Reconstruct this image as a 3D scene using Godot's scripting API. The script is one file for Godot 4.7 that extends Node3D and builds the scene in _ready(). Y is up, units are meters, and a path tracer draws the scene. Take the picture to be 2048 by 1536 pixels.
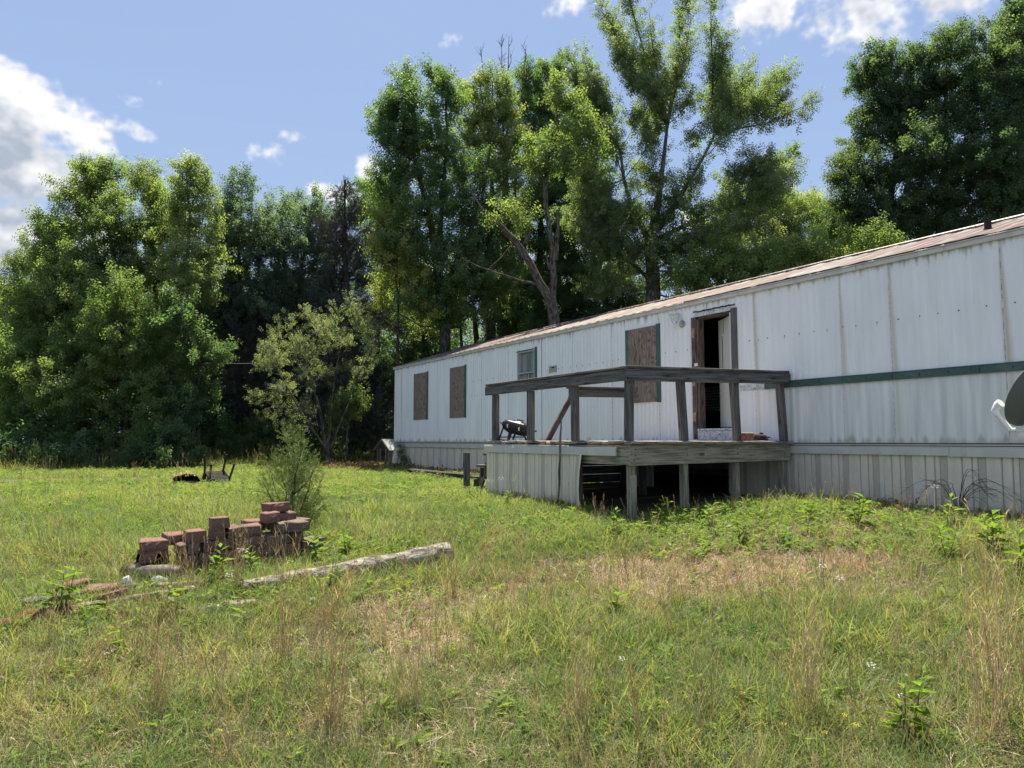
extends Node3D

var rng := RandomNumberGenerator.new()
var taken := {}
const CAM_Y := 1.5
var M := {}
var S := {}
var nz := FastNoiseLite.new()
var nf := FastNoiseLite.new()
const HOME_TURN := -1.00835
const HOME_AT := Vector3(-3.628, 0, -21.9)
var HT := Transform3D(Basis(Vector3.UP, HOME_TURN), HOME_AT)


class Builder:
	var v := PackedVector3Array()
	var n := PackedVector3Array()
	var t := PackedVector2Array()
	var ix := PackedInt32Array()

	func poly(p: Array, uv: Array, away = null) -> void:
		var nn: Vector3 = (p[1] - p[0]).cross(p[2] - p[0])
		if nn.length_squared() < 1e-14 and p.size() > 3:
			nn = (p[2] - p[0]).cross(p[3] - p[0])
		nn = nn.normalized()
		var flip := false
		if away != null:
			var mid := Vector3.ZERO
			for q in p:
				mid += q
			flip = nn.dot(mid / p.size() - away) < 0.0
		if flip:
			nn = -nn
		var b := v.size()
		for k in p.size():
			v.append(p[k])
			n.append(nn)
			t.append(uv[k])
		for k in range(1, p.size() - 1):
			if flip:
				ix.append_array(PackedInt32Array([b, b + k, b + k + 1]))
			else:
				ix.append_array(PackedInt32Array([b, b + k + 1, b + k]))

	func box(T: Transform3D, s: Vector3, bev := 0.004, jit := 0.0, uo := Vector2.ZERO, sd := 1) -> void:
		var h := s * 0.5
		var b: float = minf(bev, minf(h.x, minf(h.y, h.z)) * 0.8)
		var r := RandomNumberGenerator.new()
		r.seed = sd
		var L := []
		for c in 8:
			var sg := Vector3(1 if c & 1 else -1, 1 if c & 2 else -1, 1 if c & 4 else -1)
			var j := Vector3(r.randf_range(-jit, jit), r.randf_range(-jit, jit), r.randf_range(-jit, jit))
			for a in 3:
				var q := sg * (h - Vector3(b, b, b))
				q[a] = sg[a] * h[a]
				L.append(q + j)
		var faces := []
		for a in 3:
			var b1 := (a + 1) % 3
			var b2 := (a + 2) % 3
			for s2 in 2:
				var cs := []
				for o in [[0, 0], [1, 0], [1, 1], [0, 1]]:
					cs.append((((s2 << a) | (o[0] << b1) | (o[1] << b2)) * 3) + a)
				faces.append([cs, a])
			for s1 in 2:
				for s2 in 2:
					var c0 := (s1 << b1) | (s2 << b2)
					var c1 := c0 | (1 << a)
					faces.append([[c0 * 3 + b1, c1 * 3 + b1, c1 * 3 + b2, c0 * 3 + b2], b1])
		for c in 8:
			faces.append([[c * 3, c * 3 + 1, c * 3 + 2], 0])
		for f in faces:
			var p := []
			var uv := []
			for k in f[0]:
				var q: Vector3 = L[k]
				p.append(T * q)
				uv.append(uo + (Vector2(q.z * 0.3, q.y) if f[1] == 0 else Vector2(q.x, q.z + 0.37) if f[1] == 1 else Vector2(q.x, q.y)))
			poly(p, uv, T.origin)

	func tube(p: Array, r: Array, sides := 6, cap := true, uo := 0.0) -> void:
		var b := v.size()
		var long := uo
		var side := Vector3.ZERO
		for k in p.size():
			var d: Vector3 = (p[mini(k + 1, p.size() - 1)] - p[maxi(k - 1, 0)]).normalized()
			if side == Vector3.ZERO:
				side = d.cross(Vector3(0.31, 0.2, 0.93)).normalized()
			side = (side - d * side.dot(d)).normalized()
			var up := d.cross(side)
			if k > 0:
				long += p[k].distance_to(p[k - 1])
			for j in sides + 1:
				var a := TAU * j / sides
				var o := side * cos(a) + up * sin(a)
				v.append(p[k] + o * r[k])
				n.append(o)
				t.append(Vector2(long, float(j) / sides * maxf(r[0], 0.03) * 6.0))
		var w := sides + 1
		for k in p.size() - 1:
			for j in sides:
				var q := b + k * w + j
				ix.append_array(PackedInt32Array([q, q + w, q + 1, q + 1, q + w, q + w + 1]))
		if cap:
			for e in [0, p.size() - 1]:
				if r[e] < 0.004:
					continue
				var ring := []
				var uv := []
				for j in sides:
					ring.append(v[b + e * w + j])
					uv.append(Vector2(cos(TAU * j / sides), sin(TAU * j / sides)) * r[e])
				poly(ring, uv, p[1] if e == 0 else p[e - 1])

	# one leaf or blade: two faces folded along the middle
	func leaf(at: Vector3, along: Vector3, across: Vector3, long: float, wide: float, fold := 0.25, droop := 0.0) -> void:
		var up := across.cross(along).normalized()
		var tip := at + along * long - up * droop * long
		var m := at + along * long * 0.45 + up * wide * 0.0
		var l := m + across * wide * 0.5 + up * wide * fold
		var rr := m - across * wide * 0.5 + up * wide * fold
		poly([at, rr, tip], [Vector2(0, 0), Vector2(0, 1), Vector2(1, 0)])
		poly([at, tip, l], [Vector2(0, 0), Vector2(1, 0), Vector2(0, 1)])

	# a thin bent blade of k pieces
	func blade(at: Vector3, dir: Vector3, bend: Vector3, long: float, wide: float, k := 3) -> void:
		var side := dir.cross(Vector3.UP)
		side = (side if side.length() > 0.05 else Vector3.RIGHT).normalized()
		side = (side + Vector3(0.3, 0, 0.2) * sin(at.x * 91.0 + at.z * 53.0)).normalized()
		var last := at
		var d := dir
		var w0 := wide
		for j in k:
			d = (d + bend / k).normalized()
			var nx := last + d * long / k
			var w1 := wide * (1.0 - pow((j + 1.0) / k, 1.6))
			if j == k - 1:
				poly([last - side * w0 * 0.5, last + side * w0 * 0.5, nx], [Vector2(0, 0), Vector2(0, 1), Vector2(1, 0)])
			else:
				poly([last - side * w0 * 0.5, last + side * w0 * 0.5, nx + side * w1 * 0.5, nx - side * w1 * 0.5], [Vector2(0, 0), Vector2(0, 1), Vector2(1, 1), Vector2(1, 0)])
			last = nx
			w0 = w1

	func mesh() -> ArrayMesh:
		var arr := []
		arr.resize(Mesh.ARRAY_MAX)
		arr[Mesh.ARRAY_VERTEX] = v
		arr[Mesh.ARRAY_NORMAL] = n
		arr[Mesh.ARRAY_TEX_UV] = t
		arr[Mesh.ARRAY_INDEX] = ix
		var m := ArrayMesh.new()
		m.add_surface_from_arrays(Mesh.PRIMITIVE_TRIANGLES, arr)
		return m


func lin(r: float, g: float, b: float, a := 1.0) -> Color:
	var c := Color(r, g, b).linear_to_srgb()
	c.a = a
	return c


func numbered(called: String, parent: Node) -> String:
	var key := str(parent.get_instance_id()) + called
	var k: int = taken.get(key, 0)
	taken[key] = k + 1
	return called if k == 0 else "%s_%03d" % [called, k]


func thing(called: String, label: String, category: String, at: Vector3, turn := 0.0, group := "") -> Node3D:
	var o := Node3D.new()
	o.name = numbered(called, self)
	add_child(o, true)
	o.position = at
	o.rotation.y = turn
	tag(o, label, category, group)
	return o


func tag(o: Node, label: String, category: String, group := "") -> void:
	o.set_meta("label", label)
	o.set_meta("category", category)
	if group != "":
		o.set_meta("group", group)


func put(called: String, b: Builder, m: Material, parent: Node = null, at := Vector3.ZERO) -> MeshInstance3D:
	var o := MeshInstance3D.new()
	o.mesh = b.mesh()
	o.material_override = m
	return lay(called, o, parent, at)


func lay(called: String, o: Node3D, parent: Node = null, at := Vector3.ZERO):
	var p: Node = parent if parent else self
	o.name = numbered(called, p)
	p.add_child(o, true)
	o.position = at
	return o


func many(called: String, mesh: Mesh, buf: PackedFloat32Array, m: Material, parent: Node = null) -> MultiMeshInstance3D:
	var mm := MultiMesh.new()
	mm.transform_format = MultiMesh.TRANSFORM_3D
	mm.use_colors = true
	mm.mesh = mesh
	mm.instance_count = buf.size() / 16
	mm.buffer = buf
	var o := MultiMeshInstance3D.new()
	o.multimesh = mm
	o.material_override = m
	o.set_meta("kind", "stuff")
	return lay(called, o, parent)


func row(buf: PackedFloat32Array, b: Basis, o: Vector3, c: Color) -> void:
	buf.append_array(PackedFloat32Array([b.x.x, b.y.x, b.z.x, o.x, b.x.y, b.y.y, b.z.y, o.y, b.x.z, b.y.z, b.z.z, o.z, c.r, c.g, c.b, 1.0]))


func H(s: float) -> float:
	var xs := [-30.0, 0.0, 3.4, 6.2, 8.0, 9.2, 10.5, 14.0, 18.0, 22.0, 27.0, 40.0]
	var ys := [-2.0, -0.35, 0.0, 0.27, 0.50, 0.62, 0.70, 0.71, 0.70, 0.74, 0.86, 0.9]
	for k in xs.size() - 1:
		if s <= xs[k + 1]:
			return lerpf(ys[k], ys[k + 1], clampf((s - xs[k]) / (xs[k + 1] - xs[k]), 0, 1))
	return 0.9


func ground(x: float, z: float) -> float:
	var s := -z + 0.4 * maxf(x, 0.0)
	return (H(s - 0.35) + H(s) + H(s + 0.35)) / 3.0 + 0.02 * nz.get_noise_2d(x * 60.0, z * 60.0)


func on_ground(x: float, z: float, up := 0.0) -> Vector3:
	return Vector3(x, ground(x, z) + up, z)


func mat(c: Color, rough := 0.8, tex: Texture2D = null, scale := Vector3.ONE, tri := false) -> StandardMaterial3D:
	var m := StandardMaterial3D.new()
	m.albedo_color = c
	m.roughness = rough
	m.albedo_texture = tex
	m.uv1_scale = scale
	m.uv1_triplanar = tri
	m.metallic_specular = 0.4
	return m


func image_of(w: int, h: int, data: PackedByteArray) -> ImageTexture:
	return ImageTexture.create_from_image(Image.create_from_data(w, h, false, Image.FORMAT_RGB8, data))


# streaks along x between three colours (linear values), with a few dark checks
func grain(w: int, h: int, dark: Vector3, mid: Vector3, light: Vector3, fx: float, fy: float, off: float, crack := 0.0) -> ImageTexture:
	var d := PackedByteArray()
	d.resize(w * h * 3)
	var k := 0
	var kr := RandomNumberGenerator.new()
	kr.seed = int(off) + 3
	var knots := []
	for j in (9 if crack > 0.0 else 0):
		knots.append(Vector3(kr.randf() * w, kr.randf() * h, kr.randf_range(0.6, 1.3)))
	for y in h:
		for x in w:
			var bend := 0.0
			var eye := 0.0
			for q in knots:
				var dx: float = (x - q.x) / (15.0 * q.z)
				var dy: float = (y - q.y) / (9.0 * q.z)
				var rr := dx * dx + dy * dy
				if rr < 9.0:
					bend += (dy * 9.0) * exp(-rr * 0.5)
					eye = maxf(eye, exp(-rr * 1.6))
			var a := nf.get_noise_2d(x * fx + off, (y - bend) * fy) * 1.3 + 0.35 * nf.get_noise_2d(x * fx * 4.0, y * fy * 5.0 + off)
			var c := mid.lerp(light, clampf(a * 1.6, 0, 1)) if a > 0.0 else mid.lerp(dark, clampf(-a * 1.6, 0, 1))
			if crack > 0.0:
				var q := absf(nf.get_noise_2d(x * fx * 0.7 - off, y * fy * 1.7 + 300.0))
				if q < crack:
					c *= 0.35 + 0.65 * q / crack
			c *= 1.0 - 0.75 * eye
			var s := Color(c.x, c.y, c.z).linear_to_srgb()
			d[k] = int(clampf(s.r * 255.0, 0, 255))
			d[k + 1] = int(clampf(s.g * 255.0, 0, 255))
			d[k + 2] = int(clampf(s.b * 255.0, 0, 255))
			k += 3
	return image_of(w, h, d)


# mottled picture from a list of colours, by two layers of noise
func mottle(w: int, dark: Vector3, light: Vector3, spots: Vector3, f: float, spot: float, off: float) -> ImageTexture:
	var d := PackedByteArray()
	d.resize(w * w * 3)
	var k := 0
	for y in w:
		for x in w:
			var a := 0.5 + 0.9 * nf.get_noise_2d(x * f + off, y * f) + 0.35 * nf.get_noise_2d(x * f * 6.0, y * f * 6.0 + off)
			var c := dark.lerp(light, clampf(a, 0, 1))
			if nf.get_noise_2d(x * f * 2.5 - off, y * f * 2.5 + 77.0) > spot:
				c = c.lerp(spots, 0.7)
			var s := Color(c.x, c.y, c.z).linear_to_srgb()
			d[k] = int(clampf(s.r * 255.0, 0, 255))
			d[k + 1] = int(clampf(s.g * 255.0, 0, 255))
			d[k + 2] = int(clampf(s.b * 255.0, 0, 255))
			k += 3
	return image_of(w, w, d)


func line_tf(a: Vector3, b: Vector3, roll := 0.0) -> Transform3D:
	# x along a to b
	var x := (b - a).normalized()
	var y := Vector3.UP if absf(x.y) < 0.95 else Vector3(0, 0, 1)
	var z := x.cross(y).normalized()
	y = z.cross(x)
	return Transform3D(Basis(x, y, z).rotated(x, roll), (a + b) * 0.5)


func beam(b: Builder, p: Vector3, q: Vector3, hy: float, hz: float, bev := 0.004, jit := 0.0, roll := 0.0) -> void:
	b.box(line_tf(p, q, roll), Vector3(p.distance_to(q), hy, hz), bev, jit, Vector2(rng.randf() * 9.0, rng.randf() * 9.0), rng.randi())


func rv(a := 1.0) -> Vector3:
	while true:
		var q := Vector3(rng.randf_range(-1, 1), rng.randf_range(-1, 1), rng.randf_range(-1, 1))
		if q.length_squared() <= 1.0:
			return q * a
	return Vector3.ZERO


# clouds: [azimuth, elevation, half width, half height, strength] in degrees, azimuth 0 along -Z
const CLOUDS := [
	[-37.5, 18.0, 6.2, 3.9, 1.4], [-34.6, 21.4, 3.2, 2.2, 1.2], [-32.0, 19.8, 2.2, 2.2, 1.0], [-31.0, 16.0, 2.4, 2.6, 1.05], [-35, 13.5, 6, 3.0, 1.2], [-39, 22, 5, 2.5, 1.2],
	[-29.8, 21.7, 1.6, 0.7, 0.5], [-28.3, 21.3, 1.5, 0.5, 0.42], [-29.9, 23.2, 1.4, 0.7, 0.42], [-30.6, 20.0, 1.0, 0.9, 0.8],
	[-19.3, 21.3, 1.8, 1.1, 0.8], [-18.0, 22.7, 1.1, 0.6, 0.6], [-27.4, 24.9, 0.8, 0.4, 0.4],
	[-11.6, 20.6, 1.5, 1.5, 1.2], [-14.8, 19.0, 1.9, 1.0, 1.05], [-13.0, 18.6, 2.0, 1.6, 1.1],
	[-5.4, 30.3, 1.1, 0.8, 0.5], [4.5, 32.8, 2.4, 1.3, 0.8], [-8, 32, 0.9, 0.5, 0.3],
	[22, 31.0, 7.5, 2.2, 0.85], [27, 29.2, 6.5, 2.2, 0.9], [33, 29.2, 6, 2.6, 0.9], [18.5, 31.6, 4.0, 1.0, 0.6], [30, 31.5, 8, 2.2, 0.8], [25.7, 27.2, 1.5, 0.6, 0.5],
	[38, 32, 7, 3, 0.95], [20.5, 17.5, 2.2, 1.3, 0.95], [15, 17, 2.0, 1.2, 0.8], [6, 15, 5, 1.8, 0.9], [19.1, 24.6, 1.0, 0.4, 0.45], [-4, 13, 6, 2, 0.8],
	[60, 24, 11, 6, 1.3], [50, 14, 9, 4, 1.2], [75, 38, 9, 5, 1.1], [110, 14, 12, 5, 1.3], [140, 35, 13, 7, 1.2], [165, 24, 12, 6, 1.3], [-178, 13, 14, 5, 1.2], [-145, 34, 12, 7, 1.2], [-110, 40, 11, 6, 1.1], [-105, 14, 12, 5, 1.3], [-75, 13, 12, 5, 1.2], [-55, 36, 9, 5, 1.1], [-52, 14, 8, 4, 1.2], [120, 52, 10, 6, 1.1], [-135, 55, 11, 6, 1.1], [175, 58, 10, 6, 1.0], [60, 24, 9, 5, 1.1], [85, 18, 12, 5, 1.2], [120, 28, 10, 5, 1.0], [150, 16, 14, 5, 1.2], [-60, 20, 9, 5, 1.1], [-90, 26, 11, 6, 1.1], [-125, 17, 13, 5, 1.2], [-160, 30, 9, 5, 1.0], [175, 44, 8, 5, 0.8], [-70, 48, 8, 4, 0.8], [95, 50, 9, 4, 0.8], [-15, 9, 8, 2, 0.8], [30, 9, 9, 2, 0.8],
]


func cloud_at(az: float, el: float) -> float:
	var d := 0.0
	for c in CLOUDS:
		var dx: float = wrapf(az - c[0], -180.0, 180.0) / c[2]
		if absf(dx) > 2.2:
			continue
		var dy: float = (el - c[1]) / c[3]
		if dy < 0.0:
			dy *= 1.25
		var q := dx * dx + dy * dy
		if q < 1.75:
			d = maxf(d, c[4] * (1.0 - q / 1.75))
	if d <= 0.01:
		return 0.0
	var m := 0.40 * nz.get_noise_2d(az * 16.0, el * 22.0) + 0.36 * nf.get_noise_2d(az * 17.0 + 90.0, el * 22.0) + 0.16 * nf.get_noise_2d(az * 60.0, el * 75.0 + 40.0)
	return d + m * 1.15 - 0.36


func sky_color(az: float, el: float, sun: Vector3) -> Color:
	var e := deg_to_rad(el)
	var a := deg_to_rad(az)
	var dir := Vector3(sin(a) * cos(e), sin(e), -cos(a) * cos(e))
	var up := maxf(dir.y, 0.0)
	var c := Vector3(0.222, 0.29, 0.38).lerp(Vector3(0.12, 0.173, 0.308), clampf(pow(up, 0.75) * 1.35, 0, 1))
	var g := maxf(dir.dot(sun), 0.0)
	c += Vector3(0.13, 0.122, 0.09) * pow(g, 9.0) + Vector3(0.5, 0.48, 0.42) * pow(g, 60.0)
	if el > 1.0:
		var d := cloud_at(az, el)
		if d > 0.0:
			var cover := smoothstep(0.0, 0.55, d)
			var thick := clampf(cloud_at(az + 0.8, el + 2.2), 0.0, 1.2)
			var w := Vector3(0.41, 0.41, 0.415).lerp(Vector3(0.185, 0.21, 0.25), clampf(thick * 1.35 - 0.2, 0, 1))
			w = w.lerp(Vector3(0.42, 0.42, 0.415), 0.5 * clampf(1.0 - d * 1.2, 0, 1))
			c = c.lerp(w, cover * clampf(0.5 + d, 0, 0.97))
	return Color(minf(c.x, 1), minf(c.y, 1), minf(c.z, 1)).linear_to_srgb()


func make_sky(sun: Vector3) -> ImageTexture:
	var w := 4096
	var h := 2048
	var low := Image.create(w / 8, h / 8, false, Image.FORMAT_RGB8)
	for y in h / 8:
		for x in w / 8:
			low.set_pixel(x, y, sky_color(wrapf((x * 8.0 + 4.0) / w * 360.0, -180.0, 180.0), maxf(90.0 - (y * 8.0 + 4.0) / h * 180.0, 0.0), sun))
	low.resize(w, h, Image.INTERPOLATE_CUBIC)
	# the image starts at -Z; the part that the photograph shows is worked out in full
	var reach := int(w * 52.0 / 360.0)
	for y in range(int(h * 46.0 / 180.0), h / 2):
		for x in range(-reach, reach):
			low.set_pixel(posmod(x, w), y, sky_color((x + 0.5) / w * 360.0, 90.0 - (y + 0.5) / h * 180.0, sun))
	return ImageTexture.create_from_image(low)


func stage() -> void:
	var cam := Camera3D.new()
	cam.name = "camera"
	cam.fov = 2.0 * rad_to_deg(atan(768.0 / 1420.0))
	cam.far = 900.0
	add_child(cam)
	cam.position = Vector3(0, CAM_Y, 0)
	cam.rotation.x = atan(114.0 / 1420.0)
	cam.current = true
	var towards := Vector3(-0.06, 0.93, -0.36).normalized()
	var env := Environment.new()
	var sky := Sky.new()
	var pano := PanoramaSkyMaterial.new()
	pano.panorama = make_sky(towards)
	pano.energy_multiplier = 1.0
	sky.sky_material = pano
	env.background_mode = Environment.BG_SKY
	env.sky = sky
	env.ambient_light_source = Environment.AMBIENT_SOURCE_SKY
	env.tonemap_mode = Environment.TONE_MAPPER_LINEAR
	env.tonemap_exposure = 2.5
	env.sdfgi_enabled = true
	env.ssao_enabled = true
	env.ssil_enabled = true
	var we := WorldEnvironment.new()
	we.name = "environment"
	we.environment = env
	add_child(we)
	var sun := DirectionalLight3D.new()
	sun.name = "sun"
	sun.light_energy = 1.6
	sun.light_color = Color(1.0, 0.96, 0.88)
	sun.light_angular_distance = 0.5
	sun.shadow_enabled = true
	add_child(sun)
	sun.look_at_from_position(towards * 50.0, Vector3.ZERO, Vector3(0, 0, -1))


func wall_picture() -> ImageTexture:
	# 19.8 m by 2.2 m of old white paint: drips under the eave, rust runs at the seams, grime at the foot
	var w := 2048
	var h := 320
	var d := PackedByteArray()
	d.resize(w * h * 3)
	var runs := [0.56, 13.55, 14.93, 15.6, 16.84, 8.0]
	var weight := [0.25, 0.9, 0.7, 0.75, 0.9, 0.15]
	var top := []
	var low := []
	for x in w:
		top.append(0.012 + 0.06 * maxf(0.0, nf.get_noise_2d(x * 3.3, 9.0) + 0.2) + 0.12 * maxf(0.0, nf.get_noise_2d(x * 7.0, 40.0)) * (0.6 + nf.get_noise_2d(x * 0.3, 3.0)))
		low.append(0.02 + 0.05 * maxf(0.0, nf.get_noise_2d(x * 3.0, 200.0) + 0.2))
	for y in h:
		var fall := float(y) / h
		for x in w:
			var s := x * 19.8 / w
			var c := Vector3(0.79, 0.785, 0.76)
			c *= 1.0 + 0.07 * nf.get_noise_2d(x * 1.2, y * 0.25) + 0.05 * nf.get_noise_2d(x * 6.0, y * 0.12 + 60.0)
			if s > 14.1 and fall > 0.64:
				c = c.lerp(Vector3(0.5, 0.52, 0.5), 0.45 + 0.6 * nf.get_noise_2d(x * 3.0, y * 0.15 + 500.0))
			var st: float = clampf((top[x] - fall) / 0.05 + 0.2 * nf.get_noise_2d(x * 9.0, y * 0.6), 0, 1)
			c = c.lerp(Vector3(0.10, 0.095, 0.085), st * 0.6)
			var fo: float = clampf((low[x] - (1.0 - fall)) / 0.03, 0, 1)
			c = c.lerp(Vector3(0.25, 0.25, 0.24), fo * 0.6)
			for k in 6:
				var q := absf(s - runs[k] - 0.05 * fall - 0.008 * nf.get_noise_2d(y * 1.2, k * 99.0))
				var wide: float = 0.010 + (0.045 * fall if k > 1 else 0.012)
				if q < wide * 2.0:
					c = c.lerp(Vector3(0.42, 0.31, 0.17), weight[k] * (1.0 - q / (wide * 2.0)) * (0.75 if fall < 0.62 else 0.3))
			var o := Color(minf(c.x, 1), minf(c.y, 1), minf(c.z, 1)).linear_to_srgb()
			var i := (y * w + x) * 3
			d[i] = int(o.r * 255)
			d[i + 1] = int(o.g * 255)
			d[i + 2] = int(o.b * 255)
	return image_of(w, h, d)


func skirt_picture(holes: bool) -> ImageTexture:
	var w := 128
	var h := 512
	var d := PackedByteArray()
	d.resize(w * h * 3)
	for y in h:
		for x in w:
			var c := Vector3(0.64, 0.58, 0.475) * (1.0 + 0.08 * nf.get_noise_2d(x * 2.0, y * 0.3))
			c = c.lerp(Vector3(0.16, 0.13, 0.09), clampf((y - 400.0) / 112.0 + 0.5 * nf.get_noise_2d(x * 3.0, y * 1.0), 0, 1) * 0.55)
			c = c.lerp(Vector3(0.2, 0.19, 0.17), 0.4 * clampf(nf.get_noise_2d(x * 1.5 + 900.0, y * 0.15) * 2.0 - 0.5, 0, 1))
			if holes:
				var gx := fposmod(x / 12.8 + (0.5 if int(y / 7.0) & 1 else 0.0), 1.0) - 0.5
				var gy := fposmod(y / 7.0, 1.0) - 0.5
				if gx * gx + gy * gy < 0.1:
					c *= 0.12
			var o := Color(c.x, c.y, c.z).linear_to_srgb()
			var i := (y * w + x) * 3
			d[i] = int(o.r * 255)
			d[i + 1] = int(o.g * 255)
			d[i + 2] = int(o.b * 255)
	return image_of(w, h, d)


func roof_picture(rust: float, off: float) -> ImageTexture:
	# x along the eave, y up the slope
	var w := 256
	var h := 512
	var d := PackedByteArray()
	d.resize(w * h * 3)
	for y in h:
		for x in w:
			var c := Vector3(0.175, 0.17, 0.168) * (1.0 + 0.7 * nf.get_noise_2d(x * 1.0 + off, y * 0.4))
			var a := 1.2 * nf.get_noise_2d(x * 3.2 + off, y * 0.10) + 0.4 * nf.get_noise_2d(x * 8.0, y * 0.8 + off) + 0.3 * nf.get_noise_2d(x * 0.4 + off, y * 0.6) + rust * 0.45
			c = c.lerp(Vector3(0.095, 0.040, 0.024), clampf(a * 4.0, 0, 1))
			c = c.lerp(Vector3(0.08, 0.04, 0.028), clampf(a * 2.0 - 1.1, 0, 1))
			if rust < -0.3:
				c = c.lerp(Vector3(0.07, 0.064, 0.06), clampf(0.55 + nf.get_noise_2d(x * 2.0 + off, y * 0.35) * 1.4, 0, 1))
			var o := Color(c.x, c.y, c.z).linear_to_srgb()
			var i := (y * w + x) * 3
			d[i] = int(o.r * 255)
			d[i + 1] = int(o.g * 255)
			d[i + 2] = int(o.b * 255)
	return image_of(w, h, d)


func plywood_picture(off: float) -> ImageTexture:
	# cathedral grain running up the sheet
	var w := 256
	var h := 512
	var d := PackedByteArray()
	d.resize(w * h * 3)
	for y in h:
		for x in w:
			var q := nz.get_noise_2d(x * 0.42 + off, y * 0.12) * 9.0 + x * 0.035
			var ring := 0.5 + 0.5 * sin(q * 6.0)
			var fine := nf.get_noise_2d(x * 7.0 + off, y * 0.25)
			var c := Vector3(0.30, 0.22, 0.165).lerp(Vector3(0.13, 0.082, 0.056), ring * ring * 1.0)
			c = c.lerp(Vector3(0.31, 0.275, 0.245), clampf(0.4 + fine * 1.2 + 0.9 * nf.get_noise_2d(x * 0.5, y * 0.3 + off), 0, 1) * 0.5)
			c *= 0.82 + 0.2 * fine
			var o := Color(c.x, c.y, c.z).linear_to_srgb()
			var i := (y * w + x) * 3
			d[i] = int(o.r * 255)
			d[i + 1] = int(o.g * 255)
			d[i + 2] = int(o.b * 255)
	return image_of(w, h, d)


func leaf_mat(rough := 0.42) -> StandardMaterial3D:
	var m := StandardMaterial3D.new()
	m.albedo_color = Color.WHITE
	m.vertex_color_use_as_albedo = true
	m.roughness = rough
	m.metallic_specular = 0.36
	m.backlight_enabled = true
	m.backlight = Color(1.12, 1.16, 0.78)
	m.cull_mode = BaseMaterial3D.CULL_DISABLED
	return m


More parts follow.
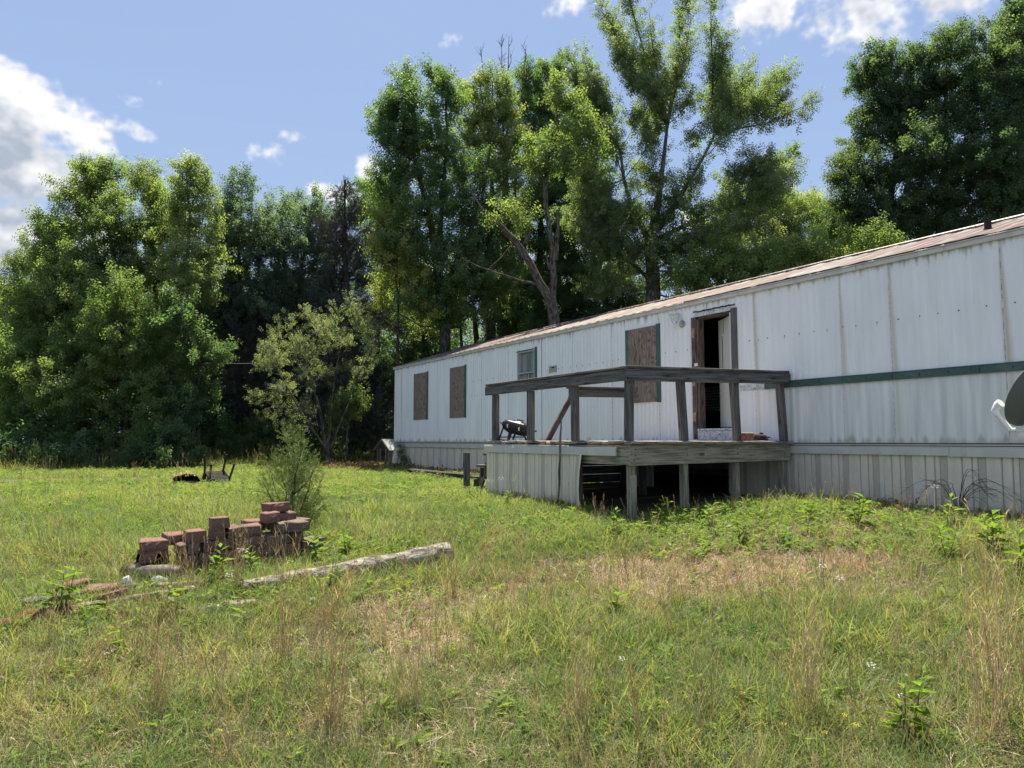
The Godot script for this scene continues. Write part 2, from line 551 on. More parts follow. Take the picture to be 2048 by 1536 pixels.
func materials() -> void:
	var wg := grain(512, 256, Vector3(0.055, 0.052, 0.05), Vector3(0.105, 0.098, 0.09), Vector3(0.16, 0.148, 0.132), 0.22, 2.4, 10.0, 0.035)
	M.wood = mat(Color.WHITE, 0.85, wg, Vector3(0.5, 2.2, 1))
	M.wood.heightmap_enabled = true
	M.wood.heightmap_texture = wg
	M.wood.heightmap_scale = 0.35
	var wr := grain(512, 256, Vector3(0.12, 0.112, 0.088), Vector3(0.26, 0.238, 0.18), Vector3(0.34, 0.31, 0.24), 0.3, 2.6, 410.0, 0.03)
	M.rim = mat(Color.WHITE, 0.85, wr, Vector3(0.5, 2.2, 1))
	M.board = mat(Color.WHITE, 0.9, grain(512, 128, Vector3(0.10, 0.09, 0.08), Vector3(0.24, 0.205, 0.175), Vector3(0.36, 0.32, 0.28), 0.5, 3.0, 210.0, 0.04), Vector3(0.6, 3, 1))
	M.brown = mat(Color.WHITE, 0.85, grain(256, 128, Vector3(0.035, 0.026, 0.02), Vector3(0.08, 0.056, 0.04), Vector3(0.125, 0.09, 0.066), 0.5, 3.0, 600.0, 0.03), Vector3(0.8, 3, 1))
	M.jamb = mat(Color.WHITE, 0.8, grain(256, 128, Vector3(0.05, 0.035, 0.03), Vector3(0.12, 0.085, 0.07), Vector3(0.2, 0.145, 0.12), 0.5, 3.0, 660.0, 0.02), Vector3(0.8, 3, 1))
	M.peeled = mat(Color.WHITE, 0.9, mottle(64, Vector3(0.12, 0.05, 0.025), Vector3(0.5, 0.3, 0.16), Vector3(0.5, 0.45, 0.4), 6.0, 0.3, 5.0), Vector3(3, 3, 3), true)
	M.wall = mat(Color.WHITE, 0.42, wall_picture())
	M.wall.metallic_specular = 0.45
	M.white = mat(lin(0.62, 0.62, 0.60), 0.5)
	M.flaky = mat(Color.WHITE, 0.6, mottle(128, Vector3(0.42, 0.43, 0.43), Vector3(0.68, 0.68, 0.66), Vector3(0.12, 0.12, 0.12), 2.0, 0.32, 65.0), Vector3(1.5, 1.5, 1.5), true)
	M.cream = mat(Color.WHITE, 0.45, mottle(64, Vector3(0.47, 0.45, 0.40), Vector3(0.56, 0.54, 0.48), Vector3(0.4, 0.38, 0.33), 1.0, 0.4, 165.0), Vector3(1, 1, 1), true)
	M.door = mat(lin(0.60, 0.585, 0.52), 0.4)
	M.green = mat(Color.WHITE, 0.45, mottle(64, Vector3(0.045, 0.085, 0.075), Vector3(0.065, 0.115, 0.10), Vector3(0.10, 0.13, 0.12), 1.2, 0.35, 265.0), Vector3(1, 1, 1), true)
	M.tar = mat(lin(0.022, 0.021, 0.02), 0.75)
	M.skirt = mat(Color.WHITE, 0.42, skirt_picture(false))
	M.vent = mat(Color.WHITE, 0.5, skirt_picture(true))
	M.roofs = []
	for k in 4:
		M.roofs.append(mat(Color.WHITE, 0.45, roof_picture([0.7, 0.45, 0.2, -0.6][k], k * 300.0)))
		M.roofs[k].metallic = 0.0
	M.ply = []
	for k in 3:
		M.ply.append(mat(Color.WHITE, 0.85, plywood_picture(k * 250.0)))
	M.alu = mat(lin(0.42, 0.42, 0.41), 0.4)
	M.alu.metallic = 0.4
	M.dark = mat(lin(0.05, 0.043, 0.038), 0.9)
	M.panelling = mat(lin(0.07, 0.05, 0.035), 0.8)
	M.cloth = mat(lin(0.26, 0.26, 0.26), 0.9)
	M.glass = StandardMaterial3D.new()
	M.glass.transparency = BaseMaterial3D.TRANSPARENCY_ALPHA
	M.glass.albedo_color = Color(0.9, 0.95, 0.95, 0.12)
	M.glass.roughness = 0.04
	M.clear = M.glass.duplicate()
	M.clear.albedo_color = Color(0.95, 1.0, 1.0, 0.25)
	M.black = mat(lin(0.012, 0.012, 0.014), 0.3)
	M.matt = mat(lin(0.014, 0.014, 0.015), 0.7)
	M.chrome = mat(lin(0.6, 0.6, 0.6), 0.2)
	M.chrome.metallic = 0.9
	M.dish = mat(lin(0.125, 0.135, 0.14), 0.42)
	M.pale = mat(lin(0.72, 0.72, 0.70), 0.35)
	M.tin = mat(lin(0.45, 0.48, 0.5), 0.35)
	M.tin.metallic = 0.3
	M.stone = []
	for k in 3:
		var tx := mottle(128, [Vector3(0.07, 0.042, 0.034), Vector3(0.095, 0.046, 0.036), Vector3(0.08, 0.056, 0.045)][k], [Vector3(0.175, 0.10, 0.078), Vector3(0.20, 0.105, 0.08), Vector3(0.18, 0.125, 0.10)][k], Vector3(0.23, 0.195, 0.165), 3.0, 0.3, k * 88.0)
		var m := mat(Color.WHITE, 0.92, tx, Vector3(4, 4, 4), true)
		m.heightmap_enabled = true
		m.heightmap_texture = tx
		m.heightmap_scale = 0.6
		M.stone.append(m)
	M.redbrick = mat(Color.WHITE, 0.9, mottle(64, Vector3(0.13, 0.045, 0.03), Vector3(0.24, 0.085, 0.06), Vector3(0.6, 0.57, 0.52), 4.0, 0.34, 15.0), Vector3(5, 5, 5), true)
	var lg := grain(512, 256, Vector3(0.055, 0.047, 0.037), Vector3(0.17, 0.155, 0.128), Vector3(0.31, 0.29, 0.25), 0.4, 1.6, 800.0, 0.09)
	M.log = mat(Color.WHITE, 0.9, lg, Vector3(1.2, 1.3, 1))
	M.log.heightmap_enabled = true
	M.log.heightmap_texture = lg
	M.log.heightmap_scale = 2.0
	var lo := grain(256, 128, Vector3(0.05, 0.043, 0.035), Vector3(0.16, 0.135, 0.105), Vector3(0.30, 0.26, 0.21), 0.6, 2.0, 850.0, 0.08)
	M.oldlog = mat(Color.WHITE, 0.95, lo, Vector3(1.2, 1.6, 1))
	M.rot = mat(Color.WHITE, 1.0, mottle(128, Vector3(0.07, 0.03, 0.015), Vector3(0.17, 0.08, 0.042), Vector3(0.06, 0.035, 0.02), 3.0, 0.25, 33.0), Vector3(4, 4, 4), true)
	var bk := grain(128, 256, Vector3(0.045, 0.04, 0.034), Vector3(0.105, 0.094, 0.08), Vector3(0.20, 0.185, 0.16), 1.6, 1.2, 930.0, 0.06)
	M.bark = mat(Color.WHITE, 0.95, bk, Vector3(0.8, 1.2, 1))
	M.bark_dark = mat(lin(0.5, 0.47, 0.42), 0.95, bk, Vector3(0.8, 1.2, 1))
	M.bark_pale = mat(lin(1.0, 0.93, 0.82).lightened(0.0), 0.95, grain(128, 256, Vector3(0.035, 0.031, 0.027), Vector3(0.085, 0.077, 0.068), Vector3(0.15, 0.14, 0.125), 1.6, 1.2, 960.0, 0.05), Vector3(0.8, 1.2, 1))
	M.plastic = mat(lin(0.02, 0.019, 0.018), 0.9)
	M.wire = mat(lin(0.1, 0.1, 0.1), 0.6)
	M.leaf = leaf_mat()
	M.grass = leaf_mat(0.5)
	M.grass.backlight = Color(1.05, 1.08, 0.78)
	M.needle = leaf_mat(0.8)
	M.needle.backlight = Color(0.35, 0.4, 0.2)
	M.straw = leaf_mat(0.7)
	M.straw.backlight = Color(0.8, 0.7, 0.45)
	M.stem = mat(lin(0.09, 0.13, 0.035), 0.7)
	M.dry_stem = mat(lin(0.30, 0.21, 0.11), 0.8)


func dry_at(x: float, z: float) -> float:
	# 0 lush, 1 dead thatch
	var a := 0.09 + 0.5 * nz.get_noise_2d(x * 26.0, z * 26.0) + 0.25 * nz.get_noise_2d(x * 90.0 + 50.0, z * 90.0)
	a += 1.5 * exp(-pow((x - 1.75) / 1.35, 2) - pow((z + 6.2) / 0.62, 2)) + 0.5 * exp(-pow((x - 3.2) / 1.2, 2) - pow((z + 7.6) / 0.5, 2))
	a += 0.45 * exp(-pow((x + 2.3) / 0.8, 2) - pow((z + 4.6) / 0.45, 2)) + 0.6 * exp(-pow((x + 0.5) / 0.7, 2) - pow((z + 5.6) / 0.6, 2))
	a += 0.5 * exp(-pow((x + 4.4) / 1.2, 2) - pow((z + 18.0) / 1.6, 2)) + 0.9 * exp(-pow((x - 4.4) / 0.9, 2) - pow((z + 8.2) / 0.45, 2))
	a += 0.25 * smoothstep(-8.0, -4.0, z) - 0.35 * smoothstep(-7.0, -9.0, z)
	a -= 0.5 * exp(-pow((x - 0.2) / 1.1, 2) - pow((z + 8.2) / 0.8, 2))
	return clampf(a, 0.0, 1.0)


func path_at(x: float, z: float) -> float:
	# the shaded dirt track along the foot of the wood, at the left
	var mid := -13.9 - 0.42 * (x + 10.5)
	return clampf(1.3 - absf(z - mid) / 0.9, 0, 1) * smoothstep(-6.4, -7.6, x)


func build_ground() -> void:
	var w := 640
	var d := PackedByteArray()
	d.resize(w * w * 3)
	for j in w:
		for i in w:
			var x := -20.0 + 40.0 * i / w
			var z := -40.0 + 40.0 * j / w
			var q := dry_at(x, z)
			var c := Vector3(0.06, 0.075, 0.022).lerp(Vector3(0.27, 0.205, 0.125), q)
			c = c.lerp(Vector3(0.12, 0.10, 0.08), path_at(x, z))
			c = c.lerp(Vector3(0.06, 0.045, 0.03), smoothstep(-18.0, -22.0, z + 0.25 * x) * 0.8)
			c *= 0.85 + 0.5 * nf.get_noise_2d(x * 300.0, z * 300.0)
			var o := Color(c.x, c.y, c.z).linear_to_srgb()
			var k := (j * w + i) * 3
			d[k] = int(clampf(o.r * 255, 0, 255))
			d[k + 1] = int(clampf(o.g * 255, 0, 255))
			d[k + 2] = int(clampf(o.b * 255, 0, 255))
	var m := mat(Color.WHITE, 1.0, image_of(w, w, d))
	m.texture_repeat = false
	m.detail_enabled = true
	m.detail_blend_mode = BaseMaterial3D.BLEND_MODE_MUL
	m.detail_uv_layer = BaseMaterial3D.DETAIL_UV_2
	m.detail_albedo = mottle(256, Vector3(0.25, 0.24, 0.22), Vector3(1, 1, 1), Vector3(0.9, 0.85, 0.75), 2.2, 0.35, 500.0)
	m.uv2_scale = Vector3(1, 1, 1)
	var st := SurfaceTool.new()
	st.begin(Mesh.PRIMITIVE_TRIANGLES)
	var xs := []
	var zs := []
	var x := -300.0
	while x <= 300.0:
		xs.append(x)
		x += 0.3 if absf(x + 0.15) < 21.0 else 3.0 if absf(x) < 60.0 else 30.0
	var z := 12.0
	while z >= -420.0:
		zs.append(z)
		z -= 0.3 if z > -28.0 and z < 0.0 else 3.0 if z > -80.0 else 40.0
	for j in zs.size():
		for i in xs.size():
			st.set_uv(Vector2((xs[i] + 20.0) / 40.0, (zs[j] + 40.0) / 40.0))
			st.set_uv2(Vector2(xs[i], zs[j]) * 0.9)
			st.add_vertex(on_ground(xs[i], zs[j]))
	for j in zs.size() - 1:
		for i in xs.size() - 1:
			var a := j * xs.size() + i
			var b := a + xs.size()
			for k in [a, b, a + 1, a + 1, b, b + 1]:
				st.add_index(k)
	st.generate_normals()
	var o := MeshInstance3D.new()
	o.mesh = st.commit()
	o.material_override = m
	o.set_meta("kind", "structure")
	lay("ground", o)


const EAVE := 3.745
const FOOT := 1.475
const LONG := 19.8
const DEEP := 4.27


func siding(b: Builder, x0: float, x1: float, holes: Array, y_split := -1.0) -> void:
	# corrugated sheet from x0 to x1, left open at the holes [x0, x1, y0, y1]
	var cuts := [x0, x1]
	var k := ceili(x0 / 0.0254)
	while k * 0.0254 < x1:
		cuts.append(k * 0.0254)
		k += 1
	for q in holes:
		for e in 2:
			if q[e] > x0 and q[e] < x1:
				cuts.append(q[e])
	cuts.sort()
	for i in cuts.size() - 1:
		var a: float = cuts[i]
		var c: float = cuts[i + 1]
		if c - a < 0.0015:
			continue
		var spans := [[FOOT, EAVE]]
		for q in holes:
			if (a + c) * 0.5 > q[0] and (a + c) * 0.5 < q[1]:
				spans = [[FOOT, q[2]], [q[3], EAVE]]
		for s in spans:
			if s[1] - s[0] < 0.01:
				continue
			var za := rib(a)
			var zc := rib(c)
			var p := [Vector3(a, s[0], za), Vector3(c, s[0], zc), Vector3(c, s[1], zc), Vector3(a, s[1], za)]
			var uv := []
			for v in p:
				uv.append(Vector2(v.x / LONG, 1.0 - (v.y - FOOT) / (EAVE - FOOT)))
			poly_smooth(b, p, uv)


func poly_smooth(b: Builder, p: Array, uv: Array) -> void:
	var at := b.v.size()
	for k in 4:
		var s := (rib(p[k].x + 0.006) - rib(p[k].x - 0.006)) / 0.012
		b.v.append(p[k])
		b.n.append(Vector3(-s, 0, 1).normalized())
		b.t.append(uv[k])
	b.ix.append_array(PackedInt32Array([at, at + 2, at + 1, at, at + 3, at + 2]))


func rib(x: float) -> float:
	var f := fposmod(x / 0.1016, 1.0)
	var deep := 0.014 if x < 13.4 else 0.010
	return deep * smoothstep(0.0, 0.25, f) * (1.0 - smoothstep(0.55, 0.85, f)) + 0.0035 * nz.get_noise_1d(x * 70.0) + 0.006 * nz.get_noise_1d(x * 17.0 + 500.0)


func slab(b: Builder, a: Vector3, c: Vector3, bev := 0.003) -> void:
	b.box(Transform3D(Basis(), (a + c) * 0.5), (c - a).abs(), bev, 0.0, Vector2(rng.randf() * 7.0, rng.randf() * 7.0))


# a slab whose grain runs upright
func upright(b: Builder, a: Vector3, c: Vector3, bev := 0.003) -> void:
	var s := (c - a).abs()
	b.box(Transform3D(Basis(Vector3.UP, Vector3.LEFT, Vector3.BACK), (a + c) * 0.5), Vector3(s.y, s.x, s.z), bev, 0.0, Vector2(rng.randf() * 7.0, rng.randf() * 7.0))


func part(root: Node, called: String, m: Material, a: Vector3, c: Vector3, bev := 0.003, stand := false) -> MeshInstance3D:
	var b := Builder.new()
	if stand:
		upright(b, a, c, bev)
	else:
		slab(b, a, c, bev)
	return put(called, b, m, root)


func board_sheet(root: Node, k: int, x0: float, x1: float, y0: float, y1: float) -> void:
	var b := Builder.new()
	var z := 0.022
	b.box(Transform3D(Basis(), Vector3((x0 + x1) / 2, (y0 + y1) / 2, z)), Vector3(x1 - x0, y1 - y0, 0.014), 0.002)
	for i in b.v.size():
		b.t[i] = Vector2((b.v[i].x - x0) / 0.9, (b.v[i].y - y0) / 1.4)
	var sheet := put("plywood_sheet", b, M.ply[k], root)
	var nails := Builder.new()
	for i in 6:
		for x in [x0 + 0.03, x1 - 0.03]:
			var at := Vector3(x + rng.randf_range(-0.01, 0.01), lerpf(y0 + 0.05, y1 - 0.05, i / 5.0) + rng.randf_range(-0.03, 0.03), z + 0.006)
			nails.tube([at, at + Vector3(0, 0, 0.004)], [0.008, 0.006], 6)
	put("nail_heads", nails, M.tar, sheet).set_meta("kind", "stuff")


func build_home() -> void:
	var root := thing("mobile_home", "long white corrugated metal mobile home with rusty roof and boarded windows", "mobile home", HOME_AT, HOME_TURN)
	var door := [12.42, 13.14, 1.69, 3.50]
	var win := [7.05, 7.75, 2.60, 3.49]
	var seams := [0.0, 0.56, 1.78, 3.0, 4.22, 5.44, 6.66, 8.0, 9.1, 10.32, 11.55, 12.28, 13.55, 14.93, 15.6, 16.84, 18.06, LONG]
	for i in seams.size() - 1:
		var b := Builder.new()
		siding(b, seams[i] + 0.003, seams[i + 1] - 0.003, [door, win])
		put("siding_panel", b, M.wall, root)
		if i > 0:
			var lip := Builder.new()
			lip.box(Transform3D(Basis(), Vector3(seams[i], (FOOT + EAVE) / 2, rib(seams[i]) - 0.004)), Vector3(0.016, EAVE - FOOT - 0.01, 0.006), 0.001)
			put("panel_seam", lip, M.dark if i in [1, 7] else M.flaky, root)
	# wall core behind the sheets, with the openings left free
	var core := Builder.new()
	var y0 := FOOT + 0.01
	for q in [[0.02, win[0], y0, EAVE], [win[0], win[1], y0, win[2]], [win[0], win[1], win[3], EAVE], [win[1], door[0], y0, EAVE], [door[0], door[1], y0, door[2]], [door[0], door[1], door[3], EAVE], [door[1], LONG - 0.02, y0, EAVE]]:
		slab(core, Vector3(q[0], q[2], -0.11), Vector3(q[1], q[3], -0.012), 0.0005)
	put("wall_core", core, M.panelling, root)
	var back := Builder.new()
	slab(back, Vector3(0.0, FOOT, -DEEP), Vector3(LONG, EAVE, -DEEP + 0.1))
	put("rear_wall", back, M.white, root)
	for x in [0.0, LONG - 0.02]:
		var e := Builder.new()
		var z0 := -DEEP + 0.1
		var p := [Vector3(x, FOOT, -0.012), Vector3(x, FOOT, z0), Vector3(x, EAVE, z0), Vector3(x, 4.45, -DEEP / 2), Vector3(x, EAVE, -0.012)]
		var q := []
		for v in p:
			q.append(v + Vector3(0.02, 0, 0))
		var uv := [Vector2(0, 1), Vector2(0.2, 1), Vector2(0.2, 0.1), Vector2(0.1, 0.1), Vector2(0, 0.1)]
		e.poly(p, uv, Vector3(x + 0.01, 2, -2))
		e.poly(q, uv, Vector3(x + 0.01, 2, -2))
		put("end_wall", e, M.wall, root)
	# inside: floor, ceiling, partitions
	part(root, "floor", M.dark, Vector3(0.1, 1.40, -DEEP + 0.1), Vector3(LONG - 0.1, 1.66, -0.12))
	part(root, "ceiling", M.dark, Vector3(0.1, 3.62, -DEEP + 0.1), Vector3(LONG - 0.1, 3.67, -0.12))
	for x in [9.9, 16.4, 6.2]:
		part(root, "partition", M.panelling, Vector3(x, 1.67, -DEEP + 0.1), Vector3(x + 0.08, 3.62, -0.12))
	# roof: sheets from eave to ridge on both sides
	var rise := 0.715
	var run := DEEP / 2 + 0.06
	var x := -0.06
	var n := 0
	while x < LONG:
		var x2 := minf(x + 0.762, LONG + 0.06)
		for side in [1, -1]:
			var b := Builder.new()
			var steps := 15
			for i in steps:
				var a := lerpf(x + 0.002, x2 - 0.002, float(i) / steps)
				var c := lerpf(x + 0.002, x2 - 0.002, float(i + 1) / steps)
				var ha := 0.016 * exp(-pow((fposmod((a - x), 0.254) - 0.127) / 0.03, 2))
				var hc := 0.016 * exp(-pow((fposmod((c - x), 0.254) - 0.127) / 0.03, 2))
				var ze := 0.06 if side > 0 else -DEEP - 0.06
				var sag := 0.018 * nz.get_noise_1d(a * 90.0)
				var sag2 := 0.018 * nz.get_noise_1d(c * 90.0)
				var p := [Vector3(a, EAVE + 0.03 + ha + sag * 0.4, ze), Vector3(c, EAVE + 0.03 + hc + sag2 * 0.4, ze), Vector3(c, EAVE + 0.03 + rise + hc + sag2, -DEEP / 2), Vector3(a, EAVE + 0.03 + rise + ha + sag, -DEEP / 2)]
				if side < 0:
					p = [p[1], p[0], p[3], p[2]]
				b.poly(p, [Vector2((a - x) / 0.76, 1), Vector2((c - x) / 0.76, 1), Vector2((c - x) / 0.76, 0), Vector2((a - x) / 0.76, 0)])
			var k := 3 if x < 4.2 and rng.randf() < 0.85 else 2 if rng.randf() < 0.3 else rng.randi_range(0, 1)
			put("roof_panel", b, M.roofs[k], root)
		x += 0.762
		n += 1
	var cap := Builder.new()
	cap.tube([Vector3(-0.06, EAVE + rise + 0.035, -DEEP / 2), Vector3(LONG + 0.06, EAVE + rise + 0.035, -DEEP / 2)], [0.04, 0.04], 8)
	put("ridge_cap", cap, M.roofs[1], root)
	# eave trim in lengths, with the tar bead that seals it
	var xx := -0.05
	while xx < LONG:
		var e := minf(xx + 3.05, LONG + 0.05)
		part(root, "eave_trim", M.cream, Vector3(xx + 0.002, EAVE - 0.045, 0.012), Vector3(e - 0.002, EAVE + 0.012, 0.05))
		part(root, "drip_edge", M.cream, Vector3(xx + 0.002, EAVE + 0.012, 0.012), Vector3(e - 0.002, EAVE + 0.026, 0.064))
		xx = e
	var tar := Builder.new()
	var tp := []
	var tr := []
	var q := 12.2
	while q < LONG:
		tp.append(Vector3(q, EAVE + 0.036 + 0.012 * nz.get_noise_1d(q * 300.0), 0.05))
		tr.append(0.014 + 0.008 * nz.get_noise_1d(q * 500.0 + 40.0))
		q += 0.06
	tar.tube(tp, tr, 6)
	put("tar_seal", tar, M.tar, root)
	var pipe := Builder.new()
	pipe.tube([Vector3(16.35, 3.9, -0.9), Vector3(16.35, 4.20, -0.9)], [0.04, 0.04], 12)
	pipe.tube([Vector3(16.35, 4.03, -0.9), Vector3(16.35, 4.10, -0.9)], [0.10, 0.05], 12)
	put("vent_pipe", pipe, M.matt, root)
	# boarded windows
	var k := 0
	for s in [[1.50, 2.33, 2.11, 3.44], [3.76, 4.56, 2.10, 3.42], [10.79, 11.5, 2.175, 3.50]]:
		board_sheet(root, k, s[0], s[1], s[2], s[3])
		if k != 1:
			part(root, "window_trim", M.green, Vector3(s[0] - (0.085 if k == 2 else 0.035), s[2] + (0.0 if k == 0 else 0.0), 0.008), Vector3(s[0] - 0.002, s[3] + 0.005, 0.026))
		part(root, "window_trim", M.green, Vector3(s[1] + 0.002, s[2] - 0.01, 0.008), Vector3(s[1] + (0.095 if k == 2 else 0.085), s[3] + 0.02, 0.027))
		k += 1
	# the window with glass
	var wn: Node3D = lay("window", Node3D.new(), root)
	for f in [[win[0], win[0] + 0.035, win[2], win[3]], [win[1] - 0.035, win[1], win[2], win[3]]]:
		part(wn, "frame", M.alu, Vector3(f[0], f[2], -0.06), Vector3(f[1], f[3], 0.022))
	for y in [win[2], 2.985, win[3] - 0.03]:
		part(wn, "frame", M.alu, Vector3(win[0] + 0.036, y, -0.06 if y != 2.985 else -0.03), Vector3(win[1] - 0.036, y + 0.03, 0.02))
	part(wn, "mullion", M.alu, Vector3(7.46, win[2] + 0.031, -0.03), Vector3(7.475, 2.984, -0.008))
	part(wn, "pane", M.glass, Vector3(win[0] + 0.036, 3.016, -0.022), Vector3(win[1] - 0.036, win[3] - 0.031, -0.018), 0.0005)
	part(wn, "pane", M.glass, Vector3(win[0] + 0.036, win[2] + 0.031, -0.042), Vector3(win[1] - 0.036, 2.984, -0.038), 0.0005)
	var drip := Builder.new()
	ragged(drip, 7.02, 7.72, 3.505)
	put("tar_bead", drip, M.tar, wn)
	part(root, "window_trim", M.green, Vector3(7.755, 2.6, 0.008), Vector3(7.83, 3.54, 0.027))
	var cur := Builder.new()
	for h in [[7.09, 7.26], [7.46, 7.72]]:
		for i in 14:
			var a := lerpf(h[0], h[1], i / 14.0)
			var c := lerpf(h[0], h[1], (i + 1) / 14.0)
			var g := -0.10 + 0.02 * sin(a * 90.0)
			var g2 := -0.10 + 0.02 * sin(c * 90.0)
			var lift: float = 0.0 if h[0] < 7.4 else 0.25 * (7.72 - a)
			cur.poly([Vector3(a, 2.75 + lift, g), Vector3(c, 2.75 + lift, g2), Vector3(c, 3.45, g2), Vector3(a, 3.45, g)], [Vector2(), Vector2(), Vector2(), Vector2()])
	put("curtain", cur, M.cloth, wn)
	# louvred vent
	var vt: Node3D = lay("wall_vent", Node3D.new(), root)
	part(vt, "backing", M.tar, Vector3(8.29, 2.935, 0.010), Vector3(8.56, 3.07, 0.014))
	for i in 5:
		var y := 2.94 + 0.026 * i
		if i == 3:
			part(vt, "louvre", M.cream, Vector3(8.30, y, 0.014), Vector3(8.39, y + 0.018, 0.034))
			part(vt, "louvre", M.cream, Vector3(8.50, y, 0.014), Vector3(8.555, y + 0.018, 0.034))
		else:
			part(vt, "louvre", M.cream, Vector3(8.295, y, 0.014), Vector3(8.555, y + 0.018, 0.034))
	# door opening
	var fr: Node3D = lay("door_frame", Node3D.new(), root)
	part(fr, "jamb", M.jamb, Vector3(12.425, 1.70, -0.115), Vector3(12.462, 3.46, 0.02), 0.003, true)
	part(fr, "jamb", M.white, Vector3(13.095, 1.70, -0.10), Vector3(13.136, 3.475, 0.014), 0.003, true)
	part(fr, "trim_board", M.jamb, Vector3(12.32, 1.53, 0.012), Vector3(12.42, 3.50, 0.03), 0.003, true)
	part(fr, "trim_board", M.wood, Vector3(13.14, 1.53, 0.012), Vector3(13.245, 3.53, 0.042), 0.003, true)
	for y in [3.30, 2.52, 1.95]:
		part(fr, "broken_trim", M.peeled, Vector3(12.335, y - 0.14, 0.031), Vector3(12.40, y + 0.02, 0.043), 0.008, true)
	part(fr, "header", M.flaky, Vector3(12.40, 3.50, 0.006), Vector3(13.14, 3.565, 0.028))
	part(fr, "lintel", M.brown, Vector3(12.463, 3.455, -0.11), Vector3(13.094, 3.498, 0.012))
	var bead := Builder.new()
	ragged(bead, 12.36, 13.22, 3.585)
	put("tar_bead", bead, M.tar, fr)
	part(fr, "strike_plate", M.pale, Vector3(12.38, 2.70, 0.031), Vector3(12.455, 2.75, 0.036))
	part(fr, "sill", M.flaky, Vector3(12.43, 1.665, -0.12), Vector3(13.13, 1.695, 0.05))
	part(fr, "kick_board", M.flaky, Vector3(12.43, 1.515, 0.012), Vector3(13.13, 1.66, 0.04))
	# the door, hinged at the right and standing ajar
	var dr: Node3D = lay("door", Node3D.new(), root, Vector3(13.09, 1.71, -0.045))
	dr.rotation.y = deg_to_rad(-30.0)
	part(dr, "slab", M.door, Vector3(-0.625, 0, -0.04), Vector3(0, 1.74, 0))
	part(dr, "moulding", M.door, Vector3(-0.52, 0.80, 0.001), Vector3(-0.36, 1.50, 0.014))
	part(dr, "slit", M.brown, Vector3(-0.41, 0.84, 0.0145), Vector3(-0.385, 1.46, 0.019))
	part(dr, "weatherstrip", M.brown, Vector3(-0.375, 1.46, 0.001), Vector3(-0.368, 1.735, 0.006))
	part(dr, "kick_strip", M.white, Vector3(-0.62, 0.02, 0.001), Vector3(-0.01, 0.035, 0.008))
	var kb := Builder.new()
	kb.tube([Vector3(-0.57, 0.86, 0), Vector3(-0.57, 0.86, 0.03), Vector3(-0.57, 0.86, 0.04), Vector3(-0.57, 0.86, 0.065), Vector3(-0.57, 0.86, 0.075)], [0.014, 0.012, 0.028, 0.03, 0.012], 10)
	put("knob", kb, M.matt, dr)
	# green belt trim to the right of the door and the torn strip before it
	var gx := [13.72, 15.25, 16.5, 18.2, LONG]
	for i in 4:
		var b := Builder.new()
		slab(b, Vector3(gx[i] + 0.001, 2.25, 0.010), Vector3(gx[i + 1] - 0.001, 2.345, 0.026))
		slab(b, Vector3(gx[i] + 0.001, 2.335, 0.027), Vector3(gx[i + 1] - 0.001, 2.347, 0.032), 0.001)
		slab(b, Vector3(gx[i] + 0.001, 2.247, 0.027), Vector3(gx[i + 1] - 0.001, 2.259, 0.031), 0.001)
		put("belt_trim", b, M.green, root)
	part(root, "torn_strip", M.flaky, Vector3(13.27, 2.25, 0.008), Vector3(13.71, 2.34, 0.017))
	# screws: a row at mid height and others lower down
	var sc := Builder.new()
	var sx := 5.0
	while sx < 18.0:
		if sx < 12.25 or sx > 13.3:
			screw(sc, sx, 2.99 + 0.012 * nz.get_noise_1d(sx * 300.0))
		sx += rng.randf_range(0.16, 0.30)
	sx = 4.9
	while sx < 12.2:
		screw(sc, sx, 2.62 + 0.02 * nz.get_noise_1d(sx * 300.0))
		sx += rng.randf_range(0.12, 0.26)
	sx = 13.95
	while sx < 18.0:
		screw(sc, sx, 2.297, 0.028)
		sx += 0.33
	var so := put("screw", sc, M.tar, root)
	so.set_meta("kind", "stuff")
	# the porch lamp
	build_porch_light(root)
	build_skirting(root)
	# things seen through the door
	var bl: Node3D = lay("window_blind", Node3D.new(), root, Vector3(11.5, 2.05, -1.6))
	for i in 9:
		part(bl, "slat", M.cloth, Vector3(-0.5, i * 0.052, 0.0), Vector3(0.75, i * 0.052 + 0.034, 0.03))


func ragged(b: Builder, x0: float, x1: float, y: float) -> void:
	var p := []
	var r := []
	var x := x0
	while x < x1:
		p.append(Vector3(x, y + 0.014 * nz.get_noise_1d(x * 900.0), 0.016))
		r.append(0.009 + 0.010 * absf(nz.get_noise_1d(x * 1400.0 + 7.0)))
		x += 0.018
	b.tube(p, r, 5)


func screw(b: Builder, x: float, y: float, z := -1.0) -> void:
	if z < 0.0:
		z = rib(x) + 0.001
	b.tube([Vector3(x, y, z - 0.004), Vector3(x, y, z + 0.004)], [0.0105, 0.0075], 6)
	if rng.randf() < 0.35:
		b.box(Transform3D(Basis(), Vector3(x, y - 0.022, z)), Vector3(0.004, 0.04, 0.001), 0.0002)


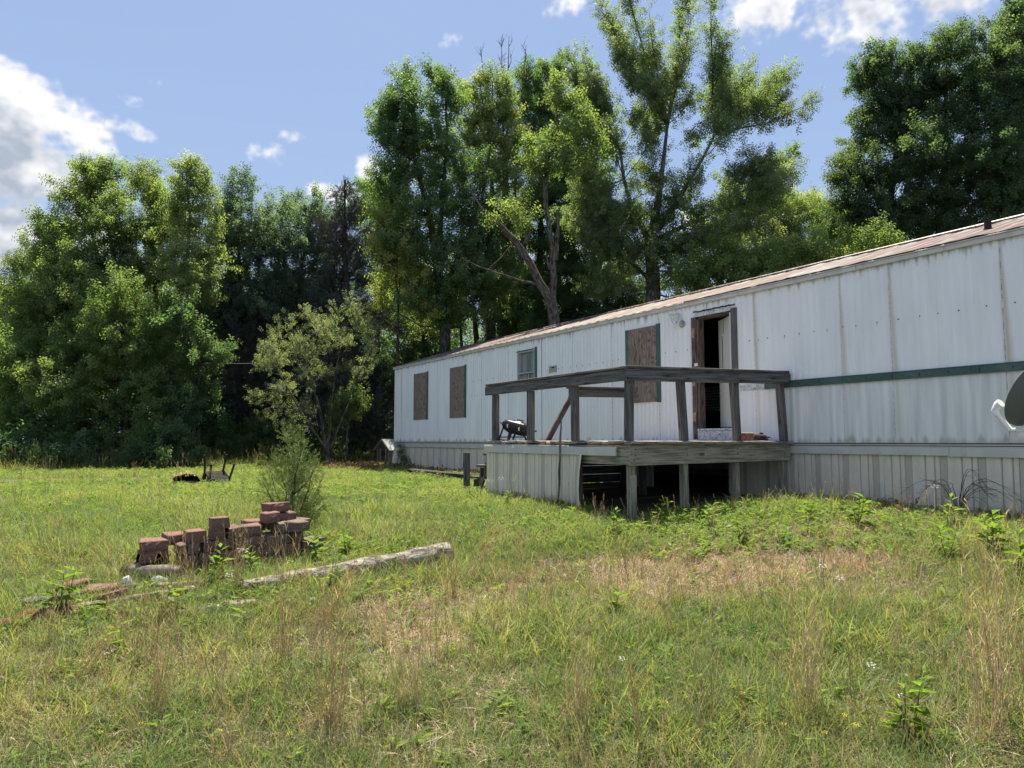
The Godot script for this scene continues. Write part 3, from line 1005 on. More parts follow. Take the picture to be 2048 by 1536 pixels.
func build_porch_light(root: Node3D) -> void:
	var l: Node3D = lay("porch_light", Node3D.new(), root, Vector3(12.06, 3.44, 0.0))
	var b := Builder.new()
	b.tube([Vector3(0.06, -0.01, 0.006), Vector3(0.06, -0.01, 0.024), Vector3(0.06, -0.01, 0.034)], [0.062, 0.062, 0.03], 18)
	put("back_plate", b, M.chrome, l)
	b = Builder.new()
	b.tube([Vector3(0.06, -0.01, 0.03), Vector3(0.05, 0.02, 0.09), Vector3(0.0, 0.03, 0.13)], [0.012, 0.012, 0.012], 8)
	b.tube([Vector3(0.0, 0.03, 0.13), Vector3(0.0, -0.015, 0.13)], [0.04, 0.03], 8)
	b.tube([Vector3(0.0, -0.03, 0.13), Vector3(0.0, -0.14, 0.13)], [0.006, 0.003], 6)
	put("arm", b, M.chrome, l)
	# glass cage, wider at the top
	b = Builder.new()
	for k in 6:
		var a := TAU * k / 6
		var c := TAU * (k + 1) / 6
		var p := [Vector3(cos(a) * 0.05, 0.03, 0.13 + sin(a) * 0.05), Vector3(cos(c) * 0.05, 0.03, 0.13 + sin(c) * 0.05), Vector3(cos(c) * 0.085, 0.15, 0.13 + sin(c) * 0.085), Vector3(cos(a) * 0.085, 0.15, 0.13 + sin(a) * 0.085)]
		b.poly(p, [Vector2(), Vector2(), Vector2(), Vector2()], Vector3(0, 0.09, 0.13))
	put("lamp_glass", b, M.clear, l)
	b = Builder.new()
	for k in 6:
		var a := TAU * k / 6
		b.tube([Vector3(cos(a) * 0.05, 0.03, 0.13 + sin(a) * 0.05), Vector3(cos(a) * 0.086, 0.15, 0.13 + sin(a) * 0.086)], [0.005, 0.005], 4)
	b.tube([Vector3(0, 0.15, 0.13), Vector3(0, 0.158, 0.13), Vector3(0, 0.175, 0.13)], [0.094, 0.09, 0.03], 6)
	put("cage", b, M.chrome, l)


func skirt_panel(b: Builder, holes: Builder, x0: float, w: float, y0: float, y1: float, z0: float, bow: float) -> void:
	# flat fields between grooves, one perforated band
	var marks := [0.0, 0.085, 0.095, 0.105, 0.19, 0.20, 0.21, 0.255, 0.26, 0.265, 0.335, 0.34, 0.345, 0.40]
	var deep := [0.0, 0.0, -0.026, 0.0, 0.0, -0.026, 0.0, 0.0, -0.018, -0.004, -0.004, -0.018, 0.0, 0.0]
	for i in marks.size() - 1:
		var a: float = x0 + marks[i] * w / 0.4
		var c: float = x0 + marks[i + 1] * w / 0.4
		var t: Builder = holes if i == 9 else b
		for j in 4:
			var ya := lerpf(y0, y1, j / 4.0)
			var yc := lerpf(y0, y1, (j + 1) / 4.0)
			var ba := bow * sin(PI * 0.5 * (1.0 - j / 4.0)) 
			var bc := bow * sin(PI * 0.5 * (1.0 - (j + 1) / 4.0))
			var u := Vector2(0.05, 0.95)
			t.poly([Vector3(a, ya, z0 + deep[i] + ba), Vector3(c, ya, z0 + deep[i + 1] + ba), Vector3(c, yc, z0 + deep[i + 1] + bc), Vector3(a, yc, z0 + deep[i] + bc)],
				[Vector2(0.0 if t == holes else marks[i] * 2.0, 1.0 - j / 4.0), Vector2(1.0 if t == holes else marks[i + 1] * 2.0, 1.0 - j / 4.0), Vector2(1.0 if t == holes else marks[i + 1] * 2.0, 0.75 - j / 4.0), Vector2(0.0 if t == holes else marks[i] * 2.0, 0.75 - j / 4.0)])


func build_skirting(root: Node3D) -> void:
	var x := 0.0
	var k := 0
	while x < LONG - 0.1:
		if x > 11.0 and x < 12.8:
			x += 0.406
			k += 1
			continue
		var b := Builder.new()
		var hb := Builder.new()
		skirt_panel(b, hb, x, 0.404, 0.60, 1.335, -0.015, 0.09 if k == 0 else 0.05 if k == 1 else rng.randf_range(-0.012, 0.022))
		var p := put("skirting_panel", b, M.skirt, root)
		put("vent_strip", hb, M.vent, p)
		x += 0.406
		k += 1
	var s := 0.0
	while s < LONG:
		var e := minf(s + rng.randf_range(2.6, 3.6), LONG)
		var t := Builder.new()
		var dip := rng.randf_range(-0.006, 0.006)
		slab(t, Vector3(s + 0.002, 1.325 + dip, -0.02), Vector3(e - 0.002, 1.425, 0.022))
		slab(t, Vector3(s + 0.002, 1.427, -0.012), Vector3(e - 0.002, 1.437, 0.014), 0.001)
		put("skirting_rail", t, M.cream, root)
		s = e
	part(root, "starter_strip", M.cream, Vector3(0, 1.447, -0.01), Vector3(LONG, 1.462, 0.008), 0.001)
	part(root, "rim_gap", M.tar, Vector3(0.01, 1.36, -0.2), Vector3(LONG - 0.01, 1.49, -0.03), 0.001)
	var e2 := Builder.new()
	slab(e2, Vector3(-0.012, 0.60, -DEEP), Vector3(0.006, 1.40, -0.03))
	slab(e2, Vector3(0.0, 0.60, -DEEP - 0.012), Vector3(LONG, 1.46, -DEEP + 0.006))
	put("rear_skirting", e2, M.skirt, root)


func build_deck() -> void:
	var off := Vector3(12.5, 0.62, 1.5)
	var deck := thing("deck", "weathered grey wooden deck with railings in front of the open door", "deck", HT * off, HOME_TURN)
	# floor boards run out from the wall, their ends ragged
	var x := 10.80
	while x < 14.05:
		var b := Builder.new()
		var e := 3.0 + rng.randf_range(-0.025, 0.03)
		beam(b, Vector3(x + 0.07, 1.482, 0.03), Vector3(x + 0.07, 1.482 + rng.randf_range(-0.006, 0.008), e), 0.036, 0.137, 0.006, 0.004)
		put("deck_board", b, M.board, deck, -off)
		x += 0.1475
	# frame
	for f in [[Vector3(10.82, 1.335, 2.955), Vector3(14.12, 1.335, 2.955)], [Vector3(10.84, 1.335, 0.05), Vector3(10.84, 1.335, 2.93)]]:
		var b := Builder.new()
		beam(b, f[0], f[1], 0.235, 0.04)
		put("rim_beam", b, M.rim, deck, -off)
	var rb := Builder.new()
	beam(rb, Vector3(14.105, 1.36, 0.03), Vector3(14.105, 1.335, 2.985), 0.25, 0.042, 0.004, 0.002)
	put("rim_beam", rb, M.rim, deck, -off)
	for k in 7:
		var b := Builder.new()
		var jx := 11.25 + 0.41 * k
		beam(b, Vector3(jx, 1.34, 0.05), Vector3(jx, 1.34, 2.93), 0.235, 0.038)
		put("joist", b, M.wood, deck, -off)
	# legs below
	for p in [[14.04, 2.88], [14.04, 2.02], [14.04, 1.08], [14.04, 0.12], [13.0, 2.88], [10.93, 2.88], [12.0, 2.88], [10.93, 0.3], [12.4, 1.2]]:
		var b := Builder.new()
		beam(b, Vector3(p[0], 0.40, p[1]), Vector3(p[0] + rng.randf_range(-0.01, 0.01), 1.44, p[1]), 0.09, 0.09, 0.006, 0.004)
		put("leg", b, M.rim if p[0] > 13.5 else M.wood, deck, -off)
	# railing posts
	for p in [[10.98, 2.945, 11.02], [11.95, 2.94, 11.99], [13.0, 2.94, 13.04], [14.03, 2.93, 14.09], [14.07, 2.06, 14.07], [14.07, 1.08, 14.07], [14.07, 0.12, 14.07]]:
		var b := Builder.new()
		var top: float = 2.22 + 0.1 * clampf((2.9 - p[1]) / 2.9, 0, 1)
		beam(b, Vector3(p[0] + 0.02, 1.50, p[1]), Vector3(p[2] - 0.02, top, p[1]), 0.089, 0.089, 0.006, 0.003)
		put("railing_post", b, M.wood, deck, -off)
	# rails on edge with a flat cap on top
	var r := Builder.new()
	beam(r, Vector3(10.79, 2.285, 3.0), Vector3(14.10, 2.285, 3.0), 0.14, 0.038, 0.005, 0.003)
	put("rail", r, M.wood, deck, -off)
	r = Builder.new()
	beam(r, Vector3(14.135, 2.28, 3.04), Vector3(14.135, 2.375, -0.02 + 0.03), 0.15, 0.038, 0.005, 0.003)
	put("rail", r, M.wood, deck, -off)
	r = Builder.new()
	beam(r, Vector3(10.82, 2.375, 2.96), Vector3(12.6, 2.37, 2.965), 0.034, 0.14, 0.005, 0.004)
	beam(r, Vector3(12.605, 2.37, 2.965), Vector3(14.05, 2.372, 2.965), 0.034, 0.14, 0.005, 0.003)
	put("rail_cap", r, M.wood, deck, -off)
	r = Builder.new()
	beam(r, Vector3(14.10, 2.37, 3.05), Vector3(14.10, 2.465, 0.05), 0.034, 0.14, 0.005, 0.003)
	put("rail_cap", r, M.wood, deck, -off)
	r = Builder.new()
	beam(r, Vector3(10.86, 2.31, 1.42), Vector3(10.86, 2.345, 0.06), 0.14, 0.038, 0.005, 0.003)
	put("rail", r, M.wood, deck, -off)
	r = Builder.new()
	beam(r, Vector3(10.87, 2.40, 1.44), Vector3(10.87, 2.435, 0.06), 0.034, 0.14, 0.005, 0.003)
	put("rail_cap", r, M.wood, deck, -off)
	r = Builder.new()
	beam(r, Vector3(10.90, 1.50, 1.90), Vector3(10.90, 2.27, 1.38), 0.09, 0.04, 0.004, 0.003)
	put("brace", r, M.brown, deck, -off)
	r = Builder.new()
	beam(r, Vector3(10.95, 1.5, 1.36), Vector3(10.95, 2.24, 1.36), 0.089, 0.089, 0.006)
	put("railing_post", r, M.wood, deck, -off)
	var nh := Builder.new()
	for o in [2.9, 2.05, 1.1, 0.15]:
		for y in [1.27, 1.33, 1.40]:
			var q := Vector3(14.124, y, o + rng.randf_range(-0.02, 0.02))
			nh.tube([q, q + Vector3(0.006, 0, 0)], [0.009, 0.007], 6)
	for o in [2.9, 2.05, 1.1, 0.14]:
		for y in [2.27, 2.33]:
			var q := Vector3(14.152, y + 0.03 * (3.0 - o), o)
			nh.tube([q, q + Vector3(0.005, 0, 0)], [0.007, 0.006], 6)
	for s in [11.0, 11.97, 13.02, 14.05]:
		for y in [2.25, 2.32]:
			var q := Vector3(s, y, 3.018)
			nh.tube([q, q + Vector3(0, 0, 0.005)], [0.007, 0.006], 6)
	put("nail_heads", nh, M.tar, deck, -off).set_meta("kind", "stuff")
	# vinyl skirting hung on the front, its last sheet curling away
	var s := 10.83
	var k := 0
	while k < 6:
		var b := Builder.new()
		var hb := Builder.new()
		skirt_panel(b, hb, s, 0.41, 0.45, 1.335, 3.005, rng.randf_range(-0.01, 0.015))
		if k == 5:
			for bb in [b, hb]:
				for i in bb.v.size():
					var q: float = clampf((bb.v[i].x - s) / 0.41, 0, 1)
					bb.v[i] += Vector3(-0.06 * q * sin(PI * (1.335 - bb.v[i].y) / 0.9), 0, 0.05 * q * q)
		var p := put("skirting_panel", b, M.skirt, deck, -off)
		put("vent_strip", hb, M.vent, p)
		s += 0.412
		k += 1
	var tr := Builder.new()
	beam(tr, Vector3(10.79, 1.378, 3.02), Vector3(13.93, 1.372, 3.03), 0.105, 0.03, 0.004, 0.002)
	slab(tr, Vector3(10.80, 1.43, 2.99), Vector3(12.9, 1.445, 3.03), 0.002)
	put("skirting_rail", tr, M.cream, deck, -off)
	for cx in [11.62, 12.96]:
		var b := Builder.new()
		slab(b, Vector3(cx, 1.40, 3.037), Vector3(cx + 0.05, 1.447, 3.04), 0.001)
		put("clip", b, M.pale, deck, -off)
	put_side(deck, off)
	# stairs at the far end
	for z in [1.95, 2.82]:
		var b := Builder.new()
		beam(b, Vector3(10.78, 1.32, z), Vector3(10.05, 0.56, z), 0.17, 0.038)
		put("stringer", b, M.wood, deck, -off)
		for i in 3:
			b = Builder.new()
			beam(b, Vector3(10.66 - 0.2 * i, 1.26 - 0.19 * i, z + 0.02), Vector3(10.66 - 0.2 * i, 1.10 - 0.19 * i, z + 0.02), 0.14, 0.036)
			put("cleat", b, M.wood, deck, -off)
	for i in 4:
		var b := Builder.new()
		beam(b, Vector3(10.66 - 0.215 * i, 1.29 - 0.19 * i, 1.86), Vector3(10.66 - 0.215 * i, 1.29 - 0.19 * i, 2.92), 0.036, 0.22, 0.005, 0.003)
		put("tread", b, M.wood, deck, -off)
	var nb := Builder.new()
	beam(nb, Vector3(10.08, 0.40, 2.95), Vector3(10.08, 1.32, 2.95), 0.089, 0.089, 0.012, 0.003)
	put("newel_post", nb, M.wood, deck, -off)


func put_side(deck: Node3D, off: Vector3) -> void:
	var y := 0.5
	while y < 1.2:
		var b := Builder.new()
		beam(b, Vector3(10.80, y + 0.07, 0.05), Vector3(10.80, y + 0.07, 1.86), 0.138, 0.025)
		put("side_board", b, M.wood, deck, -off)
		y += 0.145


func make_sprigs() -> void:
	# small twigs of leaves along +Y; the trees are made of copies of these
	S.broad = []
	S.small = []
	S.cedar = []
	for k in 3:
		var r := RandomNumberGenerator.new()
		r.seed = 70 + k
		var b := Builder.new()
		b.tube([Vector3.ZERO, Vector3(0.02, 0.45, 0.01)], [0.005, 0.002], 3, false)
		for i in 15:
			var h := 0.06 + 0.42 * i / 14.0
			var a := i * 2.4 + r.randf() * 0.8
			var out := Vector3(cos(a), r.randf_range(0.1, 0.7), sin(a)).normalized()
			var base := Vector3(0.0, h, 0.0) + out * 0.05
			var ac := out.cross(Vector3(r.randf_range(-0.5, 0.5), 1, r.randf_range(-0.5, 0.5))).normalized()
			b.leaf(base, out, ac, r.randf_range(0.085, 0.125), r.randf_range(0.055, 0.08), 0.14, r.randf_range(0.0, 0.5))
		S.broad.append(b.mesh())
		b = Builder.new()
		b.tube([Vector3.ZERO, Vector3(0.01, 0.48, 0.01)], [0.004, 0.0015], 3, false)
		for i in 20:
			var h := 0.03 + 0.47 * i / 19.0
			var a := (0.0 if i & 1 else PI) + r.randf_range(-0.7, 0.7)
			var out := Vector3(cos(a), r.randf_range(0.3, 0.9), sin(a)).normalized()
			var base := Vector3(0.0, h, 0.0) + out * 0.025
			var ac := out.cross(Vector3(r.randf_range(-0.6, 0.6), 1, r.randf_range(-0.6, 0.6))).normalized()
			b.leaf(base, out, ac, r.randf_range(0.05, 0.08), r.randf_range(0.03, 0.042), 0.14, r.randf_range(0.0, 0.3))
		S.small.append(b.mesh())
		b = Builder.new()
		for i in 26:
			var h := 0.02 + 0.40 * i / 25.0
			var a := r.randf() * TAU
			var out := Vector3(cos(a), r.randf_range(0.7, 1.6), sin(a)).normalized()
			var ac := out.cross(rvv(r)).normalized()
			b.leaf(Vector3(0, h, 0), out, ac, r.randf_range(0.09, 0.16), r.randf_range(0.014, 0.022), 0.2, 0.1)
		S.cedar.append(b.mesh())
	# grasses
	S.lawn = []
	S.long = []
	S.dry = []
	S.stalk = []
	S.herb = []
	for k in 4:
		var r := RandomNumberGenerator.new()
		r.seed = 170 + k
		var b := Builder.new()
		for i in 13:
			var a := r.randf() * TAU
			var at := Vector3(cos(a), 0, sin(a)) * r.randf() * 0.05
			var lean := Vector3(r.randf_range(-0.6, 0.6), 1, r.randf_range(-0.6, 0.6)).normalized()
			b.blade(at, lean, Vector3(lean.x, -0.5, lean.z) * 0.9, r.randf_range(0.06, 0.13), r.randf_range(0.004, 0.007), 2)
		S.lawn.append(b.mesh())
		b = Builder.new()
		for i in 12:
			var a := r.randf() * TAU
			var at := Vector3(cos(a), 0, sin(a)) * r.randf() * 0.045
			var lean := Vector3(r.randf_range(-0.7, 0.7), 1, r.randf_range(-0.7, 0.7)).normalized()
			b.blade(at, lean, Vector3(lean.x * 1.4, -0.8, lean.z * 1.4) * r.randf_range(0.4, 1.3), r.randf_range(0.12, 0.27), r.randf_range(0.003, 0.0065), 4)
		S.long.append(b.mesh())
		b = Builder.new()
		for i in 15:
			var a := r.randf() * TAU
			var at := Vector3(cos(a), 0, sin(a)) * r.randf() * 0.07
			var lean := Vector3(r.randf_range(-1, 1), r.randf_range(0.15, 0.9), r.randf_range(-1, 1)).normalized()
			b.blade(at, lean, Vector3(r.randf_range(-0.8, 0.8), -1.0, r.randf_range(-0.8, 0.8)) * r.randf_range(0.4, 1.6), r.randf_range(0.07, 0.2), r.randf_range(0.002, 0.0042), 4)
		S.dry.append(b.mesh())
		b = Builder.new()
		for i in 5:
			var at := Vector3(r.randf_range(-0.03, 0.03), 0, r.randf_range(-0.03, 0.03))
			var lean := Vector3(r.randf_range(-0.25, 0.25), 1, r.randf_range(-0.25, 0.25)).normalized()
			var top := at + lean * r.randf_range(0.24, 0.42)
			b.tube([at, at.lerp(top, 0.6), top], [0.0014, 0.0011, 0.0008], 3, false)
			for j in 7:
				b.leaf(top - lean * j * 0.008, (lean + rvv(r) * 0.5).normalized(), Vector3(r.randf(), 0, r.randf()).normalized(), 0.016, 0.005, 0.2)
		S.stalk.append(b.mesh())
		b = Builder.new()
		for i in 9:
			var a := r.randf() * TAU
			var out := Vector3(cos(a), r.randf_range(0.2, 0.9), sin(a)).normalized()
			b.leaf(Vector3(0, 0.01 + 0.06 * r.randf(), 0) + out * 0.015, out, out.cross(Vector3.UP).normalized(), r.randf_range(0.04, 0.085), r.randf_range(0.018, 0.032), 0.12, 0.2)
		S.herb.append(b.mesh())


func rvv(r: RandomNumberGenerator) -> Vector3:
	return Vector3(r.randf_range(-1, 1), r.randf_range(-1, 1), r.randf_range(-1, 1))


const LEAF := {
	"maple": [Vector3(0.163, 0.252, 0.106), Vector3(0.280, 0.342, 0.148), "broad"],
	"yellow": [Vector3(0.280, 0.334, 0.115), Vector3(0.425, 0.419, 0.165), "broad"],
	"oak": [Vector3(0.094, 0.164, 0.088), Vector3(0.178, 0.242, 0.136), "broad"],
	"gum": [Vector3(0.106, 0.200, 0.106), Vector3(0.215, 0.292, 0.136), "broad"],
	"elm": [Vector3(0.170, 0.245, 0.135), Vector3(0.262, 0.318, 0.190), "broad"],
	"blue": [Vector3(0.133, 0.210, 0.170), Vector3(0.205, 0.275, 0.231), "broad"],
	"light": [Vector3(0.230, 0.302, 0.136), Vector3(0.341, 0.384, 0.197), "broad"],
	"cedar": [Vector3(0.063, 0.085, 0.071), Vector3(0.121, 0.110, 0.114), "cedar"],
	"juniper": [Vector3(0.12, 0.18, 0.05), Vector3(0.27, 0.31, 0.09), "cedar"],
	"redbud": [Vector3(0.193, 0.255, 0.162), Vector3(0.305, 0.322, 0.259), "broad"],
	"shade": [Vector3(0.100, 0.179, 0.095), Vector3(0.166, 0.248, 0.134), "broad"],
}


func sprig_row(buf: PackedFloat32Array, at: Vector3, dir: Vector3, size: float, kind: Array, tone: float) -> void:
	var y := dir.normalized()
	var x := y.cross(rv() + Vector3(0.01, 0.02, 0.03)).normalized()
	var z := x.cross(y)
	var k := size * rng.randf_range(0.75, 1.25)
	var c: Vector3 = kind[0].lerp(kind[1], clampf(tone + rng.randf_range(-0.25, 0.25), 0, 1)) * rng.randf_range(0.85, 1.15)
	row(buf, Basis(x * k, y * k, z * k), at, Color(c.x, c.y, c.z))


# a tree: trunk and limbs as tubes in world coordinates, crown of sprigs in the lobes and along the plumes
# trunk: list of polylines of [x, y, z, radius]; lobes: [x, y, z, rx, ry]; plumes: [x, y, z] tips fed from the given fork
func tree(called: String, label: String, category: String, group: String, species: String, bark: Material, trunk: Array, lobes: Array, plumes := [], dens := 1.0, size := 1.0, spread := 0.55) -> Node3D:
	size *= 0.76 if species != "juniper" else 1.0
	var first: Array = trunk[0][0]
	var base := Vector3(first[0], first[1], first[2])
	var root := thing(called, label, category, base, 0.0, group)
	var kind: Array = LEAF[species]
	var wood := Builder.new()
	var joints := []
	for line in trunk:
		var p := []
		var r := []
		for k in line.size():
			var q := Vector3(line[k][0], line[k][1], line[k][2]) - base
			if k > 0:
				var prev: Vector3 = p[p.size() - 1]
				var mid := prev.lerp(q, 0.5) + rv(prev.distance_to(q) * 0.045)
				p.append(mid)
				r.append((line[k - 1][3] + line[k][3]) * 0.5)
				joints.append(mid)
			p.append(q)
			r.append(line[k][3])
			joints.append(q)
		wood.tube(p, r, 9 if line[0][3] > 0.12 else 6)
	var bufs := [PackedFloat32Array(), PackedFloat32Array(), PackedFloat32Array()]
	for l in lobes:
		var c := Vector3(l[0], l[1], l[2]) - base
		var rr := Vector3(l[3], l[4], (l[3] + l[4]) * 0.5)
		var tone: float = 0.5 + rng.randf_range(-0.35, 0.35)
		# a limb from the nearest joint below
		var best := Vector3.ZERO
		var far := 1e9
		for j in joints:
			var d: float = j.distance_to(c) + maxf(0.0, j.y - c.y) * 3.0
			if d < far:
				far = d
				best = j
		var knee := best.lerp(c, 0.5) + Vector3(0, -0.1 * far, 0) + rv(0.06 * far)
		var lr := clampf(0.012 * far + 0.012, 0.015, 0.07)
		wood.tube([best, knee, c], [lr, lr * 0.75, lr * 0.35], 5, false)
		var count := int( dens * 13.0 * PI * rr.x * rr.y / (size * size)) + 2
		for k in count:
			var dir := rv()
			dir = dir.normalized() if dir.length() > 0.01 else Vector3.UP
			if dir.y < -0.55:
				dir.y *= 0.5
			var tip := c + dir * rr * pow(rng.randf(), 0.45) * rng.randf_range(0.8, 1.35)
			var from := c.lerp(tip, 0.2) + Vector3(0, -0.12 * rr.y, 0)
			if k % 6 == 0:
				wood.tube([c, from, tip], [0.014, 0.010, 0.004], 3, false)
			var n := 5
			for j in n:
				var f := 0.35 + 0.65 * (j + rng.randf()) / n
				var at := from.lerp(tip, f) + rv(0.16 * size)
				var out := (tip - from).normalized() + rv(0.75) + Vector3(0, 0.25, 0)
				sprig_row(bufs[rng.randi() % 3], at, out, size, kind, tone)
		# shoots that reach out of the lobe and break its outline
		for k in int(4.0 + 5.0 * rr.x):
			var d := (rv() + Vector3(0, 0.55, 0)).normalized()
			var from := c + d * rr * 0.5
			var to := c + d * rr * rng.randf_range(1.2, 1.65) + Vector3(0, 0.1, 0)
			var sl := from.distance_to(to)
			wood.tube([from, from.lerp(to, 0.5) + rv(0.05 * sl), to], [0.010, 0.007, 0.002], 3, false)
			for j in int(sl * 14.0 * dens / size):
				var f := rng.randf()
				sprig_row(bufs[rng.randi() % 3], from.lerp(to, f) + rv(0.26 * (1.1 - f) * sqrt(rr.x + 0.2)), d + rv(0.9), size, kind, tone)
	for t in plumes:
		var tip := Vector3(t[0], t[1], t[2]) - base
		var best := Vector3.ZERO
		var far := 1e9
		for j in joints:
			var d: float = j.distance_to(tip) + maxf(0.0, j.y + 0.5 - tip.y) * 2.0 + j.length() * 0.15 + rng.randf() * 0.12 * j.distance_to(tip)
			if d < far:
				far = d
				best = j
		var long := best.distance_to(tip)
		var mid := best.lerp(tip, 0.5) + Vector3(0, -0.06 * long, 0)
		var p := [best, best.lerp(mid, 0.5) + rv(0.02 * long), mid + rv(0.02 * long), mid.lerp(tip, 0.5) + rv(0.02 * long), tip]
		var br := clampf(0.011 * long, 0.008, 0.07)
		wood.tube(p, [br, br * 0.8, br * 0.6, br * 0.4, 0.004], 5, false)
		var tone: float = 0.5 + rng.randf_range(-0.3, 0.3)
		var twigs := [p]
		for k in int(clampf(long * 2.2, 3, 9)):
			var f := rng.randf_range(0.3, 0.9)
			var seg := clampi(int(f * 4.0), 0, 3)
			var on: Vector3 = p[seg].lerp(p[seg + 1], f * 4.0 - seg)
			var d := ((tip - mid).normalized() + rv(0.85)).normalized() * spread * rng.randf_range(1.0, 2.4) * (1.2 - f)
			wood.tube([on, on + d * 0.5 + Vector3(0, -0.02, 0), on + d], [br * 0.35, br * 0.25, 0.003], 4, false)
			twigs.append([on, on + d * 0.3, on + d * 0.5, on + d * 0.8, on + d])
		for w in twigs.size():
			var q: Array = twigs[w]
			var ql: float = q[0].distance_to(q[4])
			for k in int(ql * (26.0 if w == 0 else 36.0) * dens / size) + 1:
				var f := pow(rng.randf(), 0.75) * 0.82 + 0.18
				var seg := clampi(int(f * 4.0), 0, 3)
				var on: Vector3 = q[seg].lerp(q[seg + 1], f * 4.0 - seg)
				var wide := (spread * (0.8 - 0.5 * f) if w == 0 else spread * 0.28) + 0.06 * size
				var side := rv()
				sprig_row(bufs[rng.randi() % 3], on + side * wide, (tip - mid).normalized() * 0.5 + side * 1.2 + rv(0.6) + Vector3(0, 0.2, 0), size, kind, tone)
	put("trunk", wood, bark, root)
	var leaf: Material = M.needle if kind[2] == "cedar" else M.leaf
	var crown := Node3D.new()
	lay("crown", crown, root)
	for k in 3:
		if bufs[k].size():
			many("foliage", S[kind[2]][k], bufs[k], leaf, crown)
	return root


func bare_tree(label: String, base: Vector3, fork: Array) -> void:
	var root := thing("dead_tree", label, "tree", base)
	var b := Builder.new()
	for f in fork:
		var top: Vector3 = f - base
		var low := Vector3(top.x * 0.35, top.y * 0.55, top.z * 0.35)
		var p := [Vector3.ZERO, low, low.lerp(top, 0.5) + rv(0.12), top]
		b.tube(p, [0.13, 0.085, 0.04, 0.008], 6)
		for k in 15:
			var q := rng.randf_range(0.3, 0.97)
			var on := low.lerp(top, q)
			var d := Vector3(rng.randf_range(-0.7, 0.7), 1.0, rng.randf_range(-0.7, 0.7)).normalized() * (1.6 * (1.15 - q))
			var m := on + d * 0.5 + rv(0.07)
			b.tube([on, m, on + d + rv(0.05)], [0.018, 0.012, 0.004], 4, false)
			for j in 3:
				var s := on.lerp(on + d, rng.randf_range(0.4, 0.9))
				b.tube([s, s + Vector3(rng.randf_range(-0.3, 0.3), 0.3, rng.randf_range(-0.3, 0.3))], [0.008, 0.003], 3, false)
	put("trunk", b, M.bark, root)


func build_woodland() -> void:
	# the wood behind the first trees, which reads as one mass
	var bufs := [PackedFloat32Array(), PackedFloat32Array(), PackedFloat32Array()]
	var trunks := Builder.new()
	for k in 170:
		var x := rng.randf_range(-46, 46)
		var z := rng.randf_range(-50, -34) - 0.08 * absf(x)
		var h := rng.randf_range(7.0, 10.5)
		if x > 9.0 and x < 22.0:
			h *= 0.8
		var y := ground(x, z)
		trunks.tube([Vector3(x, y - 0.2, z), Vector3(x + rng.randf_range(-0.4, 0.4), y + h * 0.85, z)], [0.13, 0.05], 5, false)
		for j in 100:
			var dir := rv()
			var at := Vector3(x, y + h * 0.62, z) + Vector3(dir.x * 2.3, dir.y * h * 0.42, dir.z * 2.3)
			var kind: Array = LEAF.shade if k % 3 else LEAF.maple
			sprig_row(bufs[j % 3], at, dir + Vector3(0, 0.4, 0), 1.7, kind, rng.randf())
	var root := Node3D.new()
	root.set_meta("kind", "stuff")
	root.set_meta("label", "dense green wood behind the first row of trees")
	root.set_meta("category", "wood")
	lay("woodland", root)
	var t := put("trunks", trunks, M.bark_dark, root)
	t.set_meta("kind", "stuff")
	for k in 3:
		many("foliage", S.broad[k], bufs[k], M.leaf, root)
	# leafy undergrowth along the foot of the wood
	var low := [PackedFloat32Array(), PackedFloat32Array(), PackedFloat32Array()]
	for k in 5200:
		var x := rng.randf_range(-24, 24)
		var z := -25.6 - pow(rng.randf(), 1.5) * 9.0
		if x < -5.0:
			z = -27.5 + (-6.0 - x) * 1.05 - pow(rng.randf(), 1.3) * 7.0
			z = minf(z, -15.2)
		if (HT.affine_inverse() * Vector3(x, 1, z)).z > -6.0 and x > -4.0:
			continue
		var p := on_ground(x, z, rng.randf_range(0.05, 1.5) * pow(rng.randf(), 0.6))
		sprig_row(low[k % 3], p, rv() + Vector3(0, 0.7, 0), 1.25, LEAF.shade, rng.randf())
	var ug := Node3D.new()
	ug.set_meta("kind", "stuff")
	ug.set_meta("label", "low leafy undergrowth along the foot of the wood")
	ug.set_meta("category", "undergrowth")
	lay("undergrowth", ug)
	for k in 3:
		many("foliage", S.broad[k], low[k], M.leaf, ug)


func clear_of_things(x: float, z: float) -> bool:
	var q := HT.affine_inverse() * Vector3(x, 1.0, z)
	if q.x > -0.1 and q.x < LONG and q.z < 0.06 and q.z > -DEEP:
		return false
	if q.x > 10.75 and q.x < 14.2 and q.z < 2.95 and q.z > 0.0:
		return false
	return true


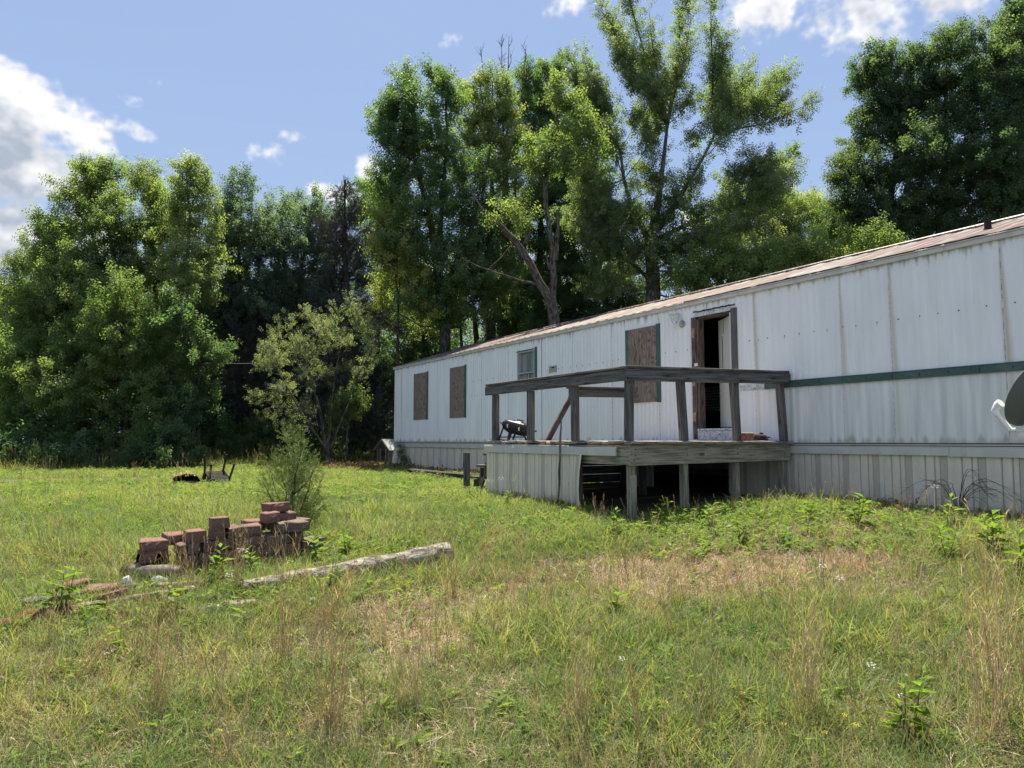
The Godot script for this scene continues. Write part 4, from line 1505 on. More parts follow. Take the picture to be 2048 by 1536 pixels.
func build_grass() -> void:
	var bufs := {}
	for kind in ["lawn", "long", "dry", "stalk", "herb"]:
		bufs[kind] = [PackedFloat32Array(), PackedFloat32Array(), PackedFloat32Array(), PackedFloat32Array()]
	# rings of falling density with distance
	for ring in [[2.4, 4.2, 1100.0], [4.2, 6.5, 800.0], [6.5, 9.5, 480.0], [9.5, 14.0, 260.0], [14.0, 21.0, 130.0], [21.0, 29.0, 60.0]]:
		var wide0: float = ring[0] * 0.80 + 1.2
		var wide1: float = ring[1] * 0.80 + 1.2
		var area: float = (wide0 + wide1) * (ring[1] - ring[0])
		for k in int(area * ring[2]):
			var d := sqrt(lerpf(ring[0] * ring[0], ring[1] * ring[1], rng.randf()))
			var x := rng.randf_range(-1, 1) * (d * 0.80 + 1.2)
			var z := -d
			if not clear_of_things(x, z):
				continue
			if x < -5.0 and d > 21.0 - 0.0 + (-x - 10.0) * -0.95:
				continue
			if path_at(x, z) > 0.35 + rng.randf() * 0.5:
				continue
			var q := dry_at(x, z)
			var at := on_ground(x, z, -0.006)
			var near := smoothstep(11.0, 6.5, d)
			var big := 1.0 + 0.35 * smoothstep(8.0, 22.0, d)
			var turn := Basis(Vector3.UP, rng.randf() * TAU)
			var tilt := Basis(Vector3(rng.randf_range(-1, 1), 0, rng.randf_range(-1, 1)).normalized(), rng.randf() * 0.3)
			var patch := nz.get_noise_2d(x * 45.0 + 200.0, z * 45.0)
			var hue := clampf(0.5 + patch * 0.9 + rng.randf_range(-0.3, 0.3), 0, 1)
			var c := Vector3(0.141, 0.214, 0.057).lerp(Vector3(0.307, 0.320, 0.113), hue)
			var kind := "lawn"
			var s := big * rng.randf_range(0.7, 1.25)
			var roll := rng.randf()
			if roll < q * 0.85 * (0.55 + 0.45 * near):
				kind = "dry"
				c = Vector3(0.386, 0.300, 0.204).lerp(Vector3(0.660, 0.545, 0.431), rng.randf())
				if rng.randf() < 0.25:
					c = Vector3(0.227, 0.171, 0.144)
				s *= 0.9 + 0.25 * near
			elif near > 0.05 and rng.randf() < near * (0.9 - 0.5 * q):
				kind = "long"
				c = c.lerp(Vector3(0.386, 0.332, 0.179), 0.32 * rng.randf() * near)
				if rng.randf() < 0.3:
					c = Vector3(0.113, 0.203, 0.071) * rng.randf_range(0.8, 1.3)
				s *= 0.78 + 0.4 * patch + 0.25 * rng.randf()
			elif rng.randf() < 0.10:
				kind = "herb"
				c = Vector3(0.113, 0.203, 0.053).lerp(Vector3(0.240, 0.309, 0.090), rng.randf())
				s *= 0.9
			else:
				s *= 0.85 + 0.35 * patch
			if rng.randf() < 0.008 * (1.0 + near):
				kind = "stalk"
				c = Vector3(0.590, 0.449, 0.288).lerp(Vector3(0.295, 0.267, 0.120), rng.randf())
			row(bufs[kind][rng.randi() % 4], (turn * tilt).scaled(Vector3.ONE * s), at, Color(c.x, c.y, c.z))
	# taller uncut grass where the lawn meets the wood
	for k in 2600:
		var x := rng.randf_range(-17.0, -3.9)
		var z := -21.2 + 0.9 * (-x - 10.0) + rng.randf_range(-1.6, 0.5) if x < -6.0 else rng.randf_range(-27.5, -24.3)
		if path_at(x, z) > 0.4 or not clear_of_things(x, z):
			continue
		var c := Vector3(0.12, 0.18, 0.05).lerp(Vector3(0.30, 0.30, 0.12), rng.randf())
		row(bufs[("stalk" if k % 6 == 0 else "long")][k % 4], Basis(Vector3.UP, rng.randf() * TAU).scaled(Vector3.ONE * rng.randf_range(0.9, 2.1)), on_ground(x, z), Color(c.x, c.y, c.z))
	# broad leaves thick along the skirting, round the logs and in front of the deck
	for spot in [[3.3, -8.4, 1.7, 0.5, 420], [1.6, -7.5, 1.0, 0.4, 260], [4.6, -7.2, 0.8, 0.9, 300], [-1.7, -5.9, 1.0, 0.3, 150], [-1.4, -7.0, 0.5, 0.4, 200], [-3.2, -5.6, 0.8, 0.4, 110], [0.2, -8.1, 0.6, 0.4, 80], [2.6, -6.8, 1.2, 0.3, 130], [1.0, -4.0, 1.6, 0.4, 60], [-2.6, -4.1, 1.0, 0.4, 50]]:
		for k in spot[4]:
			var x: float = spot[0] + rng.randfn() * spot[2] * 0.7
			var z: float = spot[1] + rng.randfn() * spot[3] * 0.7
			if not clear_of_things(x, z):
				continue
			var c := Vector3(0.11, 0.20, 0.045).lerp(Vector3(0.23, 0.31, 0.08), rng.randf())
			row(bufs.herb[rng.randi() % 4], Basis(Vector3.UP, rng.randf() * TAU).scaled(Vector3.ONE * rng.randf_range(0.6, 1.3)), on_ground(x, z), Color(c.x, c.y, c.z))
	for e in [["lawn", "short green lawn grass", "grass", "lawn_grass"], ["long", "long arching green grass blades in the foreground", "grass", "long_grass"], ["dry", "tan dead grass thatch lying among the green", "dry grass", "dry_thatch"], ["stalk", "thin seeding grass stalks standing over the lawn", "grass stalks", "seed_stalks"], ["herb", "small broad leaved weeds covering the ground", "ground cover", "ground_cover"]]:
		var root := Node3D.new()
		root.set_meta("kind", "stuff")
		root.set_meta("label", e[1])
		root.set_meta("category", e[2])
		lay(e[3], root)
		for k in 4:
			if bufs[e[0]][k].size():
				many("tufts", S[e[0]][k], bufs[e[0]][k], M.straw if e[0] in ["dry", "stalk"] else M.grass, root)


func weed_proto(k: int) -> Node3D:
	# upright leafy weed: stem, then pairs of pointed leaves
	var r := RandomNumberGenerator.new()
	r.seed = 900 + k
	var root := Node3D.new()
	var stems := Builder.new()
	var leaves := PackedFloat32Array()
	var lf := Builder.new()
	for s in [1, 2, 3, 2][k]:
		var lean := Vector3(r.randf_range(-0.3, 0.3), 1, r.randf_range(-0.3, 0.3)).normalized()
		var at := Vector3(r.randf_range(-0.04, 0.04), 0, r.randf_range(-0.04, 0.04))
		var long := r.randf_range(0.13, 0.27)
		stems.tube([at, at + lean * long * 0.5 + rvv(r) * 0.01, at + lean * long], [0.004, 0.003, 0.0015], 5, false)
		var n := 9
		for i in n:
			var f := 0.25 + 0.75 * i / (n - 1.0)
			var a := i * 2.0 + r.randf() * 0.6
			var out := Vector3(cos(a), lerpf(0.15, 0.9, f * f), sin(a)).normalized()
			var ll := lerpf(0.10, 0.055, absf(f - 0.6) * 1.6) * r.randf_range(0.8, 1.2)
			var ac := out.cross(Vector3.UP).normalized()
			var p0 := at + lean * long * f
			lf.leaf(p0, out, ac, ll, ll * r.randf_range(0.34, 0.5), 0.10, r.randf_range(0.0, 0.5))
	for k2 in 1:
		put("stem", stems, M.stem, root)
	var o := put("foliage", lf, M.weed, root)
	o.set_meta("kind", "stuff")
	return root


func clump_proto(k: int) -> Node3D:
	# old bluestem: a sheaf of thin straw coloured stems with feathery tops
	var r := RandomNumberGenerator.new()
	r.seed = 950 + k
	var root := Node3D.new()
	var b := Builder.new()
	var lean0 := Vector3([0.05, 0.45, -0.12][k], 0, [0.0, -0.05, 0.1][k])
	for i in [26, 20, 16][k]:
		var at := Vector3(r.randf_range(-0.06, 0.06), -0.01, r.randf_range(-0.06, 0.06))
		var long := r.randf_range(0.35, 0.95)
		var d := (Vector3(r.randf_range(-0.18, 0.18), 1, r.randf_range(-0.18, 0.18)) + lean0).normalized()
		var top := at + d * long + lean0 * long * 0.3
		var m := at.lerp(top, 0.55) + Vector3(0, 0.03 * long, 0) + rvv(r) * 0.015
		b.tube([at, m, top], [0.0022, 0.0018, 0.0009], 3, false)
		for j in int(long * 12):
			var f := r.randf_range(0.3, 1.0)
			var on := at.lerp(m, f / 0.55) if f < 0.55 else m.lerp(top, (f - 0.55) / 0.45)
			var side := (d + rvv(r) * 0.6).normalized()
			b.blade(on, side, rvv(r) * 0.6 + Vector3(0, -0.3, 0), r.randf_range(0.04, 0.12), 0.0026, 3)
	for i in 40:
		var at := Vector3(r.randf_range(-0.07, 0.07), 0, r.randf_range(-0.07, 0.07))
		b.blade(at, (Vector3(r.randf_range(-0.6, 0.6), 1, r.randf_range(-0.6, 0.6)) + lean0).normalized(), Vector3(r.randf_range(-1, 1), -0.8, r.randf_range(-1, 1)), r.randf_range(0.12, 0.3), 0.003, 4)
	var o := put("stems", b, M.clump, root)
	o.set_meta("kind", "stuff")
	return root


func place_copies(protos: Array, called: String, category: String, group: String, spots: Array) -> void:
	# spots: [x, z, size, which, label]
	for s in spots:
		var o: Node3D = protos[s[3]].duplicate()
		o.name = numbered(called, self)
		add_child(o, true)
		o.position = on_ground(s[0], s[1], -0.005)
		o.rotation.y = 0.0 if called == "bluestem_clump" else rng.randf() * TAU
		o.scale = Vector3.ONE * s[2]
		tag(o, s[4], category, group)


# a splitface retaining wall block standing free in the pile: s along the wall, course up, back into the pile
func block(s: float, course: float, back: float, long: float, turn: float, label: String, deep := 0.19, tilt := 0.0, high := 0.098) -> void:
	s = 0.05 + s * 0.9
	long *= 0.92
	var base := Vector3(-2.93, 0.30, -6.33)
	var u := Vector3(cos(0.61), 0.035, -sin(0.61))
	var w := Vector3(-sin(0.61) * 0.85, 0.03, -cos(0.61) * 0.85).normalized()
	var c := base + u * (s + long / 2) + w * (back + deep / 2) + Vector3(0, course * 0.1 + high / 2, 0)
	var x := u.normalized()
	var z := -w
	z = (z - x * z.dot(x)).normalized()
	var basis := Basis(x, z.cross(x), z).rotated(Vector3.UP, turn).rotated(x, tilt)
	var o := thing("retaining_wall_block", label, "block", c, 0.0, "loose retaining wall blocks in the pile")
	o.basis = basis
	var b := Builder.new()
	b.box(Transform3D(), Vector3(long - 0.004, high, deep), rng.randf_range(0.004, 0.009), 0.008, Vector2.ZERO, rng.randi())
	put("body", b, M.stone[rng.randi() % 3], o)
	# the rough split face, broken into facets
	var f := Builder.new()
	var n := 5
	var g := []
	for j in 4:
		for i in n + 1:
			var e := 0.0 if i == 0 or i == n or j == 0 or j == 3 else rng.randf_range(0.004, 0.016)
			g.append(Vector3(lerpf(-long / 2 + 0.012, long / 2 - 0.012, float(i) / n), lerpf(-high / 2 + 0.010, high / 2 - 0.010, j / 3.0), deep / 2 + 0.0015 + e))
	for j in 3:
		for i in n:
			var a := j * (n + 1) + i
			f.poly([g[a], g[a + 1], g[a + n + 2]], [Vector2(), Vector2(), Vector2()])
			f.poly([g[a], g[a + n + 2], g[a + n + 1]], [Vector2(), Vector2(), Vector2()])
	put("split_face", f, (o.get_child(0) as MeshInstance3D).material_override, o)


func build_blocks() -> void:
	var ord := ["first", "second", "third", "fourth", "fifth", "sixth", "seventh"]
	var rows := [
		[[0.10, 0.2], [0.31, 0.2], [0.52, 0.13], [0.66, 0.25], [0.92, 0.28]],
		[[-0.03, 0.17], [0.15, 0.17], [0.33, 0.17], [0.51, 0.12], [0.64, 0.31], [0.96, 0.2], [1.17, 0.2]],
		[[-0.05, 0.07], [0.03, 0.11], [0.18, 0.29], [0.48, 0.3], [0.79, 0.26], [1.06, 0.13]],
		[[0.03, 0.17], [0.26, 0.145], [0.41, 0.14], [0.56, 0.2], [0.90, 0.14]],
		[[0.265, 0.165], [0.79, 0.15]],
	]
	var where := ["bottom", "second lowest", "middle", "upper", "loose top"]
	for k in rows.size():
		for i in rows[k].size():
			var q: Array = rows[k][i]
			var label := "brown block, %s from the left in the %s course of the pile" % [ord[i], where[k]]
			if k == 4:
				label = ["single block standing proud on top of the pile at its left", "short block standing alone on top of the pile right of centre"][i]
			block(q[0], k - 0.15, rng.randf_range(-0.01, 0.02) + 0.012 * k, q[1], rng.randf_range(-0.10, 0.10), label, rng.randf_range(0.18, 0.2))
	block(1.02, 2.9, -0.03, 0.2, 0.55, "brown block turned outward at the right end of the upper course", 0.17)
	block(0.66, 2.95, 0.26, 0.2, 0.1, "long dark block lying behind the upper course at the back of the pile")
	block(0.9, 2.9, 0.25, 0.17, -0.2, "block at the back of the pile under the two stacked blocks")
	block(1.12, 2.75, 0.22, 0.2, 0.45, "flat lying block at the back right corner of the pile")
	block(0.92, 3.55, 0.20, 0.25, 0.12, "lower of the two blocks stacked highest at the back right")
	block(0.86, 4.5, 0.21, 0.22, 0.22, "tilted topmost block of the pile at the back right", 0.19, -0.12)
	block(1.20, 1.0, 0.02, 0.2, 0.5, "dark block stepping down at the right end of the pile")
	block(1.22, -0.05, 0.03, 0.2, 0.45, "lowest dark block at the right foot of the pile")
	block(-0.36, 2.25, 0.16, 0.25, -0.1, "block tilted up at the far left of the pile with its end in the sun")
	block(-0.14, 2.55, 0.2, 0.2, 0.2, "red brown block leaning behind the left end of the pile")
	block(-0.36, 1.3, 0.16, 0.25, 0.0, "shaded block under the tilted one at the far left")
	block(-0.38, 0.3, 0.20, 0.24, 0.1, "lowest block at the far left end beside the black bag")
	var k := 0
	for p in [[-3.30, -5.83, 0.3, "reddish broken block lying flat left of the pile among weeds"], [-3.12, -5.62, -0.5, "tilted red brown block resting on the old timber"], [-3.62, -5.95, 0.9, "small red brown block half hidden in the grass far left"]]:
		var o := thing("fallen_block", p[3], "block", on_ground(p[0], p[1], 0.05), p[2], "loose retaining wall blocks in the pile")
		o.rotation.z = 0.25 if k == 1 else 0.08
		var b := Builder.new()
		b.box(Transform3D(), Vector3(0.26, 0.1, 0.19), 0.012, 0.014, Vector2.ZERO, 40 + k)
		put("body", b, M.stone[1], o)
		k += 1


func log_of(called: String, label: String, category: String, pts: Array, m: Material, sides := 12, rough := 0.02, group := "") -> void:
	# pts: [x, z, radius, height of the middle above ground]
	var base := on_ground(pts[0][0], pts[0][1])
	var o := thing(called, label, category, base, 0.0, group)
	var b := Builder.new()
	var p := []
	var r := []
	for i in pts.size() - 1:
		var n := 9
		for j in n + (1 if i == pts.size() - 2 else 0):
			var f := float(j) / n
			var q := on_ground(lerpf(pts[i][0], pts[i + 1][0], f), lerpf(pts[i][1], pts[i + 1][1], f), lerpf(pts[i][3], pts[i + 1][3], f)) - base
			p.append(q + rv(rough * 0.4))
			r.append(lerpf(pts[i][2], pts[i + 1][2], f))
	b.tube(p, r, sides)
	for i in b.v.size():
		b.v[i] += b.n[i] * rough * (nf.get_noise_3d(b.v[i].x * 60.0, b.v[i].y * 330.0, b.v[i].z * 60.0) * 1.3)
	put("wood", b, m, o)


func plank_of(called: String, label: String, category: String, a: Array, c: Array, high: float, wide: float, m: Material, up := 0.0, jit := 0.006) -> void:
	var base := on_ground(a[0], a[1])
	var o := thing(called, label, category, base)
	var b := Builder.new()
	beam(b, Vector3(0, high / 2 + up, 0), on_ground(c[0], c[1], high / 2 + up) - base, high, wide, 0.01, jit)
	put("wood", b, m, o)


func build_clutter() -> void:
	log_of("weathered_log", "thick silver white weathered log lying in the grass right of the blocks", "log", [[-2.22, -5.93, 0.085, 0.055], [-1.4, -6.38, 0.085, 0.06], [-0.60, -6.85, 0.11, 0.095]], M.log, 16, 0.03)
	plank_of("grey_board", "flat grey split board in front of the left end of the white log", "board", [-2.62, -5.28], [-1.98, -5.66], 0.05, 0.13, M.oldlog, 0.005, 0.012)
	plank_of("old_timber", "dark flat weathered timber lying left of the pile", "timber", [-3.40, -5.33], [-2.55, -5.84], 0.09, 0.13, M.oldlog, 0.0, 0.012)
	plank_of("pale_board", "pale weathered board lying between the dark timber and the white log", "board", [-2.70, -5.62], [-2.15, -5.92], 0.04, 0.12, M.log, 0.02, 0.010)
	log_of("short_log", "short grey log lying against the left end of the block pile", "log", [[-3.38, -6.28, 0.055, 0.09], [-2.85, -6.25, 0.055, 0.09]], M.oldlog, 10, 0.015)
	log_of("grey_branch", "grey branch piece lying before the foot of the block pile", "log", [[-2.98, -5.95, 0.035, 0.05], [-2.55, -6.0, 0.03, 0.06]], M.oldlog, 8, 0.015)
	log_of("rotten_log", "crumbling red brown rotten log at the far left edge", "log", [[-3.75, -4.98, 0.07, 0.03], [-3.2, -5.36, 0.075, 0.035]], M.rot, 12, 0.045)
	plank_of("plank", "thin dark plank lying in weeds left of the pile", "plank", [-3.75, -5.55], [-3.1, -5.98], 0.03, 0.12, M.wood, 0.05)
	plank_of("garden_timber", "long black timber lying along the foot of the far skirting", "timber", [-2.45, -17.1], [-0.75, -14.1], 0.13, 0.14, M.matt, 0.0, 0.012)
	# black bag, white tub, glass jars
	var o := thing("black_bag", "crumpled shiny black plastic bag beside the left end of the blocks", "bag", on_ground(-3.2, -6.42, 0.02))
	var b := Builder.new()
	lump(b, Vector3(0, 0.10, 0), Vector3(0.13, 0.10, 0.09), 0.035, 14.0)
	put("bag", b, M.black, o)
	o = thing("white_tub", "cut white plastic tub lying on its side by the short log", "tub", on_ground(-3.18, -6.0, 0.03), 0.5)
	o.rotation.z = 0.5
	b = Builder.new()
	b.tube([Vector3(0, 0.0, 0), Vector3(0, 0.085, 0), Vector3(0, 0.087, 0), Vector3(0, 0.01, 0)], [0.045, 0.055, 0.051, 0.041], 14, false)
	put("tub", b, M.pale, o)
	var k := 0
	for q in [[-2.98, -6.0, 0.6, "clear glass jar lying left of a second jar below the blocks"], [-2.90, -6.05, -0.4, "clear glass jar lying nearest the foot of the blocks"]]:
		o = thing("glass_jar", q[3], "jar", on_ground(q[0], q[1], 0.07), q[2], "glass jars by the pile")
		o.rotation.x = 1.2
		b = Builder.new()
		b.tube([Vector3(0, 0, 0), Vector3(0, 0.09, 0), Vector3(0, 0.105, 0), Vector3(0, 0.12, 0)], [0.03, 0.03, 0.022, 0.024], 14, false)
		put("jar", b, M.clear, o)
		k += 1
	o = thing("plastic_bottle", "crushed clear plastic bottle wedged behind the left blocks", "bottle", Vector3(-2.78, 0.58, -6.56), 0.4)
	o.rotation.z = 0.7
	b = Builder.new()
	b.tube([Vector3.ZERO, Vector3(0.01, 0.07, 0), Vector3(0, 0.11, 0.01), Vector3(0, 0.13, 0.01), Vector3(0, 0.15, 0.01)], [0.022, 0.017, 0.022, 0.009, 0.009], 12)
	put("bottle", b, M.clear, o)
	# a stick leaning on the deck skirting
	var p0 := HT * Vector3(12.93, 0.5, 3.16)
	o = thing("leaning_stick", "dark rough stick standing upright against the deck skirting", "stick", p0)
	b = Builder.new()
	var pts := []
	var rs := []
	for i in 12:
		pts.append(HT.basis * Vector3(0.02 * i / 11.0 + 0.006 * sin(i * 2.0), 1.30 * i / 11.0, -0.045 * i / 11.0))
		rs.append(0.72 * (0.016 + 0.008 * absf(sin(i * 1.7))) * (1.0 if i < 10 else 0.6))
	b.tube(pts, rs, 7)
	put("stick", b, M.bark, o)
	# on the deck
	o = thing("red_brick", "red brick with white mortar on the edge of the deck", "brick", HT * Vector3(14.02, 1.505, 0.84), HOME_TURN)
	b = Builder.new()
	slab(b, Vector3(-0.05, 0.0, -0.115), Vector3(0.055, 0.10, 0.115), 0.004)
	put("body", b, M.redbrick, o)
	b = Builder.new()
	slab(b, Vector3(-0.045, 0.101, -0.11), Vector3(0.05, 0.107, 0.11), 0.002)
	put("mortar", b, M.pale, o)
	o = thing("wood_scraps", "heap of grey splintered wood scraps on the deck beside the brick", "wood scraps", HT * Vector3(13.88, 1.505, 0.48), HOME_TURN)
	for i in 16:
		b = Builder.new()
		var a := rng.randf_range(-0.5, 0.5)
		var l := rng.randf_range(0.12, 0.24)
		var h := rng.randf_range(0.01, 0.12) * (1.0 - i / 40.0)
		beam(b, Vector3(rng.randf_range(-0.05, 0.05), h, -l + rng.randf_range(-0.1, 0.08)), Vector3(rng.randf_range(-0.05, 0.05), maxf(0.01, h + a * 0.08), l + rng.randf_range(-0.12, 0.02)), 0.016, 0.03, 0.004, 0.006)
		put("splinter", b, M.oldlog if i & 1 else M.wood, o)
	o = thing("paper_scrap", "small white scrap lying on the deck before the door", "scrap", HT * Vector3(13.55, 1.502, 1.5))
	b = Builder.new()
	lump(b, Vector3(0, 0.02, 0), Vector3(0.035, 0.02, 0.03), 0.01, 40.0)
	put("paper", b, M.pale, o)
	build_grill()
	build_dish()
	build_chair()
	build_doghouse()
	# block under the corner of the deck skirting
	o = thing("footing_block", "grey concrete block at the far foot of the deck skirting", "block", HT * Vector3(11.05, 0.60, 3.2), HOME_TURN + 0.15)
	b = Builder.new()
	slab(b, Vector3(-0.2, -0.05, -0.08), Vector3(0.2, 0.11, 0.1), 0.008)
	put("body", b, M.stone[2], o)
	o = thing("field_stone", "dark stone half buried at the skirting right of the deck", "stone", HT * Vector3(14.45, 0.66, 0.35))
	b = Builder.new()
	lump(b, Vector3(0, 0.05, 0), Vector3(0.19, 0.09, 0.13), 0.03, 9.0)
	put("body", b, M.stone[2], o)
	# pole with cable
	o = thing("utility_pole", "thin grey utility pole standing in the wood behind the home", "pole", on_ground(-0.74, -27.0, -0.2))
	b = Builder.new()
	b.tube([Vector3.ZERO, Vector3(0.02, 7.2, 0)], [0.13, 0.1], 10)
	put("pole", b, M.bark_pale, o)
	b = Builder.new()
	var z0 := Vector3(-12.0, 4.05, -21.5)
	var z1 := Vector3(-0.74, 6.1, -27.0)
	var cp := []
	for i in 25:
		var f := i / 24.0
		cp.append(z0.lerp(z1, f) + Vector3(0, -0.75 * 4.0 * f * (1.0 - f), 0))
	var cr := []
	cr.resize(25)
	cr.fill(0.007)
	b.tube(cp, cr, 5, false)
	tag(put("overhead_cable", b, M.wire), "thin overhead cable sagging across the dark trees to the pole", "cable")


func lump(b: Builder, c: Vector3, r: Vector3, amp: float, f: float) -> void:
	var n := 16
	var m := 10
	var at := b.v.size()
	for j in m + 1:
		for i in n + 1:
			var a := TAU * (i % n) / n
			var e := PI * (float(j) / m - 0.5)
			var d := Vector3(cos(a) * cos(e), sin(e), sin(a) * cos(e))
			var q := d * r
			q += d * amp * nf.get_noise_3d(d.x * f * 3.0, d.y * f * 3.0 + c.x * 50.0, d.z * f * 3.0) * 2.0
			b.v.append(c + q)
			b.n.append(d)
			b.t.append(Vector2(a, e))
	for j in m:
		for i in n:
			var k := at + j * (n + 1) + i
			b.ix.append_array(PackedInt32Array([k, k + n + 1, k + 1, k + 1, k + n + 1, k + n + 2]))


# stacked rounded rectangles: [y, half length, half depth, corner]
func loft(b: Builder, rings: Array) -> void:
	var n := 24
	var at := b.v.size()
	var pts := []
	for q in rings:
		var ring := []
		for i in n:
			var a := TAU * (i + 0.5) / n
			var d := Vector2(cos(a), sin(a))
			var e := 5.0
			var k := pow(pow(absf(d.x), e) + pow(absf(d.y), e), -1.0 / e)
			ring.append(Vector3(d.x * k * q[1], q[0], d.y * k * q[2]))
		pts.append(ring)
	for j in rings.size() - 1:
		for i in n:
			var i2 := (i + 1) % n
			b.poly([pts[j][i], pts[j][i2], pts[j + 1][i2], pts[j + 1][i]], [Vector2(), Vector2(), Vector2(), Vector2()], Vector3(0, (rings[j][0] + rings[j + 1][0]) / 2, 0))
	b.poly(pts[0], _zeros(n), Vector3(0, rings[0][0] + 1.0, 0))
	b.poly(pts[rings.size() - 1], _zeros(n), Vector3(0, rings[rings.size() - 1][0] - 1.0, 0))


func _zeros(n: int) -> Array:
	var a := []
	a.resize(n)
	a.fill(Vector2.ZERO)
	return a


func build_grill() -> void:
	var o := thing("grill", "black portable grill with closed lid tilted on the deck corner", "grill", HT * Vector3(11.19, 1.50, 2.68), HOME_TURN + 0.55)
	var b := Builder.new()
	var tilt := Transform3D(Basis(Vector3(0, 0, 1), -0.24), Vector3(0, 0.105, 0))
	loft(b, [[0.0, 0.13, 0.09], [0.03, 0.19, 0.13], [0.07, 0.225, 0.155], [0.085, 0.23, 0.16]])
	_turn(b, tilt)
	put("bowl", b, M.matt, o)
	b = Builder.new()
	loft(b, [[0.088, 0.232, 0.162], [0.10, 0.235, 0.165], [0.15, 0.225, 0.155], [0.18, 0.20, 0.135], [0.192, 0.17, 0.11]])
	_turn(b, tilt)
	put("lid", b, M.black, o)
	b = Builder.new()
	b.tube([Vector3(-0.03, 0.19, 0.0), Vector3(-0.03, 0.225, 0.0), Vector3(0.06, 0.225, 0.0), Vector3(0.06, 0.19, 0.0)], [0.01, 0.012, 0.012, 0.01], 6)
	_turn(b, tilt)
	put("lid_knob", b, M.matt, o)
	b = Builder.new()
	loft(b, [[0.193, 0.05, 0.045], [0.197, 0.045, 0.04]])
	_turn(b, tilt)
	put("heat_plate", b, M.chrome, o)
	for s in [-1, 1]:
		b = Builder.new()
		b.tube([Vector3(0.24 * s, 0.10, -0.06), Vector3(0.285 * s, 0.12, -0.06), Vector3(0.285 * s, 0.12, 0.06), Vector3(0.24 * s, 0.10, 0.06)], [0.012, 0.014, 0.014, 0.012], 6)
		_turn(b, tilt)
		put("handle", b, M.matt, o)
	for x in [-0.1, 0.1]:
		b = Builder.new()
		b.tube([Vector3(x, 0.08, 0.166), Vector3(x, 0.115, 0.18), Vector3(x, 0.13, 0.168)], [0.012, 0.014, 0.01], 6)
		_turn(b, tilt)
		put("latch", b, M.chrome, o)
	for s in [-1, 1]:
		b = Builder.new()
		b.tube([Vector3(0.17 * s, 0.17 - 0.04 * s, 0.12), Vector3(0.23 * s, 0.02, 0.15), Vector3(0.23 * s, 0.012, -0.15), Vector3(0.17 * s, 0.17 - 0.04 * s, -0.12)], [0.013, 0.014, 0.014, 0.013], 7)
		put("leg", b, M.matt, o)
	b = Builder.new()
	b.tube([Vector3(-0.2, 0.06, 0.14), Vector3(0.2, 0.06, 0.14)], [0.009, 0.009], 6)
	put("brace", b, M.matt, o)
	for x in [-0.05, 0.02]:
		b = Builder.new()
		b.tube([Vector3(x + 0.02, 0.12, 0.13), Vector3(x, 0.02, 0.17)], [0.018, 0.014], 6)
		put("folding_foot", b, M.matt, o)


func _turn(b: Builder, t: Transform3D) -> void:
	for i in b.v.size():
		b.v[i] = t * b.v[i]
		b.n[i] = t.basis * b.n[i]


func build_dish() -> void:
	var c := Vector3(4.91, 1.93, -6.55)
	var o := thing("satellite_dish", "grey satellite dish seen from behind at the right end of the home", "satellite dish", Vector3(5.05, ground(5.05, -6.45), -6.45))
	var z := Vector3(-0.3, 0.5, -0.81).normalized()
	var x := Vector3.UP.cross(z).normalized()
	var T := Transform3D(Basis(x, z.cross(x), z), c - o.position)
	var b := Builder.new()
	var n := 40
	var rad := [0.0, 0.08, 0.16, 0.24, 0.31, 0.345]
	for side in 2:
		for j in rad.size() - 1:
			for i in n:
				var a := TAU * i / n
				var e := TAU * (i + 1) / n
				var p := []
				for q in [[rad[j], a], [rad[j], e], [rad[j + 1], e], [rad[j + 1], a]]:
					p.append(T * Vector3(cos(q[1]) * q[0], sin(q[1]) * q[0] * 1.06, q[0] * q[0] * 0.55 + 0.006 * side))
				b.poly(p, [Vector2(), Vector2(), Vector2(), Vector2()], T * Vector3(0, 0, 3.0 if side == 0 else -3.0))
	var at := 0
	put("reflector", b, M.dish, o)
	b = Builder.new()
	var ring := []
	var rr := []
	for i in n + 1:
		var a := TAU * i / n
		ring.append(T * Vector3(cos(a) * 0.346, sin(a) * 0.346 * 1.06, 0.0685))
		rr.append(0.006)
	b.tube(ring, rr, 6, false)
	put("rim", b, M.dish, o)
	b = Builder.new()
	b.tube([T * Vector3(0.0, -0.22, -0.03), T * Vector3(0.03, -0.38, 0.0), T * Vector3(0.06, -0.42, 0.08), T * Vector3(0.10, -0.33, 0.25)], [0.018, 0.026, 0.026, 0.022], 8)
	put("feed_arm", b, M.pale, o)
	b = Builder.new()
	b.tube([T * Vector3(0.10, -0.345, 0.22), T * Vector3(0.10, -0.31, 0.27), T * Vector3(0.10, -0.25, 0.265), T * Vector3(0.10, -0.22, 0.25)], [0.026, 0.035, 0.04, 0.045], 10)
	put("receiver", b, M.pale, o)
	b = Builder.new()
	b.tube([T * Vector3(0, 0.02, -0.01), T * Vector3(0, -0.02, -0.12), Vector3(0.10, 1.0, 0.12), Vector3(0.10, -0.1, 0.12)], [0.05, 0.03, 0.025, 0.025], 10)
	put("mast", b, M.tin, o)


